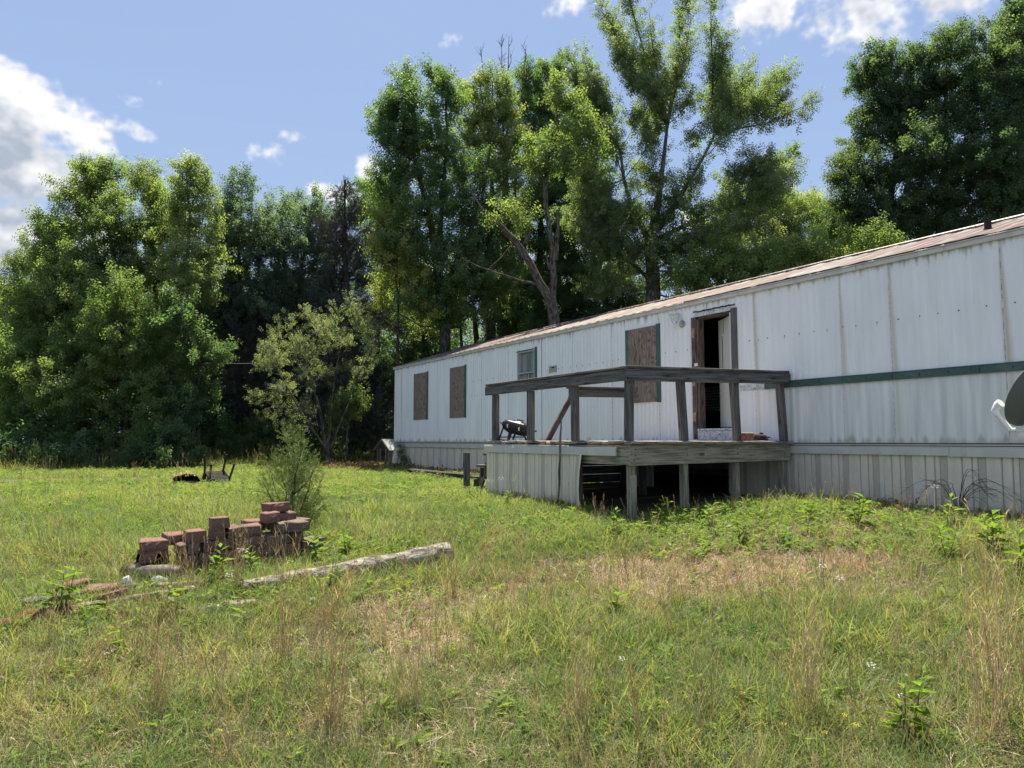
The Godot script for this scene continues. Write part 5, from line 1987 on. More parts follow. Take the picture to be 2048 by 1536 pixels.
func build_chair() -> void:
	# a slatted plastic lawn chair thrown on its back, legs in the air
	var o := thing("lawn_chair", "dark plastic lawn chair lying upside down on the lawn", "chair", on_ground(-5.45, -13.2, 0.0))
	var z := Vector3(0.6, -0.36, 0.7).normalized()
	var x := Vector3(-0.76, 0, 0.65).normalized()
	o.basis = Basis(x, z.cross(x), z).scaled(Vector3.ONE * 0.74)
	o.position += Vector3(0, 0.19, 0)
	for p in [[-0.24, 0.24, -0.28, 0.30], [0.24, 0.24, 0.28, 0.30], [-0.22, -0.22, -0.27, -0.30], [0.22, -0.22, 0.27, -0.30]]:
		put_bar(o, "leg", Vector3(p[0], 0.03, p[1]), Vector3(p[2], -0.40, p[3]), 0.05, 0.04)
	for i in 6:
		put_bar(o, "seat_slat", Vector3(-0.23, 0.02, -0.2 + 0.085 * i), Vector3(0.23, 0.02, -0.2 + 0.085 * i), 0.016, 0.066)
	for s in [-1, 1]:
		put_bar(o, "seat_rail", Vector3(0.235 * s, 0.01, -0.25), Vector3(0.235 * s, 0.01, 0.27), 0.05, 0.03)
		put_bar(o, "arm", Vector3(0.27 * s, 0.22, -0.28), Vector3(0.27 * s, 0.20, 0.26), 0.02, 0.055)
		put_bar(o, "arm_post", Vector3(0.27 * s, 0.2, 0.24), Vector3(0.24 * s, 0.02, 0.24), 0.04, 0.04)
		put_bar(o, "back_post", Vector3(0.22 * s, 0.0, -0.24), Vector3(0.21 * s, 0.46, -0.40), 0.05, 0.035)
	for i in 5:
		put_bar(o, "back_slat", Vector3(-0.16 + 0.08 * i, 0.05, -0.262), Vector3(-0.16 + 0.08 * i, 0.44, -0.395), 0.014, 0.06)
	put_bar(o, "back_rail", Vector3(-0.22, 0.455, -0.40), Vector3(0.22, 0.455, -0.40), 0.05, 0.03)
	var st := thing("stump", "rotted dark stump with dry grass on it beside the fallen chair", "stump", on_ground(-5.85, -12.85))
	var b := Builder.new()
	lump(b, Vector3(0, 0.07, 0), Vector3(0.24, 0.13, 0.16), 0.05, 7.0)
	put("wood", b, M.bark_dark, st)
	b = Builder.new()
	for i in 60:
		b.blade(Vector3(rng.randf_range(-0.2, 0.2), 0.17, rng.randf_range(-0.1, 0.1)), Vector3(rng.randf_range(-1, 0.6), 0.5, rng.randf_range(-0.5, 0.5)).normalized(), Vector3(-0.5, -1, 0), rng.randf_range(0.1, 0.28), 0.008, 3)
	put("dry_grass", b, M.clump, st).set_meta("kind", "stuff")


func put_bar(o: Node3D, called: String, a: Vector3, c: Vector3, h: float, w: float) -> void:
	var b := Builder.new()
	beam(b, a, c, h, w, 0.006)
	put(called, b, M.plastic, o)


func build_doghouse() -> void:
	var o := thing("dog_house", "small wooden dog house with pale roof behind the far end of the home", "dog house", on_ground(-4.22, -23.5), -0.75)
	# gable front along +Z
	for x in [-0.32, 0.32]:
		part(o, "side_wall", M.rim, Vector3(x - 0.01, 0.0, -0.85), Vector3(x + 0.01, 0.46, 0.0), 0.003)
	part(o, "rear_wall", M.rim, Vector3(-0.31, 0.0, -0.87), Vector3(0.31, 0.46, -0.85))
	for f in [[-0.33, -0.13, 0.0, 0.46], [0.13, 0.33, 0.0, 0.46], [-0.129, 0.129, 0.40, 0.46], [-0.129, 0.129, 0.0, 0.07]]:
		part(o, "front_board", M.jamb, Vector3(f[0], f[2], 0.0), Vector3(f[1], f[3], 0.02), 0.003, true)
	for x in [-0.33, -0.15, 0.10, 0.28]:
		part(o, "trim", M.rim, Vector3(x, 0.0, 0.021), Vector3(x + 0.05, 0.45, 0.035), 0.002, true)
	var b := Builder.new()
	var p := [Vector3(-0.33, 0.465, 0.01), Vector3(0.33, 0.465, 0.01), Vector3(0, 0.75, 0.01)]
	b.poly(p, [p0(p[0]), p0(p[1]), p0(p[2])], Vector3(0, 0.5, -1))
	put("gable", b, M.jamb, o)
	for s in [-1, 1]:
		b = Builder.new()
		b.box(Transform3D(Basis(Vector3(0, 0, 1), -0.715 * s), Vector3(0.21 * s, 0.60, -0.42)), Vector3(0.56, 0.02, 1.04), 0.003)
		put("roof_panel", b, M.tin, o)
		b = Builder.new()
		beam(b, Vector3(0.0, 0.77, 0.11), Vector3(0.42 * s, 0.41, 0.11), 0.05, 0.02)
		put("barge_board", b, M.rim, o)
	part(o, "floor", M.dark, Vector3(-0.31, 0.01, -0.84), Vector3(0.31, 0.05, -0.01))


func p0(v: Vector3) -> Vector2:
	return Vector2(v.x, v.y)


func dead_bush() -> void:
	# arching dead stems against the skirting
	var o := thing("dead_bush", "arching bare dead stems against the skirting near the right end", "dead bush", HT * Vector3(16.45, 0.70, 0.35), HOME_TURN)
	var b := Builder.new()
	for k in 13:
		var s := 1.0 if k < 8 else -1.0
		var reach := rng.randf_range(0.15, 0.75) * s
		var high := rng.randf_range(0.3, 0.62)
		var z := rng.randf_range(-0.2, 0.1)
		var p := []
		var r := []
		for i in 9:
			var f := i / 8.0
			p.append(Vector3(rng.randf_range(-0.01, 0.01) + reach * f * (0.5 + 0.5 * f) - 0.25 * s * 0.0, high * sin(PI * (0.08 + 0.72 * f)) - 0.1, z * f))
			r.append(lerpf(0.0045, 0.0015, f))
		b.tube(p, r, 4, false)
		for j in 7:
			var on: Vector3 = p[rng.randi_range(3, 8)]
			b.tube([on, on + Vector3(0.10 * s, rng.randf_range(-0.10, 0.06), rng.randf_range(-0.05, 0.05))], [0.002, 0.001], 3, false)
	put("stems", b, M.bark, o)


func flowers() -> void:
	var b := Builder.new()
	b.tube([Vector3.ZERO, Vector3(0.01, 0.30, 0)], [0.002, 0.0015], 3, false)
	for i in 9:
		var c := Vector3(0.01, 0.30, 0) + Vector3(sin(i * 2.4) * 0.03, 0.012 * cos(i * 3.0), cos(i * 2.4) * 0.03)
		for k in 5:
			var a := TAU * k / 5
			var d := Vector3(cos(a), 0.25, sin(a))
			b.leaf(c, d.normalized(), Vector3(-sin(a), 0, cos(a)), 0.011, 0.008, 0.05)
	var mesh := b.mesh()
	var buf := PackedFloat32Array()
	for s in [[-2.60, -11.14, 0.80, 0], [5.49, -11.06, 1.50, 0], [4.24, -9.00, 1.20, 0], [5.80, -9.72, 1.50, 0], [4.59, -7.80, 1.20, 0], [4.80, -7.92, 1.20, 0], [-2.35, -7.46, 1.00, 0], [-2.32, -7.28, 1.00, 0], [-2.23, -5.94, 1.20, 0], [-2.21, -5.64, 0.80, 0], [2.36, -5.50, 0.80, 0], [2.35, -5.20, 0.80, 0], [-0.27, -10.08, 0.90, 0], [-0.16, -9.84, 1.10, 0], [-0.33, -9.62, 1.10, 0], [5.49, -8.00, 1.00, 0], [1.93, -3.92, 0.60, 0], [1.92, -3.60, 0.50, 0], [-3.64, -8.32, 0.80, 0], [1.51, -3.70, 0.35, 1], [0.87, -3.44, 0.35, 1], [0.70, -3.68, 0.35, 1], [2.36, -3.82, 0.35, 1], [1.60, -3.54, 0.35, 1], [0.78, -3.74, 0.35, 1], [1.89, -3.62, 0.35, 1], [2.03, -3.80, 0.35, 1], [1.18, -3.90, 0.35, 1], [1.44, -3.38, 0.35, 1], [1.61, -3.44, 0.35, 1], [1.29, -3.48, 0.35, 1], [0.90, -3.80, 0.35, 1], [1.76, -3.46, 0.35, 1], [1.51, -3.88, 0.35, 1], [1.20, -3.82, 0.35, 1], [-1.83, -3.62, 0.30, 1], [-1.98, -3.54, 0.30, 1], [-0.46, -4.68, 0.30, 1], [-1.76, -4.00, 0.30, 1], [-2.80, -4.10, 0.30, 1], [-0.37, -4.58, 0.30, 1], [-1.34, -4.58, 0.30, 1], [-1.07, -3.54, 0.30, 1], [-2.69, -4.78, 0.30, 1], [-1.47, -5.36, 0.50, 0], [-2.65, -7.66, 0.50, 0], [0.63, -4.20, 0.50, 0], [0.43, -5.90, 0.50, 0], [2.16, -7.18, 0.50, 0], [1.63, -6.80, 0.50, 0]]:
		row(buf, Basis(Vector3.UP, rng.randf() * TAU).scaled(Vector3.ONE * s[2]), on_ground(s[0], s[1]), Color(0.75, 0.72, 0.78) if s[3] == 0 else Color(0.75, 0.6, 0.04))
	var root := Node3D.new()
	root.set_meta("kind", "stuff")
	root.set_meta("label", "tiny white and yellow wild flowers scattered in the grass")
	root.set_meta("category", "flowers")
	lay("wild_flowers", root)
	many("flowers", mesh, buf, M.straw, root)


func litter() -> void:
	# brown leaf litter at the far end of the home
	var b := Builder.new()
	for i in 5:
		b.leaf(rvv(rng) * 0.05, Vector3(rng.randf_range(-1, 1), 0.25, rng.randf_range(-1, 1)).normalized(), Vector3(rng.randf_range(-1, 1), 0.1, rng.randf_range(-1, 1)).normalized(), 0.08, 0.05, 0.2)
	var buf := PackedFloat32Array()
	for k in 1500:
		var q := HT * Vector3(-0.4 + rng.randfn() * 1.1 + 0.8 * rng.randf(), 0, 1.3 + rng.randfn() * 0.9)
		if k % 3 == 0:
			q = HT * Vector3(rng.randf() * 19.0, 0, 0.15 + absf(rng.randfn()) * 0.35)
		if not clear_of_things(q.x, q.z):
			continue
		var c := Vector3(0.11, 0.075, 0.045).lerp(Vector3(0.24, 0.18, 0.12), rng.randf())
		row(buf, Basis(rv().normalized(), rng.randf() * TAU).scaled(Vector3.ONE * rng.randf_range(0.7, 1.3)), on_ground(q.x, q.z, 0.02 + 0.05 * rng.randf()), Color(c.x, c.y, c.z))
	var root := Node3D.new()
	root.set_meta("kind", "stuff")
	root.set_meta("label", "brown dead leaves and stems along the foot of the home")
	root.set_meta("category", "leaf litter")
	lay("leaf_litter", root)
	many("leaves", b.mesh(), buf, M.straw, root)


func vine_on_skirting() -> void:
	var o := thing("climbing_vine", "small vine climbing the skirting at the far end of the home", "vine", HT * Vector3(0.95, 0.70, 0.1), HOME_TURN)
	var b := Builder.new()
	b.tube([Vector3(0.25, 0, 0), Vector3(0.1, 0.3, -0.04), Vector3(-0.1, 0.65, -0.04)], [0.006, 0.005, 0.002], 4, false)
	put("stem", b, M.bark, o)
	var buf := PackedFloat32Array()
	for k in 110:
		var f := rng.randf()
		var at := Vector3(0.25 - 0.4 * f + rng.randfn() * lerpf(0.22, 0.05, f), 0.68 * f, 0.02 + 0.05 * rng.randf())
		sprig_row(buf, at, rv() + Vector3(0, 0.3, 0.4), 0.28, LEAF.shade, rng.randf())
	many("foliage", S.broad[0], buf, M.leaf, o)


func build_plants() -> void:
	var protos := []
	for k in 4:
		protos.append(weed_proto(k))
	place_copies(protos, "leafy_weed", "weed", "leafy weeds in the grass", [
		[1.08, -7.54, 1.20, 1, "leafy weed before the front corner leg of the deck"],
		[1.40, -7.58, 1.10, 0, "leafy weed right of the deck corner leg"],
		[1.68, -7.90, 1.30, 2, "bushy leafy weed under the edge of the deck"],
		[2.14, -7.58, 1.20, 3, "leafy weed below the middle leg of the deck"],
		[3.11, -7.64, 1.30, 1, "bright leafy weed left of the pair by the skirting"],
		[3.12, -7.46, 1.00, 0, "small leafy weed touching the pair by the skirting"],
		[3.57, -7.38, 1.50, 2, "tall bright leafy weed before the plain skirting"],
		[4.43, -7.24, 1.40, 1, "leafy weed below the arching dead stems"],
		[4.15, -6.20, 1.70, 2, "tall leafy weed near the right edge below the dish"],
		[3.77, -6.28, 1.30, 3, "bright leafy weed left of the tall one near the right edge"],
		[3.98, -5.70, 1.50, 1, "leafy weed at the right edge of the picture"],
		[0.69, -5.28, 1.30, 0, "leafy weed at the near edge of the dry patch"],
		[1.87, -3.42, 1.20, 2, "broad leafy weed in the near grass at lower right"],
		[-0.82, -6.62, 1.20, 0, "leafy weed before the right end of the white log"],
		[-1.51, -5.94, 1.10, 1, "leafy weed before the middle of the white log"],
		[-1.61, -6.94, 1.10, 2, "leafy weed behind the white log"],
		[-1.82, -6.86, 1.20, 3, "leafy weed at the right foot of the block pile"],
		[-2.51, -6.22, 1.30, 1, "bright leafy weed before the foot of the block pile"],
		[-3.30, -5.36, 1.50, 2, "tall leafy weed on the rotten log at left"],
		[-2.51, -5.26, 1.20, 1, "leafy weed before the dark timber"],
		[-2.22, -7.28, 1.10, 0, "pale leaved weed hugging the right side of the pile"],
		[-2.30, -6.48, 1.00, 3, "leafy weed right of the bright one before the pile"],
		[-1.96, -5.16, 1.10, 0, "leafy weed before the left end of the white log"],
		[2.59, -6.96, 1.00, 3, "leafy weed at the right end of the dry patch"],
		[0.68, -8.46, 1.00, 0, "small weed at the loose end of the deck skirting"],
		[-0.03, -9.40, 0.90, 1, "small weed at the far foot of the deck skirting"],
		[2.23, -7.04, 1.10, 2, "leafy weed between the deck and the dry patch"],
		[-2.46, -4.56, 1.00, 3, "leafy weed in the tan grass at lower left"]])
	for p in protos:
		p.free()
	protos = []
	for k in 3:
		protos.append(clump_proto(k))
	place_copies(protos, "bluestem_clump", "dry grass", "straw coloured clumps of tall dry grass", [
		[-0.39, -6.28, 1.00, 1, "leaning straw coloured clump pointing at the deck skirting"],
		[-0.94, -3.78, 1.00, 0, "upright dry clump in the near grass left of the middle"],
		[1.47, -3.68, 0.85, 0, "dry clump with curled leaves at lower right"],
		[2.52, -3.66, 1.45, 2, "tall dry clump at the right edge of the picture"],
		[-2.63, -5.88, 0.95, 2, "dry clump standing before the left part of the block pile"],
		[-2.25, -5.88, 0.75, 0, "dry clump before the middle of the block pile"],
		[-0.50, -5.82, 1.00, 2, "tall thin dry clump right of the white log end"],
		[-1.39, -5.26, 0.80, 1, "dry clump before the white log"],
		[2.21, -3.40, 1.10, 0, "dry clump at the bottom near the right edge"],
		[-1.91, -3.92, 0.70, 0, "short tan clump in the near grass at lower left"],
		[-0.88, -4.88, 0.80, 2, "dry clump in the grass below the white log"],
		[0.94, -5.14, 0.70, 1, "thin dry clump at the edge of the dry patch"],
		[-1.35, -3.48, 0.80, 2, "dry clump at the bottom edge at left"],
		[-2.56, -4.28, 0.70, 1, "bent tan clump near the left edge"],
		[0.32, -3.68, 0.70, 0, "small dry clump at the bottom middle"],
		[-1.45, -4.56, 0.95, 0, "golden dry clump in the near grass left of the white log end"],
		[-0.55, -3.96, 0.85, 2, "thin golden clump in the near grass left of the middle"],
		[-2.59, -4.88, 0.80, 2, "golden clump between the dark timber and the tan grass"],
		[2.36, -5.08, 0.75, 2, "thin dry clump in the grass right of the dry patch"]])
	for p in protos:
		p.free()
	dead_bush()
	flowers()
	litter()
	vine_on_skirting()


func build_trees() -> void:
	tree("hickory_tree", "low yellow green tree at the far left edge of the wood", "tree", "trees along the edge of the wood", "maple", M.bark_dark,
		[[[-20.25, 0.72, -30.00, 0.160], [-20.72, 5.36, -30.00, 0.100], [-20.67, 8.38, -30.00, 0.040]]],
		[[-21.26, 7.76, -29.96, 1.16, 1.16], [-20.10, 7.27, -30.19, 1.16, 1.48], [-21.72, 5.05, -30.38, 1.48, 1.69], [-20.47, 4.01, -30.85, 1.69, 1.69], [-21.60, 2.33, -30.28, 1.69, 1.48], [-20.95, 9.13, -30.35, 0.74, 0.63], [-21.92, 6.23, -28.69, 1.27, 1.90], [-22.61, 3.42, -29.56, 1.48, 1.90]],
		[], 1.00, 1.00, 0.55)
	tree("tall_maple", "tall twin topped green tree at the left of the wood", "tree", "trees along the edge of the wood", "maple", M.bark_dark,
		[[[-12.79, 0.64, -24.00, 0.190], [-13.17, 4.59, -24.00, 0.130], [-13.97, 8.94, -24.00, 0.050]], [[-13.17, 4.59, -24.00, 0.080], [-14.77, 9.47, -24.00, 0.030]]],
		[[-15.14, 10.12, -24.41, 0.81, 0.68], [-14.15, 10.30, -24.01, 0.51, 0.57], [-15.35, 8.95, -24.42, 0.98, 0.85], [-13.53, 8.73, -23.25, 0.85, 0.93], [-15.95, 8.36, -23.83, 0.57, 0.51], [-14.52, 7.19, -23.21, 1.18, 0.93], [-13.63, 7.32, -23.83, 1.01, 1.01], [-15.21, 6.12, -23.86, 1.18, 1.01], [-13.11, 5.74, -22.75, 1.18, 1.01], [-15.47, 7.35, -23.52, 0.68, 0.68], [-14.63, 10.71, -23.81, 0.30, 0.30], [-14.33, 10.87, -24.11, 0.24, 0.27], [-14.72, 4.97, -24.28, 1.35, 1.01], [-14.56, 3.51, -23.04, 1.18, 0.95], [-14.13, 3.65, -24.26, 1.01, 0.85], [-15.91, 4.39, -23.28, 0.85, 0.85]],
		[], 0.95, 1.00, 0.55)
	tree("maple_tree", "yellow green tree right of the twin topped one", "tree", "trees along the edge of the wood", "light", M.bark_dark,
		[[[-12.56, 0.67, -25.50, 0.160], [-12.82, 4.78, -25.50, 0.110], [-13.30, 9.78, -25.50, 0.040]]],
		[[-13.60, 10.63, -25.47, 0.61, 0.65], [-12.68, 10.16, -24.97, 0.61, 0.54], [-12.72, 8.95, -24.44, 0.99, 0.90], [-12.56, 9.22, -25.74, 0.63, 0.72], [-12.31, 7.58, -24.78, 0.99, 0.99], [-13.41, 7.45, -24.86, 0.90, 0.90], [-13.52, 6.38, -26.22, 1.26, 1.08], [-12.12, 6.37, -25.81, 0.81, 0.90], [-13.40, 11.19, -25.31, 0.32, 0.32], [-12.85, 5.29, -26.08, 1.08, 0.90], [-13.15, 4.10, -25.31, 1.08, 0.90], [-12.17, 3.80, -25.55, 0.79, 0.79]],
		[], 0.90, 1.00, 0.55)
	tree("yellow_maple", "narrow yellow leaved tree with thin trunk showing below its crown", "tree", "trees along the edge of the wood", "light", M.bark,
		[[[-10.50, 0.63, -23.50, 0.130], [-10.73, 5.37, -23.50, 0.100], [-10.90, 9.13, -23.50, 0.040]]],
		[[-10.92, 10.10, -23.16, 0.46, 0.43], [-10.74, 10.22, -23.73, 0.46, 0.50], [-10.94, 9.47, -23.56, 0.79, 0.56], [-11.29, 8.88, -23.81, 0.58, 0.50], [-10.47, 8.84, -23.71, 0.50, 0.53], [-10.74, 7.78, -23.08, 0.73, 0.56], [-10.13, 7.34, -23.23, 0.56, 0.50], [-11.10, 6.94, -23.02, 0.60, 0.53], [-10.33, 6.30, -22.84, 0.79, 0.60], [-10.99, 10.60, -23.28, 0.23, 0.20]],
		[], 0.75, 1.00, 0.55)
	tree("blue_ash", "blue green tree with pointed top left of the paired domes", "tree", "trees along the edge of the wood", "blue", M.bark_dark,
		[[[-10.28, 0.71, -27.00, 0.160], [-10.43, 6.52, -27.00, 0.100], [-10.54, 10.26, -27.00, 0.040]]],
		[[-10.44, 10.80, -26.69, 0.53, 0.57], [-11.18, 10.12, -26.95, 0.68, 0.65], [-9.77, 9.56, -26.18, 0.76, 0.72], [-10.76, 9.22, -27.06, 0.95, 0.76], [-9.60, 8.50, -26.56, 0.86, 0.76], [-11.10, 8.26, -26.52, 0.86, 0.86], [-10.63, 7.78, -27.34, 1.14, 0.86], [-11.42, 6.77, -26.74, 0.95, 0.86], [-9.51, 6.68, -26.48, 0.95, 0.95], [-10.55, 11.50, -26.94, 0.23, 0.27], [-10.69, 5.84, -27.14, 1.33, 0.95]],
		[], 0.80, 1.00, 0.55)
	tree("double_ash", "blue green tree with two rounded domes in the middle of the wood", "tree", "trees along the edge of the wood", "blue", M.bark_dark,
		[[[-8.31, 0.71, -28.00, 0.170], [-8.65, 6.31, -28.00, 0.110], [-9.35, 10.17, -28.00, 0.040]], [[-8.65, 6.31, -28.00, 0.080], [-8.05, 10.59, -28.00, 0.030]]],
		[[-9.33, 10.19, -27.34, 0.67, 0.67], [-9.14, 10.94, -28.24, 0.43, 0.39], [-7.95, 10.35, -27.18, 0.79, 0.63], [-7.67, 10.19, -28.12, 0.67, 0.67], [-9.73, 9.47, -28.30, 0.89, 0.79], [-8.20, 8.99, -26.97, 0.99, 0.83], [-7.56, 9.12, -28.17, 0.71, 0.83], [-9.12, 7.91, -27.50, 1.08, 0.89], [-8.05, 7.77, -27.88, 1.08, 0.99], [-9.30, 6.61, -26.95, 0.99, 0.89], [-7.19, 7.46, -27.29, 0.71, 0.91], [-8.37, 6.25, -27.08, 1.18, 0.89]],
		[], 0.75, 1.00, 0.55)
	tree("tall_cedar", "dark pointed cedar rising beside the middle of the wood", "tree", "trees along the edge of the wood", "cedar", M.bark_dark,
		[[[-5.81, 0.69, -26.00, 0.180], [-5.99, 5.78, -26.00, 0.110], [-6.28, 11.28, -26.00, 0.020]]],
		[[-6.30, 10.74, -26.12, 0.24, 0.48], [-6.09, 9.61, -25.64, 0.48, 0.62], [-6.27, 8.77, -26.14, 0.73, 0.73], [-6.13, 7.87, -26.42, 0.88, 0.77], [-6.51, 6.82, -26.53, 1.06, 0.84], [-5.59, 5.55, -25.43, 1.14, 0.95], [-6.00, 4.42, -25.36, 1.32, 1.06], [-5.44, 3.53, -25.75, 1.25, 1.10], [-6.19, 2.46, -26.31, 1.37, 1.10], [-4.99, 1.95, -25.01, 1.10, 0.92], [-6.76, 5.70, -26.13, 0.73, 0.84], [-6.90, 9.05, -26.11, 0.44, 0.44]],
		[], 1.50, 1.05, 0.55)
	tree("dark_cedar", "broad very dark cedar behind the light green shrub", "tree", "trees along the edge of the wood", "cedar", M.bark_dark,
		[[[-9.12, 0.72, -29.00, 0.180], [-9.26, 6.27, -29.00, 0.110], [-9.21, 8.15, -29.00, 0.030]]],
		[[-9.19, 7.46, -29.33, 0.92, 1.02], [-9.35, 5.90, -27.75, 1.23, 1.12], [-8.70, 5.94, -29.57, 1.12, 1.23], [-9.67, 4.24, -27.68, 1.43, 1.33], [-8.28, 4.10, -28.27, 1.43, 1.33], [-9.85, 2.53, -28.91, 1.63, 1.33], [-8.44, 2.34, -29.71, 1.53, 1.33], [-7.86, 7.39, -28.69, 0.61, 0.82], [-9.51, 1.20, -29.87, 1.84, 1.02]],
		[], 1.35, 1.10, 0.55)
	tree("shaded_cedar", "very dark cedar in the shade left of the light green shrub", "tree", "trees along the edge of the wood", "cedar", M.bark_dark,
		[[[-11.24, 0.71, -27.50, 0.160], [-11.39, 5.04, -27.50, 0.100], [-11.36, 7.01, -27.50, 0.030]]],
		[[-11.08, 6.33, -27.35, 0.93, 1.07], [-11.72, 5.00, -26.91, 1.07, 1.07], [-10.55, 4.77, -26.86, 1.16, 1.16], [-11.09, 3.39, -26.44, 1.36, 1.20], [-9.94, 3.01, -26.40, 1.16, 1.20], [-11.58, 2.28, -26.37, 1.36, 1.16], [-10.75, 1.74, -27.62, 1.55, 1.16], [-12.92, 4.36, -27.90, 0.68, 0.97]],
		[], 1.35, 1.10, 0.55)
	tree("low_maple", "broad leafy tree with branches to the ground at left", "tree", "trees along the edge of the wood", "maple", M.bark_dark,
		[[[-11.57, 0.58, -21.50, 0.150], [-11.76, 3.35, -21.50, 0.100], [-11.95, 5.81, -21.50, 0.040]], [[-11.76, 3.35, -21.50, 0.070], [-13.94, 4.27, -21.50, 0.030]], [[-11.72, 2.44, -21.50, 0.060], [-10.56, 3.65, -21.50, 0.020]]],
		[[-11.75, 5.97, -21.21, 0.36, 0.36], [-11.89, 5.24, -20.90, 0.61, 0.45], [-11.73, 5.30, -21.80, 0.51, 0.51], [-12.50, 4.54, -21.36, 0.76, 0.51], [-11.64, 4.34, -21.20, 0.76, 0.58], [-10.88, 4.21, -21.19, 0.45, 0.51], [-13.45, 4.28, -21.45, 0.61, 0.39], [-13.23, 3.66, -21.76, 0.85, 0.51], [-11.92, 3.35, -21.23, 0.85, 0.61], [-11.03, 3.15, -21.28, 0.61, 0.55], [-13.74, 3.55, -20.90, 0.61, 0.36], [-14.84, 3.10, -21.81, 0.67, 0.36], [-13.15, 2.67, -20.63, 0.85, 0.51], [-12.50, 2.39, -21.27, 0.91, 0.58], [-11.77, 2.24, -21.75, 0.76, 0.61], [-10.59, 2.32, -21.06, 0.51, 0.51], [-15.04, 2.21, -21.60, 0.67, 0.45], [-14.40, 1.83, -21.94, 0.85, 0.48], [-13.03, 1.50, -21.48, 0.91, 0.55], [-12.10, 1.27, -21.72, 0.91, 0.55], [-10.76, 1.29, -20.90, 0.67, 0.51], [-10.33, 1.53, -21.36, 0.39, 0.45], [-10.35, 3.45, -21.25, 0.30, 0.30], [-14.54, 1.01, -21.76, 0.76, 0.42], [-15.05, 4.09, -21.15, 0.61, 0.39]],
		[], 0.85, 0.90, 0.55)
	tree("slim_maple", "slim leafy tree rising between the twin topped tree and the broad one", "tree", "trees along the edge of the wood", "maple", M.bark_dark,
		[[[-14.38, 0.61, -23.00, 0.090], [-14.62, 4.46, -23.00, 0.070], [-14.78, 6.78, -23.00, 0.030]]],
		[[-14.74, 6.57, -22.82, 0.55, 0.49], [-14.56, 6.18, -23.35, 0.58, 0.49], [-15.37, 5.80, -23.23, 0.65, 0.55], [-14.79, 5.33, -23.40, 0.71, 0.55], [-15.27, 4.82, -22.77, 0.71, 0.55], [-13.72, 5.26, -22.85, 0.58, 0.49], [-15.99, 5.28, -23.08, 0.58, 0.55], [-16.22, 6.09, -22.88, 0.42, 0.49], [-11.53, 5.22, -22.71, 0.49, 0.55], [-11.14, 4.40, -22.80, 0.49, 0.58], [-10.76, 3.42, -22.59, 0.49, 0.55]],
		[], 0.85, 0.95, 0.55)
	tree("small_maple", "small leafy branch tree before the shaded cedar", "tree", "trees along the edge of the wood", "shade", M.bark_dark,
		[[[-9.38, 0.58, -21.50, 0.070], [-9.53, 2.44, -21.50, 0.050], [-9.50, 3.96, -21.50, 0.020]]],
		[[-9.33, 4.11, -21.27, 0.51, 0.39], [-9.15, 4.04, -21.73, 0.39, 0.30], [-9.85, 3.63, -21.79, 0.55, 0.39], [-10.07, 3.05, -21.49, 0.51, 0.42], [-9.33, 2.58, -21.39, 0.45, 0.45], [-10.07, 1.96, -21.24, 0.51, 0.51], [-10.24, 5.24, -21.02, 0.51, 0.51], [-9.85, 4.79, -21.25, 0.39, 0.39]],
		[], 0.80, 1.00, 0.55)
	tree("green_oak", "green tree between the dark cedar and the big sweetgum", "tree", "trees along the edge of the wood", "gum", M.bark_dark,
		[[[-5.36, 0.72, -29.00, 0.160], [-5.55, 6.27, -29.00, 0.100], [-5.62, 10.70, -29.00, 0.040]]],
		[[-5.87, 11.91, -29.14, 0.61, 0.49], [-5.36, 11.65, -29.23, 0.61, 0.57], [-5.85, 10.75, -28.61, 0.82, 0.74], [-5.02, 10.71, -29.18, 0.74, 0.74], [-5.64, 9.85, -29.20, 0.90, 0.78], [-4.88, 9.16, -29.07, 0.78, 0.82], [-5.48, 8.28, -29.04, 1.02, 0.90], [-4.77, 7.47, -29.18, 0.90, 0.90], [-5.16, 6.51, -28.52, 1.02, 0.90]],
		[], 0.85, 1.00, 0.55)
	tree("yellow_sapling", "yellow green sapling in front of the big sweetgum at its lower left", "tree", "trees along the edge of the wood", "yellow", M.bark_dark,
		[[[-3.53, 0.60, -22.50, 0.070], [-3.65, 4.39, -22.50, 0.050], [-3.86, 7.65, -22.50, 0.020]]],
		[[-4.03, 8.03, -22.54, 0.38, 0.35], [-3.73, 7.44, -22.21, 0.48, 0.38], [-4.18, 8.69, -22.42, 0.29, 0.25], [-3.62, 7.05, -22.60, 0.48, 0.38], [-3.20, 6.38, -22.54, 0.48, 0.38], [-2.83, 5.67, -22.22, 0.48, 0.38], [-3.63, 6.25, -22.71, 0.41, 0.38], [-4.26, 7.65, -22.50, 0.25, 0.22]],
		[], 0.60, 1.00, 0.55)
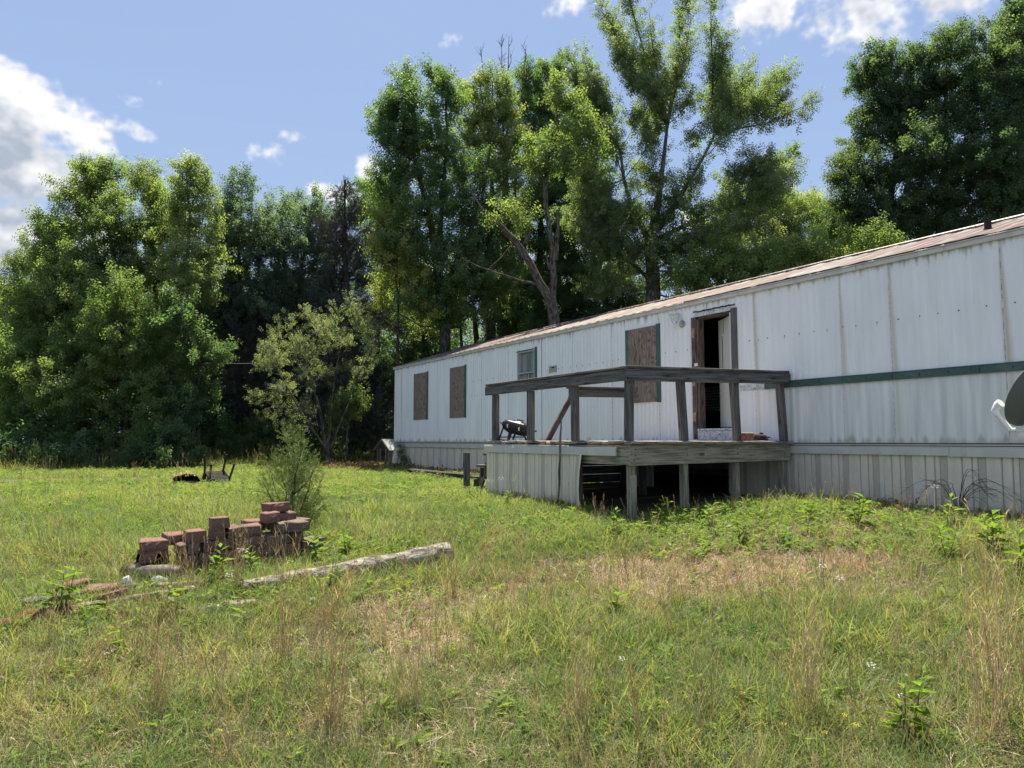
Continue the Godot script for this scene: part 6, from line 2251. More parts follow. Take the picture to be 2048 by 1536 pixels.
	tree("sweetgum", "big dark green sweetgum with three pointed tops behind the home", "tree", "trees along the edge of the wood", "gum", M.bark_dark,
		[[[-2.00, 0.61, -23.00, 0.250], [-2.19, 5.28, -23.00, 0.180], [-2.72, 8.96, -23.00, 0.100], [-3.50, 12.39, -23.00, 0.030]], [[-2.37, 6.78, -23.00, 0.110], [-2.23, 10.67, -23.00, 0.060], [-2.25, 13.26, -23.00, 0.020]], [[-2.28, 6.11, -23.00, 0.110], [-1.06, 9.13, -23.00, 0.060], [-0.65, 11.87, -23.00, 0.020]]],
		[[-3.66, 13.30, -22.96, 0.42, 0.42], [-3.66, 12.33, -22.38, 0.58, 0.55], [-3.24, 12.43, -22.93, 0.42, 0.55], [-4.32, 12.25, -22.81, 0.29, 0.39], [-4.22, 11.82, -23.02, 0.42, 0.42], [-3.71, 11.46, -22.77, 0.75, 0.65], [-3.09, 11.37, -23.16, 0.55, 0.65], [-2.56, 13.76, -23.00, 0.32, 0.32], [-2.35, 13.26, -23.10, 0.39, 0.39], [-1.94, 12.88, -22.86, 0.29, 0.39], [-2.25, 12.49, -23.00, 0.55, 0.45], [-3.91, 10.67, -23.09, 0.55, 0.58], [-3.10, 10.26, -23.28, 0.91, 0.75], [-2.37, 11.16, -22.68, 0.65, 0.65], [-4.16, 9.89, -23.14, 0.42, 0.42], [-3.76, 9.34, -23.28, 0.75, 0.65], [-2.56, 9.25, -23.07, 0.91, 0.71], [-1.68, 10.57, -23.42, 0.75, 0.75], [-1.25, 9.36, -23.43, 0.81, 0.75], [-3.18, 8.14, -22.81, 0.91, 0.75], [-2.03, 7.80, -22.81, 1.00, 0.78], [-3.62, 7.46, -22.53, 0.58, 0.58], [-1.07, 7.95, -23.26, 0.81, 0.71], [-2.76, 7.00, -23.50, 1.00, 0.68], [-1.36, 6.66, -22.72, 1.00, 0.65], [-0.40, 6.91, -23.06, 0.75, 0.65], [-2.37, 5.77, -23.12, 0.91, 0.58], [-1.06, 5.79, -23.14, 0.97, 0.55], [-3.03, 5.99, -22.56, 0.55, 0.58], [-0.23, 8.59, -23.15, 0.65, 0.71]],
		[], 0.95, 1.00, 0.55)
	tree("yellow_gum", "yellow green crown between the sweetgum and the bare tops", "tree", "trees along the edge of the wood", "light", M.bark_dark,
		[[[-0.70, 0.67, -25.50, 0.200], [-0.80, 7.35, -25.50, 0.140], [-0.72, 12.24, -25.50, 0.050]]],
		[[-1.28, 13.26, -25.43, 0.65, 0.54], [-0.73, 13.55, -25.52, 0.61, 0.54], [-0.26, 12.91, -25.29, 0.57, 0.54], [-1.55, 12.49, -25.48, 0.65, 0.61], [-0.73, 12.47, -25.68, 0.79, 0.65], [0.02, 12.02, -25.49, 0.61, 0.61], [-1.19, 11.57, -25.60, 0.79, 0.65], [-0.25, 10.89, -24.76, 0.72, 0.61], [-1.54, 14.13, -25.15, 0.43, 0.40], [-0.44, 14.28, -25.34, 0.47, 0.50], [-0.73, 14.88, -25.50, 0.32, 0.25], [-1.18, 14.63, -25.30, 0.29, 0.25]],
		[], 0.85, 1.00, 0.55)
	tree("back_gum", "dark green crown rising behind the bare tops", "tree", "trees along the edge of the wood", "gum", M.bark_dark,
		[[[1.10, 0.71, -28.00, 0.200], [1.12, 7.92, -28.00, 0.140], [1.14, 14.76, -28.00, 0.050]]],
		[[0.57, 16.03, -28.04, 0.59, 0.67], [1.25, 16.25, -27.99, 0.51, 0.55], [1.72, 16.10, -27.32, 0.67, 0.47], [0.83, 14.90, -27.77, 0.79, 0.79], [1.72, 14.82, -27.39, 0.87, 0.79], [0.71, 13.46, -27.14, 0.87, 0.83], [1.91, 13.65, -27.33, 0.79, 0.79], [1.11, 12.46, -27.46, 0.99, 0.87], [2.09, 12.26, -27.24, 0.99, 0.87], [1.49, 11.01, -27.11, 1.18, 0.87], [2.46, 11.00, -27.07, 0.91, 0.87]],
		[], 0.95, 1.00, 0.55)
	tree("grey_trunk_tree", "tree with forked pale grey trunk behind the glass window of the home", "tree", "trees along the edge of the wood", "maple", M.bark_pale,
		[[[1.18, 0.57, -19.50, 0.170], [1.17, 4.85, -19.50, 0.155], [1.08, 5.41, -19.50, 0.140], [0.50, 6.47, -19.50, 0.105], [0.08, 7.08, -19.50, 0.100], [-0.27, 7.47, -19.50, 0.070], [-0.83, 7.97, -19.50, 0.030], [-1.32, 8.69, -19.50, 0.012]], [[1.13, 5.27, -19.50, 0.115], [1.17, 5.97, -19.50, 0.100], [1.15, 6.83, -19.50, 0.085], [1.01, 7.68, -19.50, 0.070], [0.93, 8.55, -19.50, 0.080], [1.08, 10.00, -19.50, 0.050], [1.29, 10.73, -19.50, 0.020]], [[1.23, 6.54, -19.50, 0.070], [1.29, 7.97, -19.50, 0.050]], [[0.92, 5.83, -19.50, 0.050], [-0.33, 6.14, -19.50, 0.035], [-1.45, 6.61, -19.50, 0.012]], [[0.39, 7.00, -19.50, 0.070], [0.51, 7.54, -19.50, 0.040], [0.34, 7.83, -19.50, 0.020]], [[1.06, 6.26, -19.50, 0.040], [0.95, 6.71, -19.50, 0.020]], [[1.13, 5.20, -19.50, 0.050], [0.85, 5.41, -19.50, 0.030]], [[0.08, 7.08, -19.50, 0.020], [-0.68, 6.26, -19.50, 0.008]]],
		[[1.63, 10.59, -19.34, 0.55, 0.41], [2.12, 10.02, -19.28, 0.49, 0.41], [1.85, 9.78, -19.47, 0.55, 0.38], [1.36, 10.13, -19.47, 0.38, 0.33], [0.99, 9.20, -19.18, 0.47, 0.33], [2.37, 9.67, -19.64, 0.33, 0.27], [1.20, 10.92, -19.20, 0.27, 0.30], [1.55, 9.10, -19.31, 0.47, 0.27], [0.85, 8.89, -19.30, 0.33, 0.25], [0.65, 9.59, -19.39, 0.27, 0.22], [-0.06, 7.65, -19.21, 0.33, 0.25], [0.30, 7.41, -19.60, 0.30, 0.25], [1.22, 11.34, -19.41, 0.19, 0.25]],
		[], 0.62, 1.00, 0.55)
	tree("airy_elm", "tall airy elm with feathery branches spreading over the home", "tree", "trees along the edge of the wood", "elm", M.bark,
		[[[4.37, 0.64, -22.50, 0.300], [4.45, 5.36, -22.50, 0.260], [4.53, 6.99, -22.50, 0.220], [4.46, 7.98, -22.50, 0.160], [4.81, 9.63, -22.50, 0.090], [5.09, 11.82, -22.50, 0.045]], [[4.50, 7.65, -22.50, 0.120], [3.91, 8.97, -22.50, 0.080], [3.53, 10.97, -22.50, 0.040]], [[4.71, 8.31, -22.50, 0.110], [5.79, 9.97, -22.50, 0.070], [6.64, 11.48, -22.50, 0.035]], [[4.62, 7.98, -22.50, 0.090], [6.42, 8.80, -22.50, 0.060], [7.57, 9.63, -22.50, 0.030]], [[4.44, 6.66, -22.50, 0.080], [3.32, 7.65, -22.50, 0.050], [2.69, 8.80, -22.50, 0.030]]],
		[[3.05, 8.72, -21.60, 0.89, 0.79], [4.30, 8.68, -22.45, 0.95, 0.79], [5.41, 8.75, -21.68, 0.89, 0.79], [2.83, 7.86, -22.37, 0.79, 0.70], [4.83, 7.60, -22.02, 0.95, 0.70], [6.05, 7.90, -22.41, 0.89, 0.63], [7.17, 8.55, -22.87, 0.70, 0.57], [3.68, 7.01, -22.78, 0.95, 0.63], [5.00, 6.62, -22.14, 0.95, 0.60], [6.44, 7.18, -22.73, 0.79, 0.57], [2.20, 8.73, -22.50, 0.73, 0.70], [4.21, 7.62, -22.06, 0.95, 0.70], [2.89, 6.28, -21.75, 0.89, 0.63], [5.70, 6.13, -22.43, 0.89, 0.57], [7.36, 8.56, -22.42, 0.63, 0.63], [4.59, 10.20, -22.97, 0.89, 0.79], [2.58, 10.01, -22.85, 0.63, 0.73]],
		[[2.83, 16.26, -22.78], [3.65, 16.89, -22.11], [6.06, 17.50, -23.52], [6.24, 15.51, -21.20], [6.77, 14.45, -21.48], [7.91, 14.13, -22.67], [9.34, 13.99, -22.80], [9.67, 12.20, -21.57], [9.53, 10.60, -22.84], [1.86, 14.82, -23.52], [2.22, 14.28, -22.18], [1.89, 12.58, -22.32], [8.91, 9.46, -21.79], [3.23, 8.93, -21.99], [3.29, 8.30, -22.01], [8.95, 10.13, -23.28], [2.62, 9.43, -21.57], [3.15, 8.25, -21.35], [9.06, 10.08, -23.42], [7.02, 10.00, -21.68], [7.03, 14.20, -23.59], [6.98, 9.17, -22.72], [6.38, 11.49, -21.22], [4.67, 12.17, -23.87], [8.00, 10.01, -21.65], [8.49, 10.02, -23.69], [8.12, 10.41, -22.05], [5.68, 12.17, -21.16], [2.05, 11.48, -20.75], [2.39, 8.16, -21.58], [5.09, 13.21, -21.80], [6.55, 7.99, -22.04], [2.52, 9.33, -21.57], [2.41, 13.23, -21.72], [5.59, 14.83, -20.95], [3.18, 8.43, -23.28], [5.70, 11.33, -21.76], [2.61, 8.58, -20.75], [8.34, 14.17, -23.94], [7.95, 12.55, -20.66], [2.11, 12.59, -23.31], [3.05, 15.84, -22.77], [7.26, 9.99, -21.27], [3.96, 11.71, -21.94], [6.65, 8.03, -20.63], [3.28, 8.32, -23.34], [2.95, 11.09, -20.94], [6.95, 8.13, -21.33], [3.14, 7.65, -21.19], [5.68, 9.97, -20.74], [4.91, 12.93, -24.09], [2.79, 9.11, -23.31], [2.92, 15.73, -22.27], [2.63, 9.18, -20.73], [3.95, 12.91, -23.71], [7.67, 10.16, -20.71], [2.92, 9.23, -21.33], [2.09, 10.04, -21.10], [2.05, 8.76, -22.58], [7.62, 8.76, -23.75], [7.32, 13.84, -23.21], [4.37, 10.89, -21.34], [9.82, 11.52, -23.84], [2.55, 13.36, -23.40], [6.99, 13.71, -22.45], [6.63, 12.53, -21.54], [8.39, 9.40, -20.86], [8.90, 9.36, -22.94], [1.96, 8.19, -21.05], [7.43, 8.36, -20.81], [2.58, 9.39, -22.59], [8.35, 12.77, -21.36], [1.91, 7.79, -20.65], [7.30, 9.52, -23.43], [9.12, 12.77, -22.53], [7.39, 9.51, -22.95], [2.12, 14.15, -23.31], [3.96, 12.82, -20.69], [2.52, 8.29, -22.31], [7.96, 9.94, -21.09], [2.53, 13.84, -22.43], [2.29, 8.66, -23.50], [2.56, 8.45, -21.93], [7.17, 10.37, -21.42], [4.23, 14.80, -20.93], [2.68, 9.30, -23.70], [5.14, 13.79, -23.60], [7.15, 10.54, -23.68], [3.21, 9.41, -23.53], [3.14, 14.35, -21.19], [6.75, 8.88, -21.12], [4.63, 12.59, -22.50], [7.75, 9.21, -20.62], [2.56, 11.63, -22.30], [6.72, 11.09, -20.86], [2.16, 10.60, -21.85], [9.35, 13.51, -22.79]], 0.56, 0.80, 0.42)
	tree("middle_oak", "shaded green tree between the grey trunk and the elm", "tree", "trees along the edge of the wood", "shade", M.bark_dark,
		[[[3.21, 0.71, -26.00, 0.200], [3.16, 5.96, -26.00, 0.150], [3.01, 9.17, -26.00, 0.060]]],
		[[2.67, 9.12, -25.46, 0.92, 0.81], [3.63, 9.05, -26.47, 0.84, 0.73], [2.30, 7.84, -25.55, 1.03, 0.81], [3.53, 7.70, -26.55, 1.03, 0.81], [2.38, 6.72, -26.47, 1.03, 0.81], [3.62, 6.26, -25.91, 1.10, 0.73], [4.46, 6.51, -25.41, 0.92, 0.81], [2.00, 5.83, -26.52, 0.92, 0.66], [0.66, 7.15, -25.82, 0.73, 0.81], [0.29, 6.26, -25.68, 0.84, 0.62]],
		[], 0.85, 1.00, 0.55)
	tree("far_poplar", "pale yellow green tree far behind the home roof", "tree", "trees along the edge of the wood", "light", M.bark_dark,
		[[[12.29, 0.74, -33.00, 0.180], [12.47, 7.16, -33.00, 0.120], [12.49, 11.72, -33.00, 0.050]]],
		[[11.96, 12.23, -32.47, 0.98, 0.70], [13.39, 12.87, -33.40, 0.70, 0.60], [11.20, 11.20, -32.73, 1.07, 0.93], [12.44, 11.08, -32.30, 1.16, 0.93], [13.58, 11.85, -32.77, 0.84, 0.84], [11.32, 9.63, -31.86, 1.30, 1.02], [13.36, 9.91, -32.95, 1.30, 1.02], [11.06, 8.39, -32.53, 1.39, 1.02], [12.77, 8.31, -32.18, 1.39, 1.02], [10.62, 10.22, -33.22, 0.93, 1.02]],
		[], 0.85, 1.15, 0.55)
	tree("far_willow", "pale tree far behind the home right of the paler poplar", "tree", "trees along the edge of the wood", "light", M.bark_dark,
		[[[14.93, 0.75, -34.00, 0.180], [15.15, 7.34, -34.00, 0.120], [15.30, 11.78, -34.00, 0.050]]],
		[[15.08, 12.74, -34.25, 0.81, 0.72], [15.09, 11.69, -32.99, 0.96, 0.81], [16.18, 11.40, -33.80, 1.05, 0.96], [14.49, 10.77, -33.32, 1.10, 0.96], [16.24, 10.08, -34.59, 1.20, 1.05], [15.11, 9.29, -34.31, 1.34, 0.96], [16.58, 9.75, -33.27, 1.10, 1.05], [16.32, 11.90, -33.55, 0.72, 0.72]],
		[], 0.85, 1.15, 0.55)
	tree("left_red_oak", "dark green oak at left of the three behind the roof at right", "tree", "trees along the edge of the wood", "oak", M.bark_dark,
		[[[13.18, 0.72, -25.00, 0.260], [13.42, 7.24, -25.00, 0.200], [13.64, 10.17, -25.00, 0.120], [13.98, 13.91, -25.00, 0.040]], [[13.58, 9.61, -25.00, 0.100], [12.42, 11.47, -25.00, 0.040]]],
		[[13.14, 15.07, -24.62, 0.46, 0.42], [13.27, 14.73, -25.35, 0.60, 0.60], [13.74, 14.82, -24.65, 0.60, 0.63], [13.49, 13.70, -24.95, 0.81, 0.77], [14.23, 13.82, -24.80, 0.70, 0.77], [12.94, 13.06, -25.00, 0.53, 0.53], [13.80, 12.65, -24.94, 0.99, 0.81], [12.86, 12.07, -25.11, 0.63, 0.53], [11.97, 10.92, -24.47, 0.60, 0.46], [11.90, 11.09, -25.07, 0.35, 0.35], [12.74, 10.70, -24.43, 0.99, 0.77], [14.13, 11.10, -24.84, 0.88, 0.88], [11.99, 9.90, -24.60, 0.77, 0.63], [12.92, 9.33, -24.39, 1.06, 0.77], [14.23, 9.48, -24.83, 0.88, 0.77], [11.86, 9.06, -24.77, 0.77, 0.60], [12.59, 8.31, -24.50, 1.06, 0.70], [14.20, 8.32, -25.18, 1.06, 0.70]],
		[], 1.05, 1.00, 0.55)
	tree("middle_red_oak", "dark green oak in the middle of the three behind the roof at right", "tree", "trees along the edge of the wood", "oak", M.bark_dark,
		[[[14.42, 0.72, -24.00, 0.280], [14.70, 7.36, -24.00, 0.220], [14.93, 10.17, -24.00, 0.120], [15.19, 13.77, -24.00, 0.040]]],
		[[14.42, 14.75, -23.95, 0.57, 0.51], [14.90, 14.77, -23.31, 0.68, 0.47], [15.40, 15.47, -23.78, 0.34, 0.27], [14.69, 13.92, -23.73, 0.85, 0.74], [16.03, 14.40, -24.31, 0.68, 0.74], [14.66, 13.12, -24.35, 0.85, 0.78], [15.39, 12.68, -23.85, 0.95, 0.85], [13.95, 11.07, -23.00, 0.95, 0.85], [15.91, 11.40, -24.22, 0.95, 0.85], [14.44, 9.95, -23.63, 1.01, 0.78], [15.80, 9.87, -23.89, 0.95, 0.78], [14.85, 8.92, -24.12, 1.12, 0.68], [15.97, 8.72, -23.98, 0.85, 0.61]],
		[], 1.05, 1.00, 0.55)
	tree("right_red_oak", "tallest dark green oak at the right edge behind the home", "tree", "trees along the edge of the wood", "oak", M.bark_dark,
		[[[16.42, 0.72, -23.00, 0.300], [16.76, 7.78, -23.00, 0.240], [16.93, 10.67, -23.00, 0.140], [17.16, 14.66, -23.00, 0.040]]],
		[[16.95, 15.47, -22.88, 0.45, 0.49], [17.83, 15.89, -23.37, 0.81, 0.65], [16.00, 14.37, -22.69, 0.71, 0.58], [16.92, 14.14, -22.59, 0.97, 0.81], [16.09, 13.66, -23.25, 0.71, 0.71], [16.37, 12.78, -22.27, 0.97, 0.81], [15.73, 12.03, -22.47, 0.91, 0.81], [17.56, 12.04, -23.31, 0.97, 0.91], [15.61, 10.51, -22.06, 0.97, 0.81], [17.67, 10.82, -23.32, 0.97, 0.91], [16.44, 9.77, -23.08, 0.97, 0.71], [17.26, 9.25, -22.66, 0.97, 0.81], [17.88, 14.33, -22.42, 0.97, 0.97], [18.59, 12.64, -23.26, 1.13, 1.13], [18.80, 10.29, -23.51, 1.13, 1.13], [18.99, 13.39, -22.05, 1.13, 1.13], [19.35, 10.89, -22.69, 1.13, 1.46], [16.39, 8.88, -22.85, 0.97, 0.58]],
		[], 1.05, 1.00, 0.55)
	tree("roof_bush", "leafy tree top showing just above the roof left of the oaks", "tree", "trees along the edge of the wood", "maple", M.bark_dark,
		[[[6.86, 0.62, -20.50, 0.120], [6.94, 4.87, -20.50, 0.090], [6.98, 6.20, -20.50, 0.040]]],
		[[5.77, 6.54, -20.35, 0.64, 0.43], [6.45, 6.58, -20.20, 0.58, 0.43], [7.23, 6.52, -19.95, 0.66, 0.43], [8.28, 6.42, -20.44, 0.66, 0.40], [6.15, 6.04, -20.70, 0.72, 0.40], [6.87, 5.77, -19.80, 0.72, 0.40], [5.27, 6.06, -20.14, 0.52, 0.40], [9.28, 6.72, -20.69, 0.64, 0.38], [10.01, 7.02, -20.66, 0.64, 0.35], [8.77, 6.98, -20.52, 0.43, 0.38], [10.37, 7.05, -19.90, 0.58, 0.32]],
		[], 0.80, 1.00, 0.55)
	tree("shaded_oak", "dark tree low behind the far end of the roof", "tree", "trees along the edge of the wood", "shade", M.bark_dark,
		[[[-3.17, 0.69, -26.00, 0.200], [-3.20, 4.47, -26.00, 0.150], [-3.32, 6.71, -26.00, 0.050]], [[-1.17, 0.90, -26.00, 0.140], [-1.27, 4.85, -26.00, 0.120], [-1.47, 6.71, -26.00, 0.050]]],
		[[-3.69, 5.73, -26.11, 0.81, 0.73], [-2.89, 6.04, -26.41, 0.73, 0.55], [-2.33, 5.62, -26.44, 0.73, 0.66], [-3.40, 4.61, -26.09, 0.92, 0.73], [-2.24, 4.41, -25.45, 0.55, 0.55], [-0.45, 6.21, -26.31, 0.92, 0.55], [0.47, 5.70, -25.48, 0.73, 0.51], [-4.12, 3.84, -26.00, 0.92, 0.81], [-4.92, 2.96, -27.50, 0.92, 0.92], [-3.45, 2.85, -26.57, 1.10, 1.10], [-0.72, 4.88, -26.06, 0.55, 0.48], [-0.07, 4.97, -25.37, 0.73, 0.48]],
		[], 0.80, 1.00, 0.55)
	tree("redbud_shrub", "light green many stemmed shrub standing free before the wood", "shrub", "", "redbud", M.bark_pale,
		[[[-5.82, 0.60, -22.50, 0.090], [-5.83, 1.53, -22.50, 0.080]], [[-5.87, 1.22, -22.50, 0.050], [-6.09, 2.48, -22.50, 0.040], [-6.46, 3.75, -22.50, 0.025]], [[-5.81, 1.22, -22.50, 0.050], [-5.70, 2.80, -22.50, 0.040], [-5.49, 4.39, -22.50, 0.020]], [[-5.90, 1.30, -22.50, 0.040], [-6.72, 2.48, -22.50, 0.030], [-7.38, 3.59, -22.50, 0.020]], [[-5.74, 1.22, -22.50, 0.040], [-5.14, 2.80, -22.50, 0.030], [-4.61, 4.56, -22.50, 0.015]]],
		[],
		[[-7.68, 4.92, -21.96], [-7.87, 5.55, -23.59], [-6.90, 5.33, -21.59], [-6.88, 5.77, -22.79], [-6.44, 5.61, -22.28], [-5.88, 5.21, -21.62], [-5.79, 5.94, -22.82], [-5.08, 5.90, -21.31], [-4.89, 5.90, -21.48], [-4.88, 5.55, -22.19], [-4.40, 5.02, -21.39], [-4.12, 4.52, -21.35], [-4.57, 4.26, -22.70], [-8.55, 3.03, -23.13], [-8.52, 4.19, -23.48], [-7.55, 4.27, -21.55], [-7.42, 4.37, -22.32], [-6.86, 4.49, -22.02], [-6.69, 4.75, -22.76], [-5.96, 4.55, -22.47], [-5.78, 5.22, -23.64], [-5.10, 4.67, -22.17], [-7.30, 3.18, -21.34], [-7.30, 3.48, -23.01], [-6.48, 3.66, -21.59], [-6.37, 3.95, -22.84], [-5.80, 3.76, -22.52], [-5.41, 4.03, -23.57], [-8.03, 2.33, -22.64], [-7.46, 2.49, -22.81], [-6.39, 2.76, -21.88], [-4.87, 3.69, -22.63]], 0.24, 0.60, 0.34)
	tree("back_oak", "dark green oak filling the gap behind the pale forked trunk", "tree", "trees along the edge of the wood", "gum", M.bark_dark,
		[[[0.32, 0.72, -28.50, 0.200], [0.33, 8.04, -28.50, 0.140], [0.43, 11.80, -28.50, 0.050]]],
		[[-0.08, 10.85, -27.84, 1.00, 0.88], [1.16, 11.13, -28.68, 1.00, 0.88], [2.36, 10.38, -28.29, 1.00, 0.88], [-0.48, 9.57, -27.64, 1.00, 0.88], [0.72, 9.39, -27.73, 1.12, 0.88], [1.93, 8.85, -27.99, 1.12, 0.88], [3.23, 11.53, -28.65, 0.92, 0.92], [2.94, 12.48, -27.81, 0.88, 0.92], [0.12, 8.18, -28.63, 1.12, 0.88], [1.55, 7.54, -28.52, 1.12, 0.88], [3.08, 7.55, -27.64, 0.92, 0.88], [-0.90, 8.40, -28.54, 0.88, 0.80], [0.71, 6.00, -27.57, 1.00, 0.72], [2.08, 5.61, -27.63, 1.00, 0.72], [4.37, 6.14, -28.42, 1.00, 0.72]],
		[], 0.90, 1.00, 0.55)
	tree("under_maple", "light understorey tree under the big sweetgum behind the roof", "tree", "trees along the edge of the wood", "light", M.bark_dark,
		[[[-1.61, 0.65, -24.50, 0.080], [-1.72, 4.30, -24.50, 0.060], [-1.82, 6.77, -24.50, 0.020]]],
		[[-2.05, 6.88, -24.08, 0.62, 0.45], [-1.48, 6.49, -24.74, 0.62, 0.45], [-2.50, 6.23, -24.36, 0.52, 0.45], [-1.11, 6.93, -24.22, 0.52, 0.38], [-2.87, 5.58, -24.63, 0.52, 0.45], [-3.32, 6.18, -24.04, 0.45, 0.41], [-0.42, 6.65, -24.57, 0.52, 0.38], [-0.24, 7.24, -24.06, 0.45, 0.38], [-4.21, 6.86, -24.13, 0.45, 0.52], [-4.48, 6.28, -24.73, 0.45, 0.52], [-1.65, 7.71, -24.53, 0.52, 0.38]],
		[], 0.70, 1.00, 0.55)
	tree("green_bush", "small bright green bush beside the stems of the light shrub", "shrub", "", "maple", M.bark,
		[[[-5.38, 0.61, -23.00, 0.030], [-5.32, 1.85, -23.00, 0.025], [-5.25, 2.66, -23.00, 0.010]]],
		[[-5.36, 2.74, -22.75, 0.36, 0.23], [-4.95, 2.66, -22.74, 0.29, 0.23], [-5.30, 2.35, -23.22, 0.39, 0.23], [-5.57, 2.28, -23.01, 0.26, 0.19], [-5.66, 1.95, -23.07, 0.23, 0.19]],
		[], 0.70, 0.80, 0.55)
	tree("forest_shrub", "dark leafy shrub at the foot of the wood left of the fallen chair", "shrub", "shrubs at the foot of the wood", "shade", M.bark_dark,
		[[[-9.95, 0.57, -20.50, 0.040], [-9.97, 1.13, -20.50, 0.030], [-9.98, 1.39, -20.50, 0.015]]],
		[[-10.22, 1.12, -20.13, 0.43, 0.40], [-9.53, 1.06, -20.49, 0.43, 0.38], [-9.88, 1.36, -20.29, 0.43, 0.35], [-9.73, 0.96, -20.03, 0.69, 0.29]],
		[], 1.00, 1.00, 0.55)
	tree("forest_shrub", "dark leafy shrub directly behind the fallen chair", "shrub", "shrubs at the foot of the wood", "shade", M.bark_dark,
		[[[-9.81, 0.64, -24.00, 0.040], [-9.83, 1.15, -24.00, 0.030], [-9.84, 1.45, -24.00, 0.015]]],
		[[-10.15, 1.15, -23.78, 0.42, 0.43], [-9.40, 1.09, -23.98, 0.42, 0.40], [-9.75, 1.40, -23.79, 0.42, 0.37], [-9.70, 0.98, -23.71, 0.68, 0.30]],
		[], 1.00, 1.00, 0.55)
	tree("forest_shrub", "leafy shrub at the foot of the wood behind the young juniper", "shrub", "shrubs at the foot of the wood", "shade", M.bark_dark,
		[[[-8.21, 0.65, -24.50, 0.040], [-8.23, 1.31, -24.50, 0.030], [-8.24, 1.62, -24.50, 0.015]]],
		[[-8.57, 1.28, -24.09, 0.48, 0.53], [-7.80, 1.22, -24.65, 0.48, 0.49], [-8.24, 1.60, -24.50, 0.48, 0.46], [-8.30, 1.06, -24.71, 0.77, 0.38]],
		[], 1.00, 1.00, 0.55)
	tree("forest_shrub", "dark shrub between the light shrub and the dog house", "shrub", "shrubs at the foot of the wood", "shade", M.bark_dark,
		[[[-5.87, 0.71, -28.00, 0.040], [-5.88, 1.62, -28.00, 0.030], [-5.88, 1.97, -28.00, 0.015]]],
		[[-6.19, 1.58, -27.88, 0.34, 0.58], [-5.57, 1.52, -28.12, 0.34, 0.54], [-5.87, 1.94, -27.93, 0.34, 0.50], [-5.86, 1.35, -27.95, 0.54, 0.41]],
		[], 1.00, 1.00, 0.55)
	tree("forest_shrub", "leafy shrub at the foot of the wood near the left edge", "shrub", "shrubs at the foot of the wood", "shade", M.bark_dark,
		[[[-12.52, 0.57, -20.50, 0.040], [-12.55, 0.91, -20.50, 0.030], [-12.56, 1.17, -20.50, 0.015]]],
		[[-12.95, 0.91, -20.45, 0.43, 0.36], [-12.16, 0.86, -20.57, 0.43, 0.34], [-12.45, 1.13, -20.32, 0.43, 0.31], [-12.15, 0.79, -19.86, 0.69, 0.26]],
		[], 1.00, 1.00, 0.55)
	tree("forest_shrub", "dark shrub at the left edge beside the dirt track", "shrub", "shrubs at the foot of the wood", "shade", M.bark_dark,
		[[[-13.89, 0.57, -20.00, 0.040], [-13.92, 0.79, -20.00, 0.030], [-13.93, 1.04, -20.00, 0.015]]],
		[[-14.02, 0.80, -19.60, 0.39, 0.34], [-13.32, 0.75, -19.71, 0.39, 0.31], [-13.65, 1.01, -19.60, 0.39, 0.29], [-14.09, 0.65, -20.26, 0.63, 0.24]],
		[], 1.00, 1.00, 0.55)
	tree("young_juniper", "feathery young juniper standing on the lawn behind the blocks", "sapling", "", "juniper", M.bark,
		[[[-2.71, 0.44, -8.90, 0.022], [-2.73, 1.20, -8.90, 0.016], [-2.73, 1.57, -8.90, 0.006]]],
		[],
		[[-2.72, 1.77, -8.85], [-3.04, 1.63, -9.58], [-2.25, 1.57, -7.60], [-2.88, 1.51, -8.82], [-2.87, 1.51, -9.91], [-2.56, 1.35, -9.21], [-2.97, 1.36, -8.71], [-3.03, 1.20, -8.81], [-2.14, 1.26, -7.86], [-2.23, 1.18, -8.00], [-2.79, 1.04, -8.01], [-2.93, 0.89, -8.57], [-2.29, 1.03, -8.60], [-3.26, 1.27, -9.89], [-2.40, 1.46, -8.00], [-2.59, 1.40, -8.26], [-2.40, 1.34, -8.32], [-2.70, 1.12, -8.02], [-2.31, 0.99, -8.35], [-2.20, 0.88, -8.21], [-3.02, 0.71, -8.85], [-2.47, 1.14, -7.68], [-2.94, 1.10, -10.00], [-2.61, 1.27, -8.56], [-3.16, 0.88, -10.04], [-2.80, 0.86, -9.39], [-3.04, 0.73, -9.35], [-2.51, 0.75, -8.83], [-2.75, 0.54, -10.06], [-2.61, 0.69, -7.91], [-2.88, 0.67, -9.34], [-2.44, 0.64, -8.36], [-2.98, 1.19, -9.35], [-3.34, 0.72, -9.50], [-2.11, 0.79, -8.02]], 0.30, 0.24, 0.05)
	bare_tree("leafless dead tree with two bare tops between the crowns", Vector3(-0.27, 0.7, -27.00), [Vector3(-0.42, 17.47, -27.00), Vector3(-1.23, 16.95, -27.00), Vector3(0.56, 17.16, -27.00), Vector3(-0.12, 17.77, -27.40)])


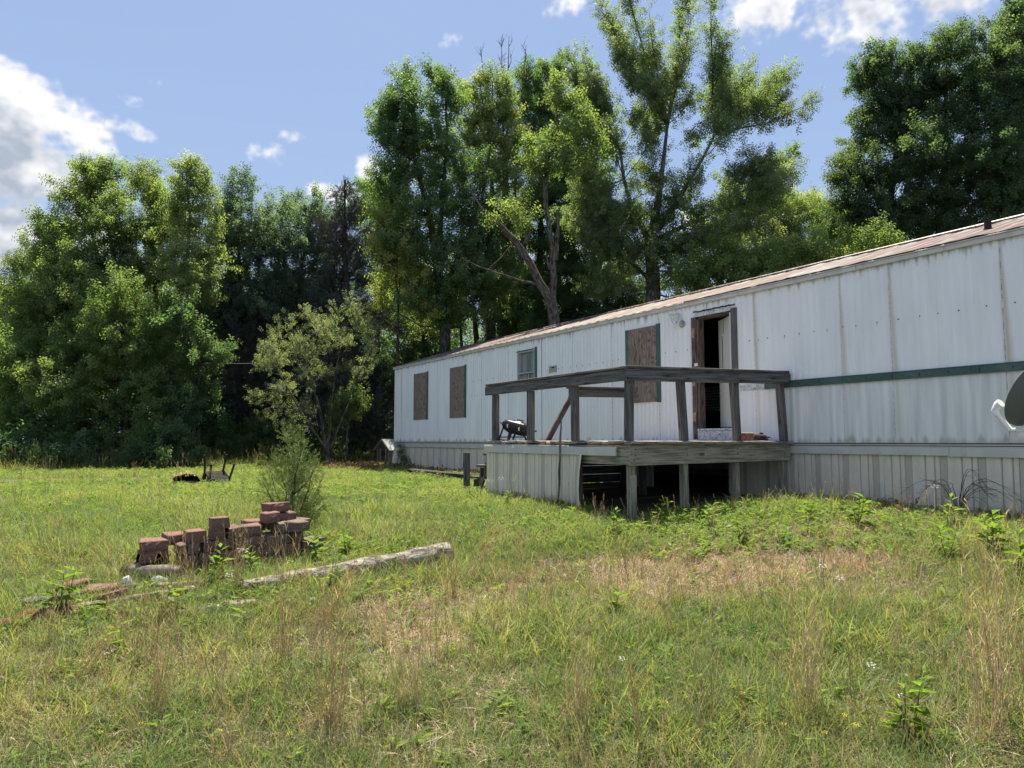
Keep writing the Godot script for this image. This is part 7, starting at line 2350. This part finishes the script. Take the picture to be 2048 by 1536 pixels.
func _ready() -> void:
	rng.seed = 20240517
	nz.seed = 7
	nz.noise_type = FastNoiseLite.TYPE_SIMPLEX_SMOOTH
	nz.frequency = 0.01
	nz.fractal_octaves = 4
	nf.seed = 21
	nf.noise_type = FastNoiseLite.TYPE_SIMPLEX_SMOOTH
	nf.frequency = 0.02
	nf.fractal_octaves = 3
	var t0 := Time.get_ticks_msec()
	stage()
	print("stage ", Time.get_ticks_msec() - t0)
	materials()
	M.weed = leaf_mat(0.5)
	M.weed.vertex_color_use_as_albedo = false
	M.weed.albedo_texture = mottle(64, Vector3(0.10, 0.19, 0.03), Vector3(0.21, 0.30, 0.055), Vector3(0.25, 0.3, 0.06), 2.0, 0.4, 71.0)
	M.clump = leaf_mat(0.7)
	M.clump.vertex_color_use_as_albedo = false
	M.clump.backlight = Color(0.8, 0.7, 0.45)
	M.clump.albedo_texture = mottle(64, Vector3(0.46, 0.36, 0.19), Vector3(0.64, 0.52, 0.30), Vector3(0.68, 0.58, 0.4), 3.0, 0.4, 72.0)
	make_sprigs()
	print("materials ", Time.get_ticks_msec() - t0)
	build_ground()
	build_home()
	build_deck()
	print("home ", Time.get_ticks_msec() - t0)
	build_trees()
	build_woodland()
	print("trees ", Time.get_ticks_msec() - t0)
	build_blocks()
	build_clutter()
	build_plants()
	build_grass()
	print("done ", Time.get_ticks_msec() - t0)
